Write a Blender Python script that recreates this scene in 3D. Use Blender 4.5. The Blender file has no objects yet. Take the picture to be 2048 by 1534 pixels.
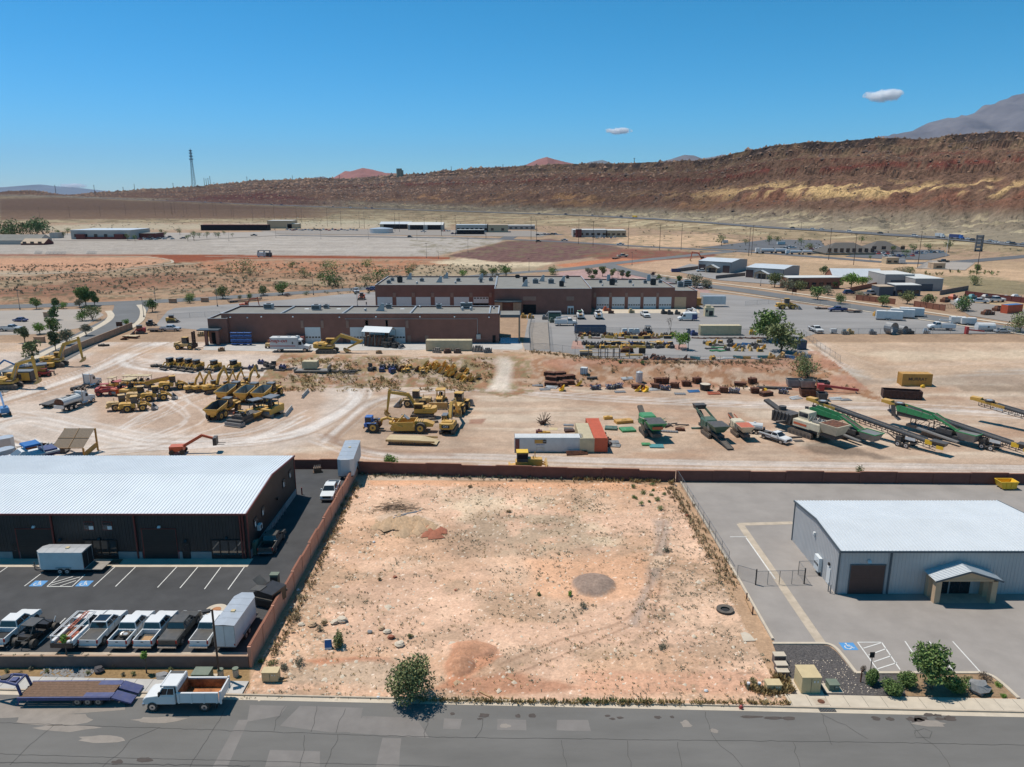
# compact form: short aliases for repeated strings
i8='dark_steel';i9='white_paint';j0='cat_yellow';j1='charcoal_paint';j2='machine_attachment';j3='silver_paint';j4='black_paint';j5='white_box';j6='glass_dark';j7='pickup truck';j8='orange_paint';j9='bare_steel';k0='navy_paint';k2='cat_yellow_dusty';k3='grey_steel';k4='olive';k5='rust';k6='chain_link_fence';k7='green';k8='steel_dark';k9='enclosed_trailer';l0='trailer';l1='ShaderNodeMapRange';l2='shipping_container';l3='bright_yellow';l4='interior_dark';l5='canopy_tan';l6='red_paint';l7='ShaderNodeTexNoise';l8='pickup';l9='excavator';m0='concrete';m1='concrete_old';m3='green_paint';m5='cream_paint';m6='canopy_slate';m7='bright';m8='roof_pale';m9='Principled BSDF';n0='wall_red';n5='dark';n6='rubber';n7='yellow_box';n8='timber_dark';n9='rust_dark';o0='rock_pale';o1='ShaderNodeMath';o2='dark_green_paint';o3='flat';o4='trim_slate';o5='roof_zinc';o6='box';o7='plates';o8='verge_weeds';o9='wall_maroon';p4='ShaderNodeNewGeometry';p5='sky_blue_paint';p6='green_box';p7='wall_grey';p8='cream_box';p9='wall_sand';q1='Vector';q2='concrete_grey';q3='bucket';q4='garden_wall';q5='dark_open';q6='container';q7='wall_pale';q8='pilaster_block';q9='steel_grey';r1='wall_block';r3='asphalt_far';r4='chrome';r5='timber';r6='service_truck';r7='service truck';r8='From Min';r9='From Max';s0='excavator_bucket';s1='ShaderNodeSeparateXYZ';s3='beige_box';s4='brick_pale';s5='roll_up_door';s6='wall_light';s7='grey_paint';s8='maroon_paint';s9='open';t0='grey';t1='roller';t3='wheel_loader';t4='wheel loader';t5='rock_tan';t6='telehandler';t7='skid_loader';t8='Specular IOR Level';t9='roof_flat';u0='ShaderNodeMix';u1='asphalt_upper';u2='boundary_wall';u3='roof';u4='stacking_conveyor';u5='Base Color';u6='lamp_clear';u7='verge_path';u8='door_white';u9='stucco_tan';v0='wedge';v1='blue_paint';v2='orange_box';v3='windscreen';v4='leaf_straw';v5='wall_slate';v6='Position';v7='asphalt_road';v8='trim_red';v9='building';w2='engine';w3='tank';w4='rock_red';w5='desert_scrub';w6='flat_trailer';w7='roof_tan';w8='Value';w9='road_dust';x3='Material Output';x4='cap_metal';x5='car';x6='rock_grey';x7='lettering';x8='paint_white';x9='stucco_grey';y2='vent';y3='side_window';y4='feed_hopper';y5='Normal';y6='ShaderNodeBump';y7='metal_workshop';y8='chassis';y9='engine_housing';z2='MULTIPLY';z3='gravel_lot';z4='wall_brown';z5='door_brown';z6='block_grey';z7='blue_box';z8='teal_paint';z9='body';A0='tail_light';A1='sage';A2='shrub';A3='scrap';A4='ybuck';A5='white';A6='meter_cabinet';A7='flatbed_truck';A8='Roughness';A9='Result';B0='side_door';B1='leaf_sage';B2='pole_wood';B3='pole_grey';B4='rail';B5='generator';B6='tanker truck';B7='bulldozer';B8='rock_crusher';B9='roof_dark';C0='mount_far';C1='frame';C2='blade';C3='brick_brown';C4='track_steel';C5='rock_basalt';C6='scrap_piece';C7='wall';C8='cap_blue';C9='tailgate';D0='fold';D1='leaf_dry';D2='conveyor';D3='Fac';D4='To Max';D5='fender';D6='crack_dark';D7='gravel_red';D8='door_black';D9='bumper';E0='cab_window';E1='loader';E2='scrap_heap';E3='mat';E4='gable';E5='mount_grey';E6='galv';E7='bollard';E8='tonneau';E9='tree';F0='manhole';F1='fuel_tank';F2='downspout';F3='bed_liner';F4='rock_dark';F5='bare_tree';F6='mount_red';F7='small';F8='Factor';F9='To Min';G0='lamp_red';G1='window';G2='lift_arm';G3='drum';G4='dry';G5='silo';G6='skip';G7='sky';G8='dkgreen';G9='barrier';H0='machine';H1='crusher';H2='label';H3='reach';H4='bark';H5='scrub';H6='crate';H7='tube';H8='hill';H9='cloud';I0='cab';I1='bin';I2='tub'
import bpy,bmesh,math,random
import numpy as np
from mathutils import Vector,Matrix
random.seed(7)
R=math.radians
F_PX,CAM_H=1500.0,45.0
PITCH=math.atan((767-388)/F_PX)
SP,CP=math.sin(PITCH),math.cos(PITCH)
sc=bpy.context.scene
col=sc.collection
def g3(ix,iy,s):
 n=(ix.astype(np.int64)*374761393+iy.astype(np.int64)*668265263+s*974634777)&0xFFFFFFFF
 n=((n^(n>>13))*1274126177)&0xFFFFFFFF
 return((n^(n>>16))&0xFFFF)/65535.0
def vnoise(x,y,s=0):
 x=np.asarray(x,float);y=np.asarray(y,float)
 ix=np.floor(x);iy=np.floor(y);fx=x-ix;fy=y-iy
 fx=fx*fx*(3-2*fx);fy=fy*fy*(3-2*fy)
 a=g3(ix,iy,s);b=g3(ix+1,iy,s);c=g3(ix,iy+1,s);d=g3(ix+1,iy+1,s)
 return(a*(1-fx)+b*fx)*(1-fy)+(c*(1-fx)+d*fx)*fy
def fbm(x,y,s=0,o=4):
 t=0;a=.5;n=0
 for i in range(o):
  t=t+a*vnoise(x,y,s+i*17);n+=a
  x=np.asarray(x)*2.03+11.3;y=np.asarray(y)*2.03+7.7;a*=.5
 return t/n
def a1(t):
 t=np.clip(t,0,1);return t*t*(3-2*t)
def b3(py,Y):
 b=-(py-767)/F_PX
 return CAM_H+(-SP+b*CP)/(CP+b*SP)*Y
def f5(py,z):
 b=-(py-767)/F_PX
 return(z-CAM_H)/((-SP+b*CP)/(CP+b*SP))
_B=[(-900,446),(0,446),(300,446),(500,446),(700,448),(950,449),(1250,455),(1550,474),(1750,484),(2048,507),(2500,534),(3000,560)]
_C=[(-900,2500,392),(0,2450,391),(110,2350,393),(300,2100,401),(510,1900,409),(700,1650,416),(825,1520,420),(955,1390,424),(1232,1120,434),(1312,1040,438),(1536,870,455),(1736,755,467),(1900,680,478),(2048,610,492),(2500,480,530),(3000,400,556)]
_D=[(-900,2560,390),(0,2520,389),(110,2420,391),(300,2240,398),(510,2150,402),(700,2000,406),(825,1900,411),(955,1720,416),(1232,1400,424),(1536,1060,432),(1736,930,436),(2048,780,440),(2500,640,445),(3000,540,450)]
_E=[(-900,2700,384),(0,2600,384),(30,2560,381.5),(70,2560,381),(100,2560,386),(130,2560,389.5),(160,2650,388),(200,2700,385),(300,2750,378.5),(400,2800,373),(480,2850,366),(515,2850,361),(600,2900,358.5),(700,2950,357.5),(755,2950,355),(800,2950,352),(850,2850,347),(900,2700,342),(955,2550,338),(1050,2300,333),(1100,2200,330),(1250,1900,326),(1380,1650,321),(1420,1580,317),(1480,1520,304),(1530,1470,293),(1610,1380,284),(1660,1330,286),(1720,1280,278),(1780,1240,275),(1830,1210,278.5),(1900,1180,270),(1960,1140,265),(2048,1080,265),(2500,860,262),(3000,740,262)]
def _kn(tab,i):return np.array([t[0]for t in tab],float),np.array([t[i]for t in tab],float)
_cb=_kn(_B,1);_cCy=_kn(_C,1);_cCp=_kn(_C,2);_cDy=_kn(_D,1);_cDp=_kn(_D,2);_cEy=_kn(_E,1);_cEp=_kn(_E,2)
def d6(c):
 YB=f5(np.interp(c,*_cb),3.0)
 YC=np.interp(c,*_cCy);ZC=b3(np.interp(c,*_cCp),YC)
 YD=np.interp(c,*_cDy);ZD=b3(np.interp(c,*_cDp),YD)
 YE=np.interp(c,*_cEy);ZE=b3(np.interp(c,*_cEp),YE)
 return YB,YC,ZC,YD,ZD,YE,ZE
_toeX=np.array([-400,-120,-75,-48,-20,-6,-1.5,4,12,60,78,95,140,400.])
_toeY=np.array([140,148,160,174,176,170,166,170,176,175,168,152,150,150.])
_crX=np.array([-400,-120,-75,-48,-20,-6,-1.5,4,12,60,78,95,140,400.])
_crY=np.array([200,205,205,194,192,196,199,196,191,192,196,206,215,215.])
LOT=(-140.0,-25.7,64.5,116.5,1.0)
def d0(X,Y,lot=True):
 X=np.asarray(X,float);Y=np.asarray(Y,float)
 t=np.interp(X,_toeX,_toeY);k=np.interp(X,_crX,_crY)
 z=3.0*a1((Y-t)/(k-t))
 Ys=np.maximum(Y,30.0)
 c=1024+F_PX*X/(Ys*CP)
 YB,YC,ZC,YD,ZD,YE,ZE=d6(c)
 far=Y>YB
 if np.any(far):
  f1=(Y-YB)/(YC-YB);f2=np.clip((Y-YC)/(YD-YC),0,1);f3=np.clip((Y-YD)/(YE-YD),0,1)
  prof=np.interp(f3+.05*(fbm(X/55,Y/55,8,3)-.5),[0,.12,.24,.27,.40,.58,.60,.66,.685,.78,.86,.875,.92,.945,1.0],[0,.12,.18,.26,.34,.47,.56,.60,.68,.74,.79,.87,.89,.98,1.0])
  zz=np.where(Y<YC,3+(ZC-3)*f1,np.where(Y<YD,ZC+(ZD-ZC)*f2,ZD+(ZE-ZD)*prof))
  rel=a1((Y-YC-25)/90.0)*np.clip((ZE-40)/60.0,.12,1)
  s=np.clip(Y/1500.,.5,1.6)
  g=1-np.abs(2*fbm(X/(95*s),Y/(260*s),5)-1)
  up=np.clip((YE-Y)/60.,0,1)
  zz=zz+rel*(13.0*(g-.75)+8*(fbm(X/26,Y/26,9)-.5)+7*(fbm(X/9,Y/9,10,3)-.5))*(.25+.75*up)
  hum=a1((Y-YC-12)/40.)*(1-a1((Y-YD)/120.))
  zz=zz+hum*5.0*(fbm(X/70,Y/70,21,3)-.5)
  zz=np.where(Y>YE,ZE-(Y-YE)*.02+rel*3*(fbm(X/26,Y/26,9)-.5)*.25,zz)
  z=np.where(far,zz,z)
 w=a1((Y-325)/40.)*(1-a1((Y-500)/40.))*(1-a1((X+5)/40.))
 z=z+w*(2.4*(fbm(X/45,Y/40,3,3)-.55))
 if lot:
  m=(X>LOT[0])&(X<LOT[1])&(Y>LOT[2])&(Y<LOT[3])
  z=np.where(m,LOT[4],z)
 return z
def hz(x,y,lot=True):return float(d0(np.array([x]),np.array([y]),lot)[0])
def ray(px,py):
 a=(px-1024)/F_PX;b=-(py-767)/F_PX
 return np.array([a,CP+b*SP,-SP+b*CP])
_ts=np.concatenate([np.arange(44,260,.5),np.geomspace(260,4000,1500)])
def at(px,py,dz=.0):
 d=ray(px,py);Y=_ts;X=Y*d[0]/d[1];Z=CAM_H+Y*d[2]/d[1]
 f=Z-(d0(X,Y)+dz)
 i=np.where(f<=0)[0]
 if len(i)==0:return Vector((X[-1],Y[-1],float(d0(X[-1:],Y[-1:])[0])))
 i=max(1,int(i[0]));t=f[i-1]/(f[i-1]-f[i]+1e-9)
 y=Y[i-1]+(Y[i]-Y[i-1])*t;x=y*d[0]/d[1]
 return Vector((x,y,hz(x,y)+dz))
def atz(px,py,z):
 d=ray(px,py);t=(z-CAM_H)/d[2]
 return Vector((d[0]*t,d[1]*t,z))
def atY(px,py,Y):
 d=ray(px,py);t=Y/d[1]
 return Vector((d[0]*t,Y,CAM_H+d[2]*t))
def e8(X,Y,Z):
 zc=Y*CP+(CAM_H-Z)*SP
 return 1024+F_PX*X/zc,767-F_PX*(-(CAM_H-Z)*CP+Y*SP)/zc
def lin(c):
 return tuple((v/255/12.92)if v/255<=.04045 else((v/255+.055)/1.055)**2.4 for v in c)
def alb(r,g,b,k=1.3):
 return tuple(min(.9,v/k)for v in lin((r,g,b)))
_mats={}
def si(n,k,v):n.inputs[k].default_value=v
class NT:
 def __init__(s,m):
  s.t=m.node_tree;s.n=s.t.nodes;s.l=s.t.links
 def add(s,typ,**kw):
  n=s.n.new(typ)
  for k,v in kw.items():
   if k in n.inputs.keys():si(n,k,v)
   else:setattr(n,k,v)
  return n
 def link(s,a,b):s.l.new(a,b)
def pm(name,c,rough=.6,metal=.0,var=.18,scale=1.5,bump=.0,bscale=20.0,dust=.0,spec=.5,coat=.0,wave=None,detail=5,tint=None,streak=1.0,geo=False):
 if name in _mats:return _mats[name]
 m=bpy.data.materials.new(name);m.use_nodes=True;t=NT(m)
 p=t.n[m9]
 si(p,A8,rough);si(p,'Metallic',metal)
 si(p,t8,spec);si(p,'Coat Weight',coat)
 if geo:
  tc=t.add(p4);co=tc.outputs[v6]
 else:
  tc=t.add('ShaderNodeTexCoord');co=tc.outputs['Object']
 if streak!=1.0:
  mp=t.add('ShaderNodeMapping');si(mp,'Scale',(1,1,streak)if not geo else(streak,1,1))
  t.link(co,mp.inputs[q1]);cs=mp.outputs[q1]
 else:cs=co
 no=t.add(l7,Scale=scale,Detail=detail,Roughness=.62)
 t.link(cs,no.inputs[q1])
 mx=t.add(u0,data_type='RGBA',blend_type='MIX')
 t2=tint or c
 si(mx,'A',(*[min(1,v*(1+var))for v in c],1))
 si(mx,'B',(*[v*(1-var)for v in t2],1))
 rm=t.add(l1);si(rm,r8,.3);si(rm,r9,.7)
 t.link(no.outputs[D3],rm.inputs[w8]);t.link(rm.outputs[A9],mx.inputs[F8])
 out=mx.outputs[A9]
 if dust>0:
  g=t.add(p4);sx=t.add(s1);t.link(g.outputs[y5],sx.inputs[q1])
  mr=t.add(l1);si(mr,r8,.2);si(mr,r9,1.0);si(mr,D4,dust)
  si(mr,F9,dust*.35)
  t.link(sx.outputs['Z'],mr.inputs[w8])
  n2=t.add(l7,Scale=2.3,Detail=4);t.link(co,n2.inputs[q1])
  mu=t.add(o1,operation=z2);t.link(mr.outputs[A9],mu.inputs[0]);t.link(n2.outputs[D3],mu.inputs[1])
  m2=t.add(u0,data_type='RGBA');t.link(mu.outputs[0],m2.inputs[F8]);t.link(out,m2.inputs['A'])
  si(m2,'B',(.42,.33,.25,1));out=m2.outputs[A9]
 t.link(out,p.inputs[u5])
 hs=None
 if wave:
  ax,wl,dp=wave
  wv=t.add('ShaderNodeTexWave',wave_type='BANDS',bands_direction=ax,wave_profile='SIN',Scale=math.pi*2/wl/20*1.0)
  t.link(co,wv.inputs[q1])
  hs=(wv.outputs[D3],dp)
 elif bump>0:
  nb=t.add(l7,Scale=bscale,Detail=6,Roughness=.65);t.link(co,nb.inputs[q1])
  hs=(nb.outputs[D3],bump)
 if hs:
  b=t.add(y6,Strength=1.0,Distance=hs[1]);t.link(hs[0],b.inputs['Height']);t.link(b.outputs[y5],p.inputs[y5])
 _mats[name]=m
 return m
def emat(name,c,s):
 m=bpy.data.materials.new(name);m.use_nodes=True;p=m.node_tree.nodes[m9]
 si(p,u5,(*c,1));si(p,'Emission Color',(*c,1));si(p,'Emission Strength',s)
 return m
class M:
 def __init__(s,mat=None):
  s.v=[];s.f=[];s.mi=[];s.sm=[];s.mats=[];s.cur=0
  if mat is not None:s.use(mat)
 def use(s,mat):
  if isinstance(mat,str):mat=_mats[mat]
  if mat not in s.mats:s.mats.append(mat)
  s.cur=s.mats.index(mat);return s
 def add(s,vs,fs,c6=False):
  b=len(s.v);s.v+=[tuple(p)for p in vs]
  for f in fs:
   s.f.append([b+i for i in f]);s.mi.append(s.cur);s.sm.append(c6)
  return s
 def box(s,x0,x1,y0,y1,z0,z1):
  return s.b0(x0,x1,y0,y1,z0,x0,x1,y0,y1,z1)
 def b0(s,x0,x1,y0,y1,z0,X0,X1,Y0,Y1,z1):
  return s.add([(x0,y0,z0),(x1,y0,z0),(x1,y1,z0),(x0,y1,z0),(X0,Y0,z1),(X1,Y0,z1),(X1,Y1,z1),(X0,Y1,z1)],[(3,2,1,0),(4,5,6,7),(0,1,5,4),(1,2,6,5),(2,3,7,6),(3,0,4,7)])
 def a5(s,pts,y0,y1,inset=.0):
  n=len(pts)
  a=[(x,y0,z)for x,z in pts];b=[(x,y1,z)for x,z in pts]
  return s.add(a+b,[tuple(range(n)),tuple(range(2*n-1,n-1,-1))]+[((i+1)%n,i,n+i,n+(i+1)%n)for i in range(n)])
 def c7(s,pts,x0,x1):
  n=len(pts)
  a=[(x0,y,z)for y,z in pts];b=[(x1,y,z)for y,z in pts]
  return s.add(a+b,[tuple(range(n-1,-1,-1)),tuple(range(n,2*n))]+[(i,(i+1)%n,n+(i+1)%n,n+i)for i in range(n)])
 def e1(s,pts,z0,z1):
  n=len(pts)
  a=[(x,y,z0)for x,y in pts];b=[(x,y,z1)for x,y in pts]
  return s.add(a+b,[tuple(range(n-1,-1,-1)),tuple(range(n,2*n))]+[(i,(i+1)%n,n+(i+1)%n,n+i)for i in range(n)])
 def b5(s,*p):return s.add(p,[tuple(range(len(p)))])
 def a0(s,p,q,w,h=None,up=(0,0,1)):
  p=Vector(p);q=Vector(q);h=h or w
  d=(q-p)
  if d.length<1e-6:return s
  d.normalize();u=Vector(up)
  if abs(d.dot(u))>.98:u=Vector((0,1,0))if abs(d.y)<.9 else Vector((1,0,0))
  r=d.cross(u).normalized();u=r.cross(d)
  r=r*w/2;u=u*h/2
  c=[p-r-u,p+r-u,p+r+u,p-r+u,q-r-u,q+r-u,q+r+u,q-r+u]
  return s.add(c,[(0,1,2,3),(7,6,5,4),(1,0,4,5),(2,1,5,6),(3,2,6,7),(0,3,7,4)])
 def cyl(s,p,q,r,r2=None,n=12,cap=True):
  p=Vector(p);q=Vector(q);r2=r if r2 is None else r2
  d=(q-p).normalized();u=Vector((0,0,1))if abs(d.z)<.9 else Vector((1,0,0))
  a=d.cross(u).normalized();b=d.cross(a)
  A=[];B=[]
  for i in range(n):
   t=2*math.pi*i/n;o=a*math.cos(t)+b*math.sin(t)
   A.append(p+o*r);B.append(q+o*r2)
  s.add(A+B,[(i,(i+1)%n,n+(i+1)%n,n+i)for i in range(n)],n>6)
  if cap:
   if r>0:s.add(A,[tuple(range(n-1,-1,-1))])
   if r2>0:s.add(B,[tuple(range(n))])
  return s
 def g5(s,pts,r,n=6):
  for a,b in zip(pts[:-1],pts[1:]):s.cyl(a,b,r,n=n)
  return s
 def e5(s,c,rx,ry=None,rz=None,n=10,m=6):
  ry=ry or rx;rz=rz or rx;vs=[];fs=[]
  for j in range(m+1):
   th=math.pi*j/m
   for i in range(n):
    ph=2*math.pi*i/n
    vs.append((c[0]+rx*math.sin(th)*math.cos(ph),c[1]+ry*math.sin(th)*math.sin(ph),c[2]+rz*math.cos(th)))
  for j in range(m):
   for i in range(n):
    fs.append((j*n+i,(j+1)*n+i,(j+1)*n+(i+1)%n,j*n+(i+1)%n))
  return s.add(vs,fs,True)
 def g6(s,c,r,seed=0,flat=.7):
  rnd=random.Random(seed);n,m=7,4;vs=[];fs=[]
  for j in range(m+1):
   th=math.pi*j/m
   for i in range(n):
    ph=2*math.pi*i/n+j*.4
    k=r*(rnd.uniform(.75,1.15)if 0<j<m else .9)
    vs.append((c[0]+k*math.sin(th)*math.cos(ph),c[1]+k*math.sin(th)*math.sin(ph)*.85,c[2]+k*flat*math.cos(th)))
  for j in range(m):
   for i in range(n):fs.append((j*n+i,(j+1)*n+i,(j+1)*n+(i+1)%n,j*n+(i+1)%n))
  return s.add(vs,fs)
 def xf(s,mat,i0=0):
  for i in range(i0,len(s.v)):s.v[i]=tuple(mat@Vector(s.v[i]))
  return s
 def mesh(s,name,bevel=.0,seg=2):
  me=bpy.data.meshes.new(name)
  me.from_pydata(s.v,[],s.f)
  for m in s.mats:me.materials.append(m)
  me.polygons.foreach_set('material_index',s.mi);me.polygons.foreach_set('use_smooth',s.sm)
  if bevel>0:
   bm=bmesh.new();bm.from_mesh(me)
   bmesh.ops.remove_doubles(bm,verts=bm.verts,dist=1e-4)
   es=[e for e in bm.edges if len(e.link_faces)==2 and e.calc_face_angle(0)>.45]
   bmesh.ops.bevel(bm,geom=es,offset=bevel,segments=seg,affect='EDGES',profile=.5,clamp_overlap=True)
   bm.to_mesh(me);bm.free()
  me.update()
  return me
ALL=[]
SPL=(D5,'mud_flap','exhaust',F1,'weight_block','guard_box','side_locker','canopy_post','entry_pier','gate_post','wainscot',q8,'roof_divider')
def i3(m):
 par=list(range(len(m.v)))
 def h1(i):
  while par[i]!=i:i=par[i]
  return i
 key={}
 for i,p in enumerate(m.v):j=key.setdefault(tuple(round(c,3)for c in p),i);par[h1(i)]=h1(j)
 for f in m.f:
  for i in f[1:]:par[h1(i)]=h1(f[0])
 out={}
 for f,a,b in zip(m.f,m.mi,m.sm):
  q=out.setdefault(h1(f[0]),M());q.mats=m.mats;q.cur=a;q.add([m.v[i]for i in f],[range(len(f))],b)
 return list(out.values())
def link(name,data,parent=None):
 if isinstance(data,M):
  if name in SPL:
   for q in i3(data):o=link(name,q.mesh(name),parent)
   return o
  data=data.mesh(name)
 o=bpy.data.objects.new(name,data);col.objects.link(o)
 if parent:o.parent=parent
 return o
def tag(o,label,cat,group=None):
 o[H2]=label;o['category']=cat
 if group:o['group']=group
 return o
def a7(name,me,loc=(0,0,0)):
 o=link(name,me);o.location=loc;o['kind']='structure';return o
def f9(name,me,label=None,cat=None):
 o=link(name,me);o['kind']='stuff'
 if label:o[H2]=label;o['category']=cat
 return o
def P(name,m,*subs,bevel=.0,label=None):
 if name in SPL:m=[q.mesh(name)for q in i3(m)]
 return(name,m.mesh(name,bevel)if isinstance(m,M)else m,list(subs),label)
def h4(t,parent):
 for nm,me,subs,lb in t:
  for q in me if isinstance(me,list)else[me]:o=link(nm,q,parent)
  if lb:o[H2]=lb
  if subs:h4(subs,o)
def put(t,name,label,cat,loc,rz=.0,group=None,s=1.0):
 if isinstance(t,bpy.types.Mesh):e=link(name,t)
 else:
  e=link(name,None);e.empty_display_size=.1
  h4(t,e)
 e.location=loc;e.rotation_euler=(0,0,R(rz))
 if s!=1.0:e.scale=(s,s,s)if not isinstance(s,tuple)else s
 return tag(e,label,cat,group)
_tp={}
def d4(fn,*a,**k):
 key=(fn.__name__,a,tuple(sorted(k.items())))
 if key not in _tp:_tp[key]=fn(*a,**k)
 return _tp[key]
def one(name,m,label,cat,loc=(0,0,0),rz=.0,group=None,bevel=.0):
 o=link(name,m.mesh(name,bevel)if isinstance(m,M)else m);o.location=loc;o.rotation_euler=(0,0,R(rz))
 return tag(o,label,cat,group)
cam=bpy.data.cameras.new('camera');cam.lens=36.0*F_PX/2048;cam.sensor_width=36;cam.clip_end=90000;cam.clip_start=.5
co=bpy.data.objects.new('camera',cam);col.objects.link(co);co.location=(0,0,CAM_H);co.rotation_euler=(math.pi/2-PITCH,0,0)
sc.camera=co
SUN_EL,SX,SY=R(66),-.88,.475
sl=bpy.data.lights.new('sun','SUN');sl.energy=4.5;sl.angle=R(.53);sl.color=(1,.945,.865)
so=bpy.data.objects.new('sun',sl);col.objects.link(so)
sd=Vector((SX*math.cos(SUN_EL),SY*math.cos(SUN_EL),math.sin(SUN_EL)))
so.rotation_euler=sd.to_track_quat('Z','Y').to_euler()
w=bpy.data.worlds.new('World');sc.world=w;w.use_nodes=True
nt=w.node_tree;bg=nt.nodes['Background'];sk=nt.nodes.new('ShaderNodeTexSky')
sk.sky_type='NISHITA';sk.sun_disc=False;sk.sun_elevation=SUN_EL;sk.sun_rotation=math.atan2(SX,SY)
sk.altitude=900;sk.air_density=1.0;sk.dust_density=.05;sk.ozone_density=3.0
sp_=nt.nodes.new('ShaderNodeSeparateColor');cb_=nt.nodes.new('ShaderNodeCombineColor');nt.links.new(sk.outputs[0],sp_.inputs[0])
for i,(g_,e_)in enumerate(((.0765,2.0),(.9,1.04),(.738,1.3))):
 p_=nt.nodes.new(o1);p_.operation='POWER';si(p_,1,e_);nt.links.new(sp_.outputs[i],p_.inputs[0])
 q_=nt.nodes.new(o1);q_.operation=z2;si(q_,1,g_);nt.links.new(p_.outputs[0],q_.inputs[0]);nt.links.new(q_.outputs[0],cb_.inputs[i])
nt.links.new(cb_.outputs[0],bg.inputs[0]);si(bg,1,.09)
sc.view_settings.view_transform='Standard';sc.view_settings.look='None';sc.view_settings.exposure=0;sc.view_settings.gamma=1
sc.cycles.use_denoising=True
sc.cycles.max_bounces=18;sc.cycles.volume_bounces=16;sc.cycles.transmission_bounces=2;sc.cycles.diffuse_bounces=3;sc.cycles.glossy_bounces=2;sc.cycles.transparent_max_bounces=6
def f6():
 us=np.concatenate([np.linspace(-1.5,-.86,22)[:-1],np.linspace(-.86,-.74,30)[:-1],np.linspace(-.74,.74,740),np.linspace(.74,.86,30)[1:],np.linspace(.86,1.5,22)[1:]])
 rows=f5(np.arange(1560.,500.,-1.9),.0)
 Ys=np.concatenate([[-60,0,30],rows,np.geomspace(rows[-1]*1.004,3300,330)[:],[3600,4200,5500,8000,14000]])
 U,Y=np.meshgrid(us,Ys)
 X=U*np.maximum(Y,46.0)
 Xj=X;Z=d0(X,Y,False)
 Z=np.where(Y>3400,np.minimum(Z,20),Z)
 nr,nc=X.shape
 PX,PY=e8(X,np.maximum(Y,20),Z)
 vac=a1((Y-59)/2.)*(1-a1((Y-112)/2.))*(np.abs(X)<25)
 Z=Z+vac*(.16*(fbm(X/4,Y/4,31)-.5)+.10*(fbm(X/.9,Y/.9,32,3)-.5))
 yard=a1((Y-116)/3.)*(1-a1((Y-172)/4.))
 Z=Z+yard*.12*(fbm(X/5,Y/2.5,33)-.5)
 slope=(Z>.15)&(Z<2.9)&(Y<215)&(np.abs(X-15)<70)
 Z=Z+slope*.5*(fbm(X/2.5,Y/2.5,34)-.5)
 def g4(px,py,rx,ry,hgt,q=1.6):
  p=at(px,py);d=np.sqrt(((X-p.x)/rx)**2+((Y-p.y)/ry)**2)
  return hgt*np.clip(1-d,0,1)**(1/q)*(.8+.4*fbm(X/.8,Y/.8,40))
 Z=Z+g4(1188,1170,2.6,2.7,1.05)+g4(940,1300,2.8,1.5,.9)+g4(920,1332,1.5,1.7,1.0)+g4(800,1045,4.8,3.2,.5)
 def A(c):return np.array(alb(*c))
 def mix(C,c,m):return C*(1-m[...,None])+c*m[...,None]
 n1=fbm(X/14,Y/7,1);n2=fbm(X/2.2,Y/2.2,2);n3=fbm(X/30,Y/3.0,4);n4=fbm(X/.7,Y/.7,6,3)
 C=np.empty(X.shape+(3,));C[:]=A((196,160,128))
 def a2(poly,feather=3.0,warp=4.0,sd=0):
  poly=np.array(poly,float)
  wx=PX+warp*2*(fbm(X/(3+warp*.3),Y/(3+warp*.3),50+sd)-.5);wy=PY+warp*(fbm(X/4,Y/4,60+sd)-.5)
  b=8+feather
  m=(wx>poly[:,0].min()-b)&(wx<poly[:,0].max()+b)&(wy>poly[:,1].min()-b)&(wy<poly[:,1].max()+b)&(Y>30)
  x=wx[m];y=wy[m];ins=np.zeros(x.shape,bool);dd=np.full(x.shape,1e9)
  for(x0,y0),(x1,y1)in zip(poly,np.roll(poly,-1,0)):
   cnd=((y0>y)!=(y1>y))&(x<(x1-x0)*(y-y0)/(y1-y0+1e-12)+x0);ins^=cnd
   ex,ey=x1-x0,y1-y0;t=np.clip(((x-x0)*ex+(y-y0)*ey)/(ex*ex+ey*ey+1e-9),0,1)
   dd=np.minimum(dd,np.hypot(x-x0-t*ex,(y-y0-t*ey)*2))
  sgn=np.where(ins,dd,-dd);out=np.zeros(X.shape);out[m]=np.clip(.5+sgn/(2*feather),0,1)
  return out
 def e0(pxs,wd,wig=0,sd=0):
  pts=[at(*p)for p in pxs];out=np.zeros(X.shape)
  xs=[p.x for p in pts];ys=[p.y for p in pts];b=wd*2+2
  m=(X>min(xs)-b)&(X<max(xs)+b)&(Y>min(ys)-b)&(Y<max(ys)+b)
  x=X[m];y=Y[m]
  if wig:y=y+wig*2*(fbm(x/9,y/9,70+sd)-.5);x=x+wig*2*(fbm(x/9,y/9,80+sd)-.5)
  dd=np.full(x.shape,1e9)
  for p,q in zip(pts[:-1],pts[1:]):
   ex,ey=q.x-p.x,q.y-p.y;t=np.clip(((x-p.x)*ex+(y-p.y)*ey)/(ex*ex+ey*ey+1e-9),0,1)
   dd=np.minimum(dd,np.hypot(x-p.x-t*ex,y-p.y-t*ey))
  out[m]=np.clip(1.3-dd/wd,0,1);return out
 def c6(pts,n=4):
  P_=[Vector(p)for p in pts];out=[]
  for i in range(len(P_)-1):
   p0=P_[max(i-1,0)];p1=P_[i];p2=P_[i+1];p3=P_[min(i+2,len(P_)-1)]
   for k in range(n):
    t=k/n;out.append(.5*((2*p1)+(p2-p0)*t+(2*p0-5*p1+4*p2-p3)*t*t+(3*p1-p0-3*p2+p3)*t**3))
  return[tuple(p)for p in out]+[tuple(P_[-1])]
 C=mix(C,A((202,170,142)),((Y>114)&(Y<215)).astype(float))
 C=mix(C,A((218,193,166)),.75*a1((n3-.45)*5)*((Y>114)&(Y<215)))
 C=mix(C,A((186,146,116)),.7*a1((n1-.52)*6)*((Y>114)&(Y<200)))
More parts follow.
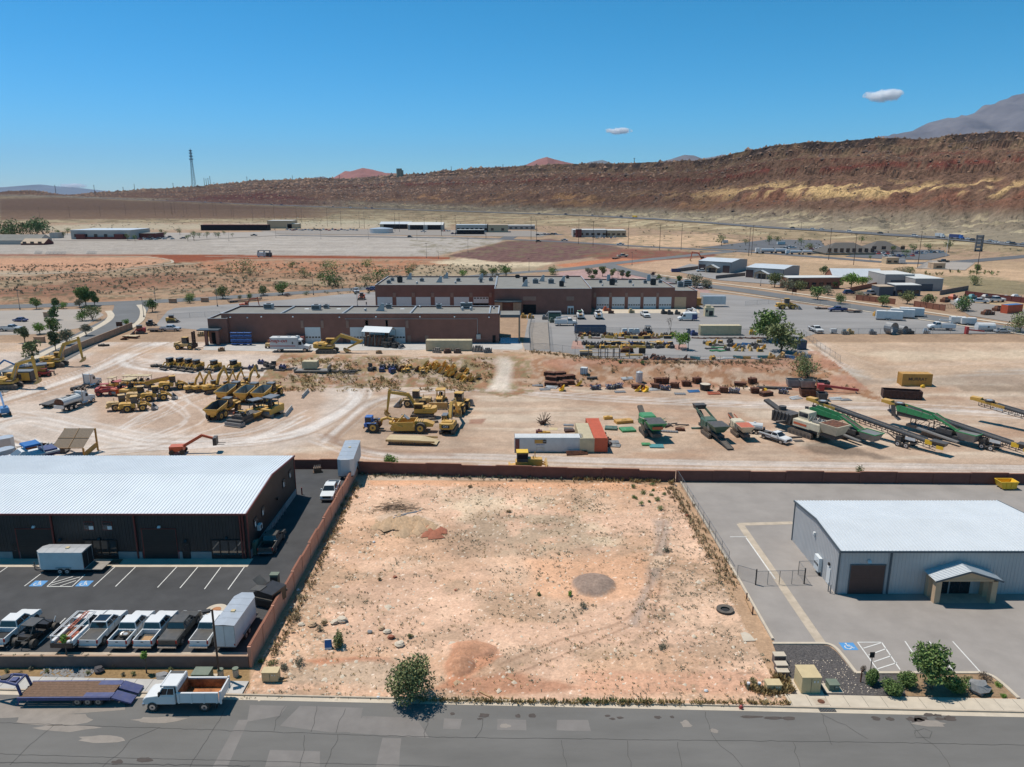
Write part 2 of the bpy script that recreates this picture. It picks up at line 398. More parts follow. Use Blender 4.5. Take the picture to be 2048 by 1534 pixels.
 C=mix(C,A((188,158,132)),.5*a1((fbm(X/9,Y/1.2,8)-.5)*6)*((Y>114)&(Y<200)))
 yl=a2([(-60,905),(-60,700),(120,700),(260,665),(440,650),(700,690),(1010,695),(1010,770),(740,775),(700,850),(560,910)],25,30)
 C=mix(C,A((214,192,172)),yl*.85)
 C=mix(C,A((196,164,138)),a2([(180,800),(260,700),(330,735),(560,740),(650,770),(640,850),(450,880),(200,850)],14,22,1)*.9)
 C=mix(C,A((190,150,118)),a2([(60,760),(300,660),(330,700),(150,790),(0,810),(0,770)],8,20,2)*.55)
 rnd=random.Random(3)
 for base,n,jit,wd in(([(-20,868),(120,905),(330,893),(540,880),(650,845),(718,790),(640,752),(420,742),(300,735),(250,720),(300,690),(420,668)],26,12,.45),([(-10,800),(60,780),(180,740),(260,705),(360,665),(420,640)],18,14,.5),([(-20,850),(60,830),(160,850),(320,880),(500,870),(600,830)],14,14,.4),([(640,870),(760,905),(960,912),(1300,922),(1700,928),(2080,935)],22,9,.4),([(660,880),(690,850),(760,800),(880,780),(1000,780),(1200,795),(1500,808),(1800,815),(2080,830)],26,10,.45),([(1640,690),(1740,740),(1900,735),(2080,730)],14,22,.6),([(320,760),(420,820),(300,870)],10,50,.3),([(250,850),(340,800),(440,770)],12,30,.25)):
  for i in range(n):
   dx,dy=rnd.gauss(0,jit),rnd.gauss(0,jit*.45)
   pts=c6([(x+dx+rnd.gauss(0,3),y+dy+rnd.gauss(0,1))for x,y in base])
   c,a=(A((230,214,198)),.55)if rnd.random()<.6 else(A((172,140,114)),.42)
   C=mix(C,c,e0(pts,wd*rnd.uniform(.6,1.5))*a*(.5+.8*n2))
 C=mix(C,A((160,125,100)),.6*e0(c6([(650,872),(690,892),(760,902),(900,910)]),1.2,1))
 C=mix(C,A((168,150,130)),a2([(1960-300,738),(2080,735),(2080,772),(1700,768)],4,10,3)*.55)
 C=mix(C,A((150,128,106)),a2([(1910,772),(2080,770),(2080,785),(1930,782)],3,6,4)*.7)
 C=mix(C,A((205,170,138)),a2([(1640,665),(2080,655),(2080,735),(1760,760),(1660,715)],10,12,5)*.8)
 C=mix(C,A((222,196,164)),a2([(1700,705),(2080,700),(2080,718),(1800,722)],6,12,6)*.6)
 C=mix(C,A((165,140,118)),a2([(715,840),(860,800),(935,790),(930,890),(880,895),(760,895)],16,20,7)*.55)
 C=mix(C,A((150,98,76)),a2([(938,838),(975,836),(965,848),(940,848)],2,6,8)*.7)
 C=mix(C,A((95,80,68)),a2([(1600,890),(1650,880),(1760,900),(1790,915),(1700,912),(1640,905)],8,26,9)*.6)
 bank=(Y>np.interp(X,_toeX,_toeY)-1)&(Y<np.interp(X,_crX,_crY)+4)&(X>-62)&(X<84)
 C=mix(C,A((168,124,92)),bank*(.35+.65*a1((n2-.38)*5)))
 C=mix(C,A((150,132,94)),bank*.8*a1((fbm(X/1.4,Y/1.1,12)-.48)*8)*(X<5))
 C=mix(C,A((190,134,108)),bank*.55*a1((n1-.4)*5)*(X>8))
 ramp=a2([(972,782),(994,745),(999,714),(1022,714),(1020,745),(1024,782)],7,8,10)
 C=mix(C,A((226,206,184)),ramp*(.5+.6*n2))
 C=mix(C,A((205,165,128)),a2([(-40,703),(1640,722),(1640,710),(-40,690)],5,6,11)*.5)
 V=vac>0
 C=mix(C,A((206,168,138)),V.astype(float))
 C=mix(C,A((188,148,112)),V*.45*a1((n1-.42)*5))
 C=mix(C,A((158,134,108)),V*.5*a1((fbm(X/6,Y/3.2,13)-.5)*7))
 C=mix(C,A((220,184,152)),V*.45*a1((fbm(X/7,Y/4.5,14)-.52)*7))
 C=mix(C,A((206,186,154)),V*.6*a2([(900,985),(1180,1000),(1250,1080),(1080,1110),(950,1090),(900,1030)],20,50,12)*a1((n2-.35)*4))
 C=mix(C,A((152,126,102)),V*.55*a2([(950,1020),(1140,1010),(1180,1110),(900,1110),(820,1090)],25,50,13)*a1((n2-.3)*4))
 C=mix(C,A((212,158,118)),V*a2([(730,958),(1340,968),(1330,982),(740,970)],4,8,14)*.7)
 C=mix(C,A((214,164,126)),V*.7*a2([(1060,1120),(1290,1110),(1330,1190),(1180,1210),(1060,1190)],15,20,15))
 C=mix(C,A((176,122,92)),V*a2([(905,1358),(1010,1352),(1120,1360),(1170,1378),(1080,1385),(950,1390),(870,1382)],9,26,16)*.7)
 C=mix(C,A((184,118,84)),V*a2([(610,1318),(780,1312),(800,1324),(640,1328)],6,14,17)*.7)
 C=mix(C,A((196,130,94)),V*a2([(885,1330),(905,1290),(990,1290),(1000,1312),(945,1350),(900,1372)],6,10,18)*.6)
 C=mix(C,A((196,146,116)),V*a2([(1150,1345),(1530,1340),(1560,1385),(1160,1392)],10,14,19)*.6)
 C=mix(C,A((150,138,126)),V*a2([(1310,1040),(1345,1040),(1330,1120),(1300,1190),(1280,1250),(1262,1250),(1290,1160),(1305,1090)],8,10,20)*.6)
 tk=(e0(c6([(1302,1190),(1300,1140),(1312,1100),(1325,1060),(1330,1010)]),.22)+e0(c6([(1290,1260),(1318,1190),(1324,1130),(1338,1075)]),.22)+e0(c6([(1000,1330),(1120,1280),(1240,1245),(1300,1190)]),.25)+e0(c6([(1040,1345),(1150,1300),(1262,1250)]),.2))
 C=mix(C,A((150,118,94)),V*np.clip(tk,0,1)*.55)
 C=mix(C,A((226,190,154)),V*.6*a2([(1308,1112),(1338,1112),(1330,1136),(1296,1136)],3,3,21))
 C=mix(C,A((168,150,126)),V*a2([(560,1330),(800,1320),(820,1380),(560,1360)],14,24,22)*.6)
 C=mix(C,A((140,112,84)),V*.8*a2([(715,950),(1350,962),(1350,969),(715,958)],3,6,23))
 C=mix(C,A((128,112,92)),V*.4*a1((fbm(X/.55,Y/.4,15,3)-.58)*12)*np.clip(.4+a1((PX-1250)/150)+a1((700-PX)/80),0,1))
 C=mix(C,A((238,220,196)),V*.8*a1((fbm(X/.3,Y/.3,16,2)-.80)*14))
 gm=np.clip(1-np.hypot((X-at(1188,1170).x)/2.75,(Y-at(1188,1170).y)/2.9)+.35*(n2-.5)+.15*(n4-.5),0,1)
 C=mix(C,A((140,122,108)),a1(gm*5)*.9)
 C=mix(C,A((186,138,106)),V*a2([(895,1335),(915,1285),(955,1278),(985,1300),(950,1315),(930,1345),(905,1355)],4,6,24)*.75)
 C=mix(C,A((196,172,146)),V*.7*a2([(745,1035),(800,1020),(880,1045),(870,1070),(780,1065)],6,14,25))
 st=a2([(-60,1318),(500,1330),(500,1376),(-60,1366)],2,1,26)*(Y<66)
 C=mix(C,A((168,138,98)),st);C=mix(C,A((146,118,84)),st*.6*a1((n4-.5)*8))
 fb=Y>216
 C=mix(C,A((178,146,118)),fb.astype(float))
 wild=a2([(-300,620),(-300,515),(320,520),(900,522),(1090,535),(900,575),(760,575),(500,592),(250,608)],4,8,27)
 C=mix(C,A((168,128,98)),wild)
 C=mix(C,A((188,146,116)),wild*.6*a1((fbm(X/22,Y/12,17)-.47)*6))
 C=mix(C,A((172,148,118)),wild*.8*a1((fbm(X/35,Y/16,18)-.5)*6))
 C=mix(C,A((146,100,76)),wild*a2([(-300,585),(0,578),(300,548),(420,545),(350,570),(120,592),(-300,605)],6,12,28)*.7)
 C=mix(C,A((104,92,66)),wild*.75*a1((fbm(X/2.6,Y/3.0,19,3)-.57)*10))
 C=mix(C,A((196,132,96)),a2([(380,522),(900,520),(880,545),(420,545)],4,6,29)*.7*a1((n2-.3)*4))
 C=mix(C,A((206,154,120)),a2([(-300,520),(300,514),(345,520),(300,531),(0,552),(-300,560)],2,3,30)*.9)
 C=mix(C,A((186,160,132)),a2([(-300,545),(60,541),(170,541),(60,552),(-300,558)],2,3,31))
 C=mix(C,A((150,82,52)),a2([(-300,508),(410,509),(900,514),(900,518),(470,517),(400,522),(350,526),(342,519),(300,512),(-300,511)],1.2,1,32))
 C=mix(C,A((180,166,152)),a2([(-300,478),(200,478),(420,475),(560,468),(900,473),(1015,478),(990,487),(900,505),(870,513),(400,509),(-300,508)],2,2,33))
 C=mix(C,A((198,184,170)),a2([(420,478),(980,478),(900,505),(430,503)],6,6,34)*.6*a1((fbm(X/60,Y/5,20)-.42)*6))
 C=mix(C,A((128,94,84)),a2([(895,512),(1010,483),(1100,478),(1230,492),(1250,497),(1200,512),(1110,524),(1000,524)],2,3,35))
 C=mix(C,A((110,78,70)),a2([(895,512),(1010,483),(1100,478),(1230,492),(1200,512),(1110,524),(1000,524)],3,3,36)*a1((np.sin(X*.55+Y*.35)+1.6*(n2-.5))*1.2))
 C=mix(C,A((218,194,160)),a2([(860,525),(930,517),(1010,526),(1080,524),(1110,526),(1060,536),(960,536),(900,530)],2,4,37))
 C=mix(C,A((176,156,126)),a2([(810,552),(840,530),(960,532),(1090,532),(1060,548),(900,555)],3,8,38)*.8)
 C=mix(C,A((140,92,74)),a2([(1160,512),(1250,497),(1420,505),(1440,512),(1330,520),(1240,524)],3,4,39))
 C=mix(C,A((196,128,92)),a2([(1110,530),(1230,516),(1330,520),(1250,530),(1130,534)],2,3,40))
 C=mix(C,A((204,166,134)),a2([(1255,535),(1310,522),(1430,514),(1400,545),(1330,545)],2,3,41))
 C=mix(C,A((186,150,140)),a2([(1110,545),(1200,535),(1260,545),(1420,570),(1420,588),(1340,570),(1120,560)],3,4,42))
 C=mix(C,A((214,176,140)),a2([(1220,490),(1250,472),(1420,468),(1480,482),(1420,492),(1300,495)],2,4,43))
 C=mix(C,A((190,158,124)),a2([(1430,512),(1520,505),(2100,525),(2100,560),(1900,590),(1600,560),(1480,520)],4,8,44)*.8)
 C=mix(C,A((214,176,140)),a2([(1560,520),(1700,512),(2100,545),(2100,560),(1980,560),(1780,536)],3,5,45)*.7)
 C=mix(C,A((120,118,84)),a2([(1850,560),(1940,550),(2100,570),(2100,590),(1960,592)],4,14,46)*.6)
 C=mix(C,A((196,166,128)),a2([(1930,600),(2100,610),(2100,640),(1960,625)],4,6,47))
 scr=(Y>420)&(Y<1400)&(PX>820)&(PY<515)
 C=mix(C,A((128,116,84)),scr*.55*a1((fbm(X/6,Y/8,25,3)-.52)*9))
 c_=1024+F_PX*X/(np.maximum(Y,30)*CP)
 YB,YC,ZC,YD,ZD,YE,ZE=d6(c_)
 hf=Y>YB
 rt=a1((c_-1150)/500.);lf=1-a1((c_-560)/200.)
 C=mix(C,A((170,146,114)),hf*1.0)
 C=mix(C,A((128,112,84)),hf*.7*a1((fbm(X/11,Y/14,26,4)-.47)*8)*(Y<YD+60))
 C=mix(C,A((150,136,116)),hf*a1((Y-YC)/30.)*.75)
 C=mix(C,A((206,186,148)),hf*.6*(fbm(X/42,Y/16,27,4)>.62)*a1((Y-YB)/30)*(Y<YD+20))
 C=mix(C,A((196,184,156)),a2([(60,452),(250,446),(420,448),(700,440),(900,444),(900,456),(500,458),(60,462)],3,12,48)*.6)
 h3=np.clip((Z-ZD)/np.maximum(ZE-ZD,4),-.2,1.1)+.10*(fbm(X/60,Y/60,28)-.5)
 H=hf&(Y>YD-40)
 tal=A((124,94,74))*(.72+.55*fbm(X/9,Y/12,29,4))[...,None]
 C=np.where((H&(h3>.0))[...,None],C*(1-a1(h3/.12)[...,None])+tal*a1(h3/.12)[...,None],C)
 C=mix(C,A((146,92,70)),H*.6*a1((fbm(X/40,Y/40,30)-.45)*7)*np.clip(1-np.abs(h3-.22)/.2,0,1)*(.35+.65*rt))
 C=mix(C,A((222,184,128)),H*1.0*a1((fbm(X/30,Y/26,35,4)-.47)*8)*np.clip(1.35-np.abs(h3-.30)/.10,0,1)*rt)
 C=mix(C,A((196,150,100)),H*.6*a1((fbm(X/50,Y/36,36,4)-.55)*9)*np.clip(1.2-np.abs(h3-.2)/.14,0,1)*(1-rt)*(1-lf))
 C=mix(C,A((122,66,52)),H*np.clip(1.3-np.abs(h3-.60-.02*np.sin(X/90))/.035,0,1)*(fbm(X/30,Y/30,37)>.38)*(1-lf*.7))
 C=mix(C,A((116,64,52)),H*.8*np.clip(1.2-np.abs(h3-.73)/.022,0,1)*(fbm(X/40,Y/30,38)>.42)*(1-lf))
 C=mix(C,A((138,114,86)),H*.75*a1((h3-.66)*8)*a1((fbm(X/12,Y/12,39,4)-.40)*5))
 C=mix(C,A((66,54,48)),H*.95*a1((h3-.80)*9)*a1((fbm(X/16,Y/22,41,4)-.47)*7)*(1-lf*.75))
 C=mix(C,A((112,62,52)),lf[...]*hf*.8*a2([(300,402),(520,384),(640,398),(800,414),(640,412),(420,406)],3,8,49))
 C=mix(C,A((132,102,80)),lf*hf*.95*a2([(0,440),(0,398),(110,395),(330,404),(520,412),(700,420),(640,436),(300,438)],3,4,51))
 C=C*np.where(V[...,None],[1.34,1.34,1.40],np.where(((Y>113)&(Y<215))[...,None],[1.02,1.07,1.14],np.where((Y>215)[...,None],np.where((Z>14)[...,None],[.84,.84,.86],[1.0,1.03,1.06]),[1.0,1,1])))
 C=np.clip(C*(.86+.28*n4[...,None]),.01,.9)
 me=bpy.data.meshes.new('ground')
 nv=nr*nc;me.vertices.add(nv)
 me.vertices.foreach_set('co',np.stack([X,Y,Z],-1).astype(np.float32).ravel())
 idx=np.arange(nv).reshape(nr,nc)
 q=np.stack([idx[:-1,:-1],idx[:-1,1:],idx[1:,1:],idx[1:,:-1]],-1).reshape(-1,4)
 me.loops.add(q.size);me.polygons.add(len(q))
 me.loops.foreach_set('vertex_index',q.ravel().astype(np.int32))
 me.polygons.foreach_set('loop_start',(np.arange(len(q))*4).astype(np.int32))
 me.polygons.foreach_set('use_smooth',np.repeat(Y[:-1,0]<640,nc-1))
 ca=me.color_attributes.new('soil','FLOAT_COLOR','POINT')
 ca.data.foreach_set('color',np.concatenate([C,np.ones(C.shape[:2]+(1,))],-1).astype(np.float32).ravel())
 me.update();me.validate()
 m=bpy.data.materials.new('soil');m.use_nodes=True;t=NT(m);p=t.n[m9]
 si(p,A8,.95);si(p,t8,.15)
 at_=t.add('ShaderNodeVertexColor',layer_name='soil');g=t.add(p4)
 n_=t.add(l7,Scale=3.2,Detail=8,Roughness=.72);t.link(g.outputs[v6],n_.inputs[q1])
 nf=t.add(l7,Scale=.09,Detail=9,Roughness=.75);t.link(g.outputs[v6],nf.inputs[q1])
 mr=t.add(l1);si(mr,r8,.25);si(mr,r9,.75);si(mr,F9,.66);si(mr,D4,1.32)
 t.link(n_.outputs[D3],mr.inputs[w8])
 mr2=t.add(l1);si(mr2,r8,.25);si(mr2,r9,.75);si(mr2,F9,.72);si(mr2,D4,1.28)
 t.link(nf.outputs[D3],mr2.inputs[w8])
 mu=t.add(o1,operation=z2);t.link(mr.outputs[0],mu.inputs[0]);t.link(mr2.outputs[0],mu.inputs[1])
 vo=t.add(l7,Scale=.16,Detail=6,Roughness=.8);t.link(g.outputs[v6],vo.inputs[q1]);mr3=t.add(l1);si(mr3,r8,.36);si(mr3,r9,.62);si(mr3,F9,.5);si(mr3,D4,1.55);t.link(vo.outputs[D3],mr3.inputs[w8])
 s2=t.add(s1);t.link(g.outputs[v6],s2.inputs[0]);hi=t.add(l1);si(hi,r8,14);si(hi,r9,42);t.link(s2.outputs['Z'],hi.inputs[w8])
 lm=t.add(u0,data_type='FLOAT');si(lm,'A',1);t.link(hi.outputs[0],lm.inputs[F8]);t.link(mr3.outputs[0],lm.inputs['B'])
 m4=t.add(o1,operation=z2);t.link(mu.outputs[0],m4.inputs[0]);t.link(lm.outputs[0],m4.inputs[1]);mu=m4
 vm=t.add('ShaderNodeVectorMath',operation='SCALE');t.link(at_.outputs['Color'],vm.inputs[0]);t.link(mu.outputs[0],vm.inputs['Scale'])
 t.link(vm.outputs[0],p.inputs[u5])
 b1=t.add(y6,Strength=.5,Distance=.12);t.link(n_.outputs[D3],b1.inputs['Height'])
 b2=t.add(y6,Strength=.9,Distance=11.0);t.link(nf.outputs[D3],b2.inputs['Height']);
 sy=t.add(s1);t.link(g.outputs[v6],sy.inputs[0])
 fr=t.add(l1);si(fr,r8,900);si(fr,r9,1500);t.link(sy.outputs['Y'],fr.inputs[w8])
 t.link(fr.outputs[0],b2.inputs['Strength']);t.link(b1.outputs[y5],b2.inputs[y5])
 t.link(b2.outputs[y5],p.inputs[y5])
 me.materials.append(m)
 a7('ground',me)
f6()
def A(*c):return alb(*c)
pm('asphalt_street',A(126,122,117),.93,var=.13,scale=.3,bump=.02,bscale=30,geo=True,spec=.2,detail=10,streak=.3)
pm('asphalt_black',A(84,83,83),.9,var=.2,scale=.35,bump=.015,bscale=30,geo=True,spec=.25,detail=10)
pm('asphalt_lot',A(168,159,151),.93,var=.13,scale=.22,bump=.015,bscale=30,geo=True,spec=.2,detail=10)
pm(u1,A(160,155,151),.93,var=.15,scale=.12,geo=True,spec=.2,detail=10,streak=.35)
pm(v7,A(126,125,124),.93,var=.12,scale=.12,geo=True,spec=.2,detail=9)
pm(r3,A(112,112,114),.93,var=.1,scale=.05,geo=True,spec=.2,detail=9)
pm(z3,A(176,164,152),.95,var=.12,scale=.1,geo=True,detail=9,streak=.3)
pm(m0,A(218,202,180),.9,var=.1,scale=.8,geo=True,spec=.2,detail=8)
pm(q2,A(204,198,190),.9,var=.12,scale=.5,geo=True,spec=.2,detail=8)
pm(m1,A(206,188,166),.92,var=.16,scale=.9,geo=True,spec=.2,detail=8)
pm(w9,A(158,147,136),.95,var=.16,scale=.6,geo=True,detail=9)
pm('patch_asphalt',A(138,131,125),.95,var=.12,scale=.5,geo=True,detail=9)
pm(D6,A(92,89,86),.95,var=.1)
pm('stain_dark',A(92,82,76),.95,var=.15)
pm(x8,A(238,234,226),.7,var=.14,scale=2,geo=True)
pm('paint_worn',A(214,206,196),.8,var=.2,scale=2,geo=True)
pm('paint_blue',A(92,158,214),.7,var=.12,scale=2,geo=True)
pm('gravel_dark',A(108,101,97),.9,var=.35,scale=7,bump=.08,bscale=14,geo=True,detail=6,tint=A(66,62,62))
pm('gravel_tan',A(166,136,104),.95,var=.2,scale=3,bump=.05,bscale=16,geo=True)
pm(D7,A(186,146,130),.95,var=.15,scale=1.0,geo=True)
pm(k8,A(60,58,58),.6,.3,var=.2)
pm(q9,A(150,152,152),.5,.5,var=.15)
pm(E6,A(176,180,182),.42,.65,var=.1,scale=3)
pm(i9,A(240,240,238,1.3),.45,var=.04,dust=.12,scale=.8)
pm(j4,(.012,.012,.014),.4,var=.2,dust=.10)
pm(n6,(.022,.021,.020),.85,var=.3,scale=4,dust=.45)
pm(j6,(.018,.022,.026),.07,var=.1,spec=.7)
pm(r4,(.6,.6,.62),.25,.9,var=.1)
pm(G0,(.32,.015,.01),.3,var=.1)
pm(u6,(.7,.7,.68),.2,var=.1)
pm('lamp_amber',(.7,.26,.02),.3,var=.1)
pm(r5,A(190,150,108),.85,var=.25,scale=4)
pm(n8,A(128,98,76),.85,var=.25,scale=4)
pm(k5,A(124,78,54),.9,var=.35,scale=2.5,tint=A(86,56,44))
pm(n9,A(86,62,54),.9,var=.35,scale=2)
pm(p6,A(104,122,104),.6,var=.12,dust=.3)
pm(s3,A(222,198,150),.65,var=.08,dust=.15)
def tri(poly):
 from mathutils.geometry import tessellate_polygon
 return tessellate_polygon([[Vector((p[0],p[1],0))for p in poly]])
def b4(name,poly,mat,z=None,dz=.02,world=False):
 if world:pts=[Vector((p[0],p[1],p[2]if len(p)>2 else z))for p in poly]
 else:pts=[at(*p,0)for p in poly];pts=[Vector((p.x,p.y,(p.z if z is None else z)+(dz if z is None else 0)))for p in pts]
 m=M(mat);m.add(pts,[tuple(t)for t in tri(pts)])
 for i,f in enumerate(m.f):
  a,b,c=[Vector(m.v[k])for k in f[:3]]
  if(b-a).cross(c-a).z<0:m.f[i]=f[::-1]
 return a7(name,m.mesh(name))
def f8(pts,n=6):
 out=[]
 for i in range(len(pts)-1):
  p0=pts[max(i-1,0)];p1=pts[i];p2=pts[i+1];p3=pts[min(i+2,len(pts)-1)]
  for k in range(n):
   t=k/n;out.append(.5*((2*p1)+(p2-p0)*t+(2*p0-5*p1+4*p2-p3)*t*t+(3*p1-p0-3*p2+p3)*t**3))
 return out+[pts[-1]]
def d5(m,P_,wd,dz=None,off=.0,nx=2):
 n=len(P_);vs=[];fs=[]
 for i in range(n):
  d=(P_[min(i+1,n-1)]-P_[max(i-1,0)]);d.z=0;d.normalize();nr=Vector((-d.y,d.x,0))
  for k in range(nx+1):
   q=P_[i]+nr*(off+wd*(k/nx-.5));z=hz(q.x,q.y)+dz if dz is not None else P_[i].z
   vs.append((q.x,q.y,z))
 w_=nx+1
 for i in range(n-1):
  for k in range(nx):a=i*w_+k;fs.append((a+1,a,a+w_,a+w_+1))
 m.add(vs,fs)
def b7(name,px,wd,mat,dz=.06,n=8,c6=True,parts=None):
 pts=[at(*p)for p in px];P_=f8(pts,n)if c6 else pts
 m=M(mat);d5(m,P_,wd,dz);return a7(name,m.mesh(name)),P_
def b6(m,px,wd,z=None,dz=.03,world=False):
 pts=[Vector(p)for p in px]if world else[at(*p)for p in px]
 pts=[Vector((p.x,p.y,(z if z is not None else p.z+dz)))for p in pts]
 d5(m,pts,wd,None,nx=1)
YG=lambda X:58.75-.0335*X
def f7(x0,x1,y0,y1,z,mat,name,step=3.0,top=None):
 m=M(mat);n=max(1,int(abs(x1-x0)/step));xs=[x0+(x1-x0)*i/n for i in range(n+1)]
 for a,b in zip(xs[:-1],xs[1:]):
  if top is None:m.b5((a,YG(a)+y0,z),(b,YG(b)+y0,z),(b,YG(b)+y1,z),(a,YG(a)+y1,z))
  else:
   m.add([(a,YG(a)+y0,0),(b,YG(b)+y0,0),(b,YG(b)+y1,0),(a,YG(a)+y1,0),(a,YG(a)+y0,z),(b,YG(b)+y0,z),(b,YG(b)+y1,z),(a,YG(a)+y1,z)],[(4,5,6,7),(0,1,5,4),(2,3,7,6)])
 return a7(name,m.mesh(name))
f7(-130,130,-40,0,.012,'asphalt_street','street')
f7(-130,130,0,.55,.02,m0,'gutter',3)
f7(-130,130,.55,.72,.15,m1,'kerb',3,top=1)
f7(-130,-25.0,.72,2.55,.145,q2,'sidewalk',1.5,top=1)
f7(25.2,130,.72,2.35,.145,m0,'sidewalk',1.5,top=1)
mj=M(D6)
for x in[-24.9-1.55*i for i in range(40)]:mj.b5((x,YG(x)+.74,.15),(x+.04,YG(x)+.74,.15),(x+.04,YG(x)+2.5,.15),(x,YG(x)+2.5,.15))
for x in[25.4+1.7*i for i in range(20)]:mj.b5((x,YG(x)+.74,.15),(x+.03,YG(x)+.74,.15),(x+.03,YG(x)+2.3,.15),(x,YG(x)+2.3,.15))
a7('sidewalk_joints',mj)
mp=M('patch_asphalt')
for poly in([(726,1432),(833,1436),(858,1476),(780,1472),(700,1466)],[(765,1476),(803,1477),(800,1500),(798,1534),(752,1534),(758,1505)],[(477,1440),(497,1440),(455,1534),(425,1534)],[(888,1437),(924,1438),(920,1459),(886,1458)],[(995,1438),(1052,1440),(1053,1461),(994,1460)],[(1114,1440),(1176,1440),(1182,1463),(1113,1461)],[(600,1412),(726,1416),(716,1465),(660,1465),(560,1452)],[(500,1410),(575,1412),(560,1432),(494,1444)],[(540,1500),(640,1503),(640,1534),(530,1534)]):
 pts=[at(*p)for p in poly];zp_=.0135+.0004*len(mp.v)/4;pts=[(p.x,p.y,zp_)for p in pts]
 mp.add(pts,[tuple(t)for t in tri(pts)])
a7('street_patches',mp)
md=M(w9);rr=random.Random(5)
def blob(m,px,py,rx,ry,z,n=14,seed=0):
 q=at(px,py);r_=random.Random(seed*31+px*7+py);pts=[]
 for i in range(n):
  a=2*math.pi*i/n;k=r_.uniform(.7,1.15);pts.append((q.x+rx*k*math.cos(a),q.y+ry*k*math.sin(a),z))
 m.add(pts,[tuple(range(n))])
md.b5(*[(p.x,p.y,.017)for p in[at(-80,1440),at(60,1434),at(250,1420),at(250,1399)]][:4]);md.b5(*[(p.x,p.y,.0172)for p in[at(-80,1440),at(250,1399),at(-80,1399)]])
for x,y,rx,ry in((205,1478,2.2,.5),(130,1456,3,.5),(1858,1447,1.6,.5),(1010,1452,.5,.3),(1372,1448,.5,.5),(1428,1462,.4,.3),(100,1440,4,.9),(320,1440,2.4,.4)):blob(md,x,y,rx,ry,.02)
a7('street_dust',md)
ms=M('stain_dark')
for x,y,rx,ry in((1036,1432,.3,.25),(1065,1432,.35,.3),(1215,1432,.3,.14),(1240,1436,.35,.18),(1225,1438,.3,.15),(1315,1435,.35,.22),(1344,1434,.2,.2),(1500,1434,1.1,.2),(1545,1436,.9,.22),(1576,1437,.7,.25),(1752,1437,.4,.28),(1780,1438,.38,.26),(1824,1439,.45,.35),(1842,1437,.6,.33),(1858,1430,.5,.25),(1880,1438,.5,.2),(1900,1437,.6,.4),(905,1428,.25,.2),(1838,1440,.5,.3),(235,1525,.5,.3),(290,1520,.7,.3),(1875,1431,.4,.2),(960,1438,.25,.15),(968,1431,.5,.3)):blob(ms,x,y,rx,ry,.022)
a7('street_stains',ms)
mk=M(D6)
def i7(px,wd=.042,jit=.06,z=.026):
 pts=[at(*p)for p in px];P_=[]
 for a,b in zip(pts[:-1],pts[1:]):
  n=max(2,int((b-a).length/.5));P_+=[a.lerp(b,i/n)+Vector((rr.gauss(0,jit),rr.gauss(0,jit*.5),0))for i in range(n)]
 P_.append(pts[-1]);P_=[Vector((p.x,p.y,z))for p in P_];d5(mk,P_,wd,None,nx=1)
for c_ in([(-80,1443),(120,1450),(300,1456),(520,1463),(700,1470),(900,1475),(1150,1478),(1400,1481),(1700,1484),(2120,1492)],[(-80,1506),(120,1512),(400,1520),(560,1524),(900,1534)],[(455,1412),(440,1440),(418,1470),(400,1500),(380,1534)],[(320,1455),(262,1480),(235,1510),(205,1534)],[(110,1450),(60,1490),(20,1530)],[(690,1418),(680,1440),(672,1466)],[(636,1412),(622,1464)],[(570,1412),(555,1440),(548,1462)],[(675,1470),(662,1510),(650,1534)],[(610,1470),(606,1500),(600,1534)],[(966,1430),(962,1460),(950,1477)],[(1124,1480),(1128,1510),(1134,1534)],[(1255,1482),(1262,1534)],[(1356,1484),(1364,1534)],[(1410,1424),(1420,1460),(1430,1482),(1465,1510),(1485,1534)],[(1640,1428),(1690,1450),(1735,1478)],[(1645,1430),(1658,1480),(1664,1490)],[(1812,1436),(1840,1470),(1880,1500),(1900,1534)],[(1828,1462),(1834,1475),(1858,1476),(1864,1464),(1846,1458),(1828,1462)],[(1585,1484),(1600,1534)],[(860,1416),(856,1440),(850,1476)]):i7(c_)
i7([(-80,1524),(500,1532)],.09);a7('street_cracks',mk)
ma=M('asphalt_black');ma.box(-140,-25.72,64.62,116.4,0,1.0);a7('parking_lot',ma)
b4('lot_edge_slab',[(-140,64.65),(-25.75,64.65),(-25.75,65.5),(-140,65.5)],m1,z=1.006,world=True)
rl=[at(*p)for p in[(1362,966),(1480,1165),(1551,1289),(1640,1288),(1660,1291),(1678,1303),(1713,1347),(1960,1347),(1985,1354),(2010,1373),(2040,1399)]]
rp=[(p.x,p.y)for p in rl]+[(rl[-1].x+.8,YG(42)+.6),(120,YG(120)+.6),(120,113.0),(27,113.2)]
b4('service_yard',rp[:-1],'asphalt_lot',z=.02,world=True)
b4('planter_bed',[(1546,1290),(1640,1290),(1658,1293),(1674,1305),(1710,1349),(1800,1349),(1812,1392),(1586,1392)],'gravel_dark',z=.05)
b4('planter_bed',[(1800,1349),(1958,1349),(1983,1356),(2006,1374),(2030,1395),(1812,1393)],'gravel_tan',z=.052)
mc=M(m0)
def h7(m,px,w_=.32,h_=.15,curve=False):
 pts=[at(*p)for p in px];pts=f8(pts,5)if curve else pts
 for a,b in zip(pts[:-1],pts[1:]):
  d=(b-a).normalized()*.05;m.a0((a.x-d.x,a.y-d.y,a.z+h_/2),(b.x+d.x,b.y+d.y,b.z+h_/2+.001),w_,h_)
h7(mc,[(1546,1288),(1640,1288)]);h7(mc,[(1638,1288),(1658,1290),(1676,1302),(1712,1347)],curve=True);h7(mc,[(1712,1347),(1960,1347)]);h7(mc,[(1960,1347),(1985,1354),(2010,1373),(2036,1397)],curve=True)
h7(mc,[(1362,966),(1418,1060),(1480,1165),(1545,1280)],.25,.25);a7('lot_kerb',mc)
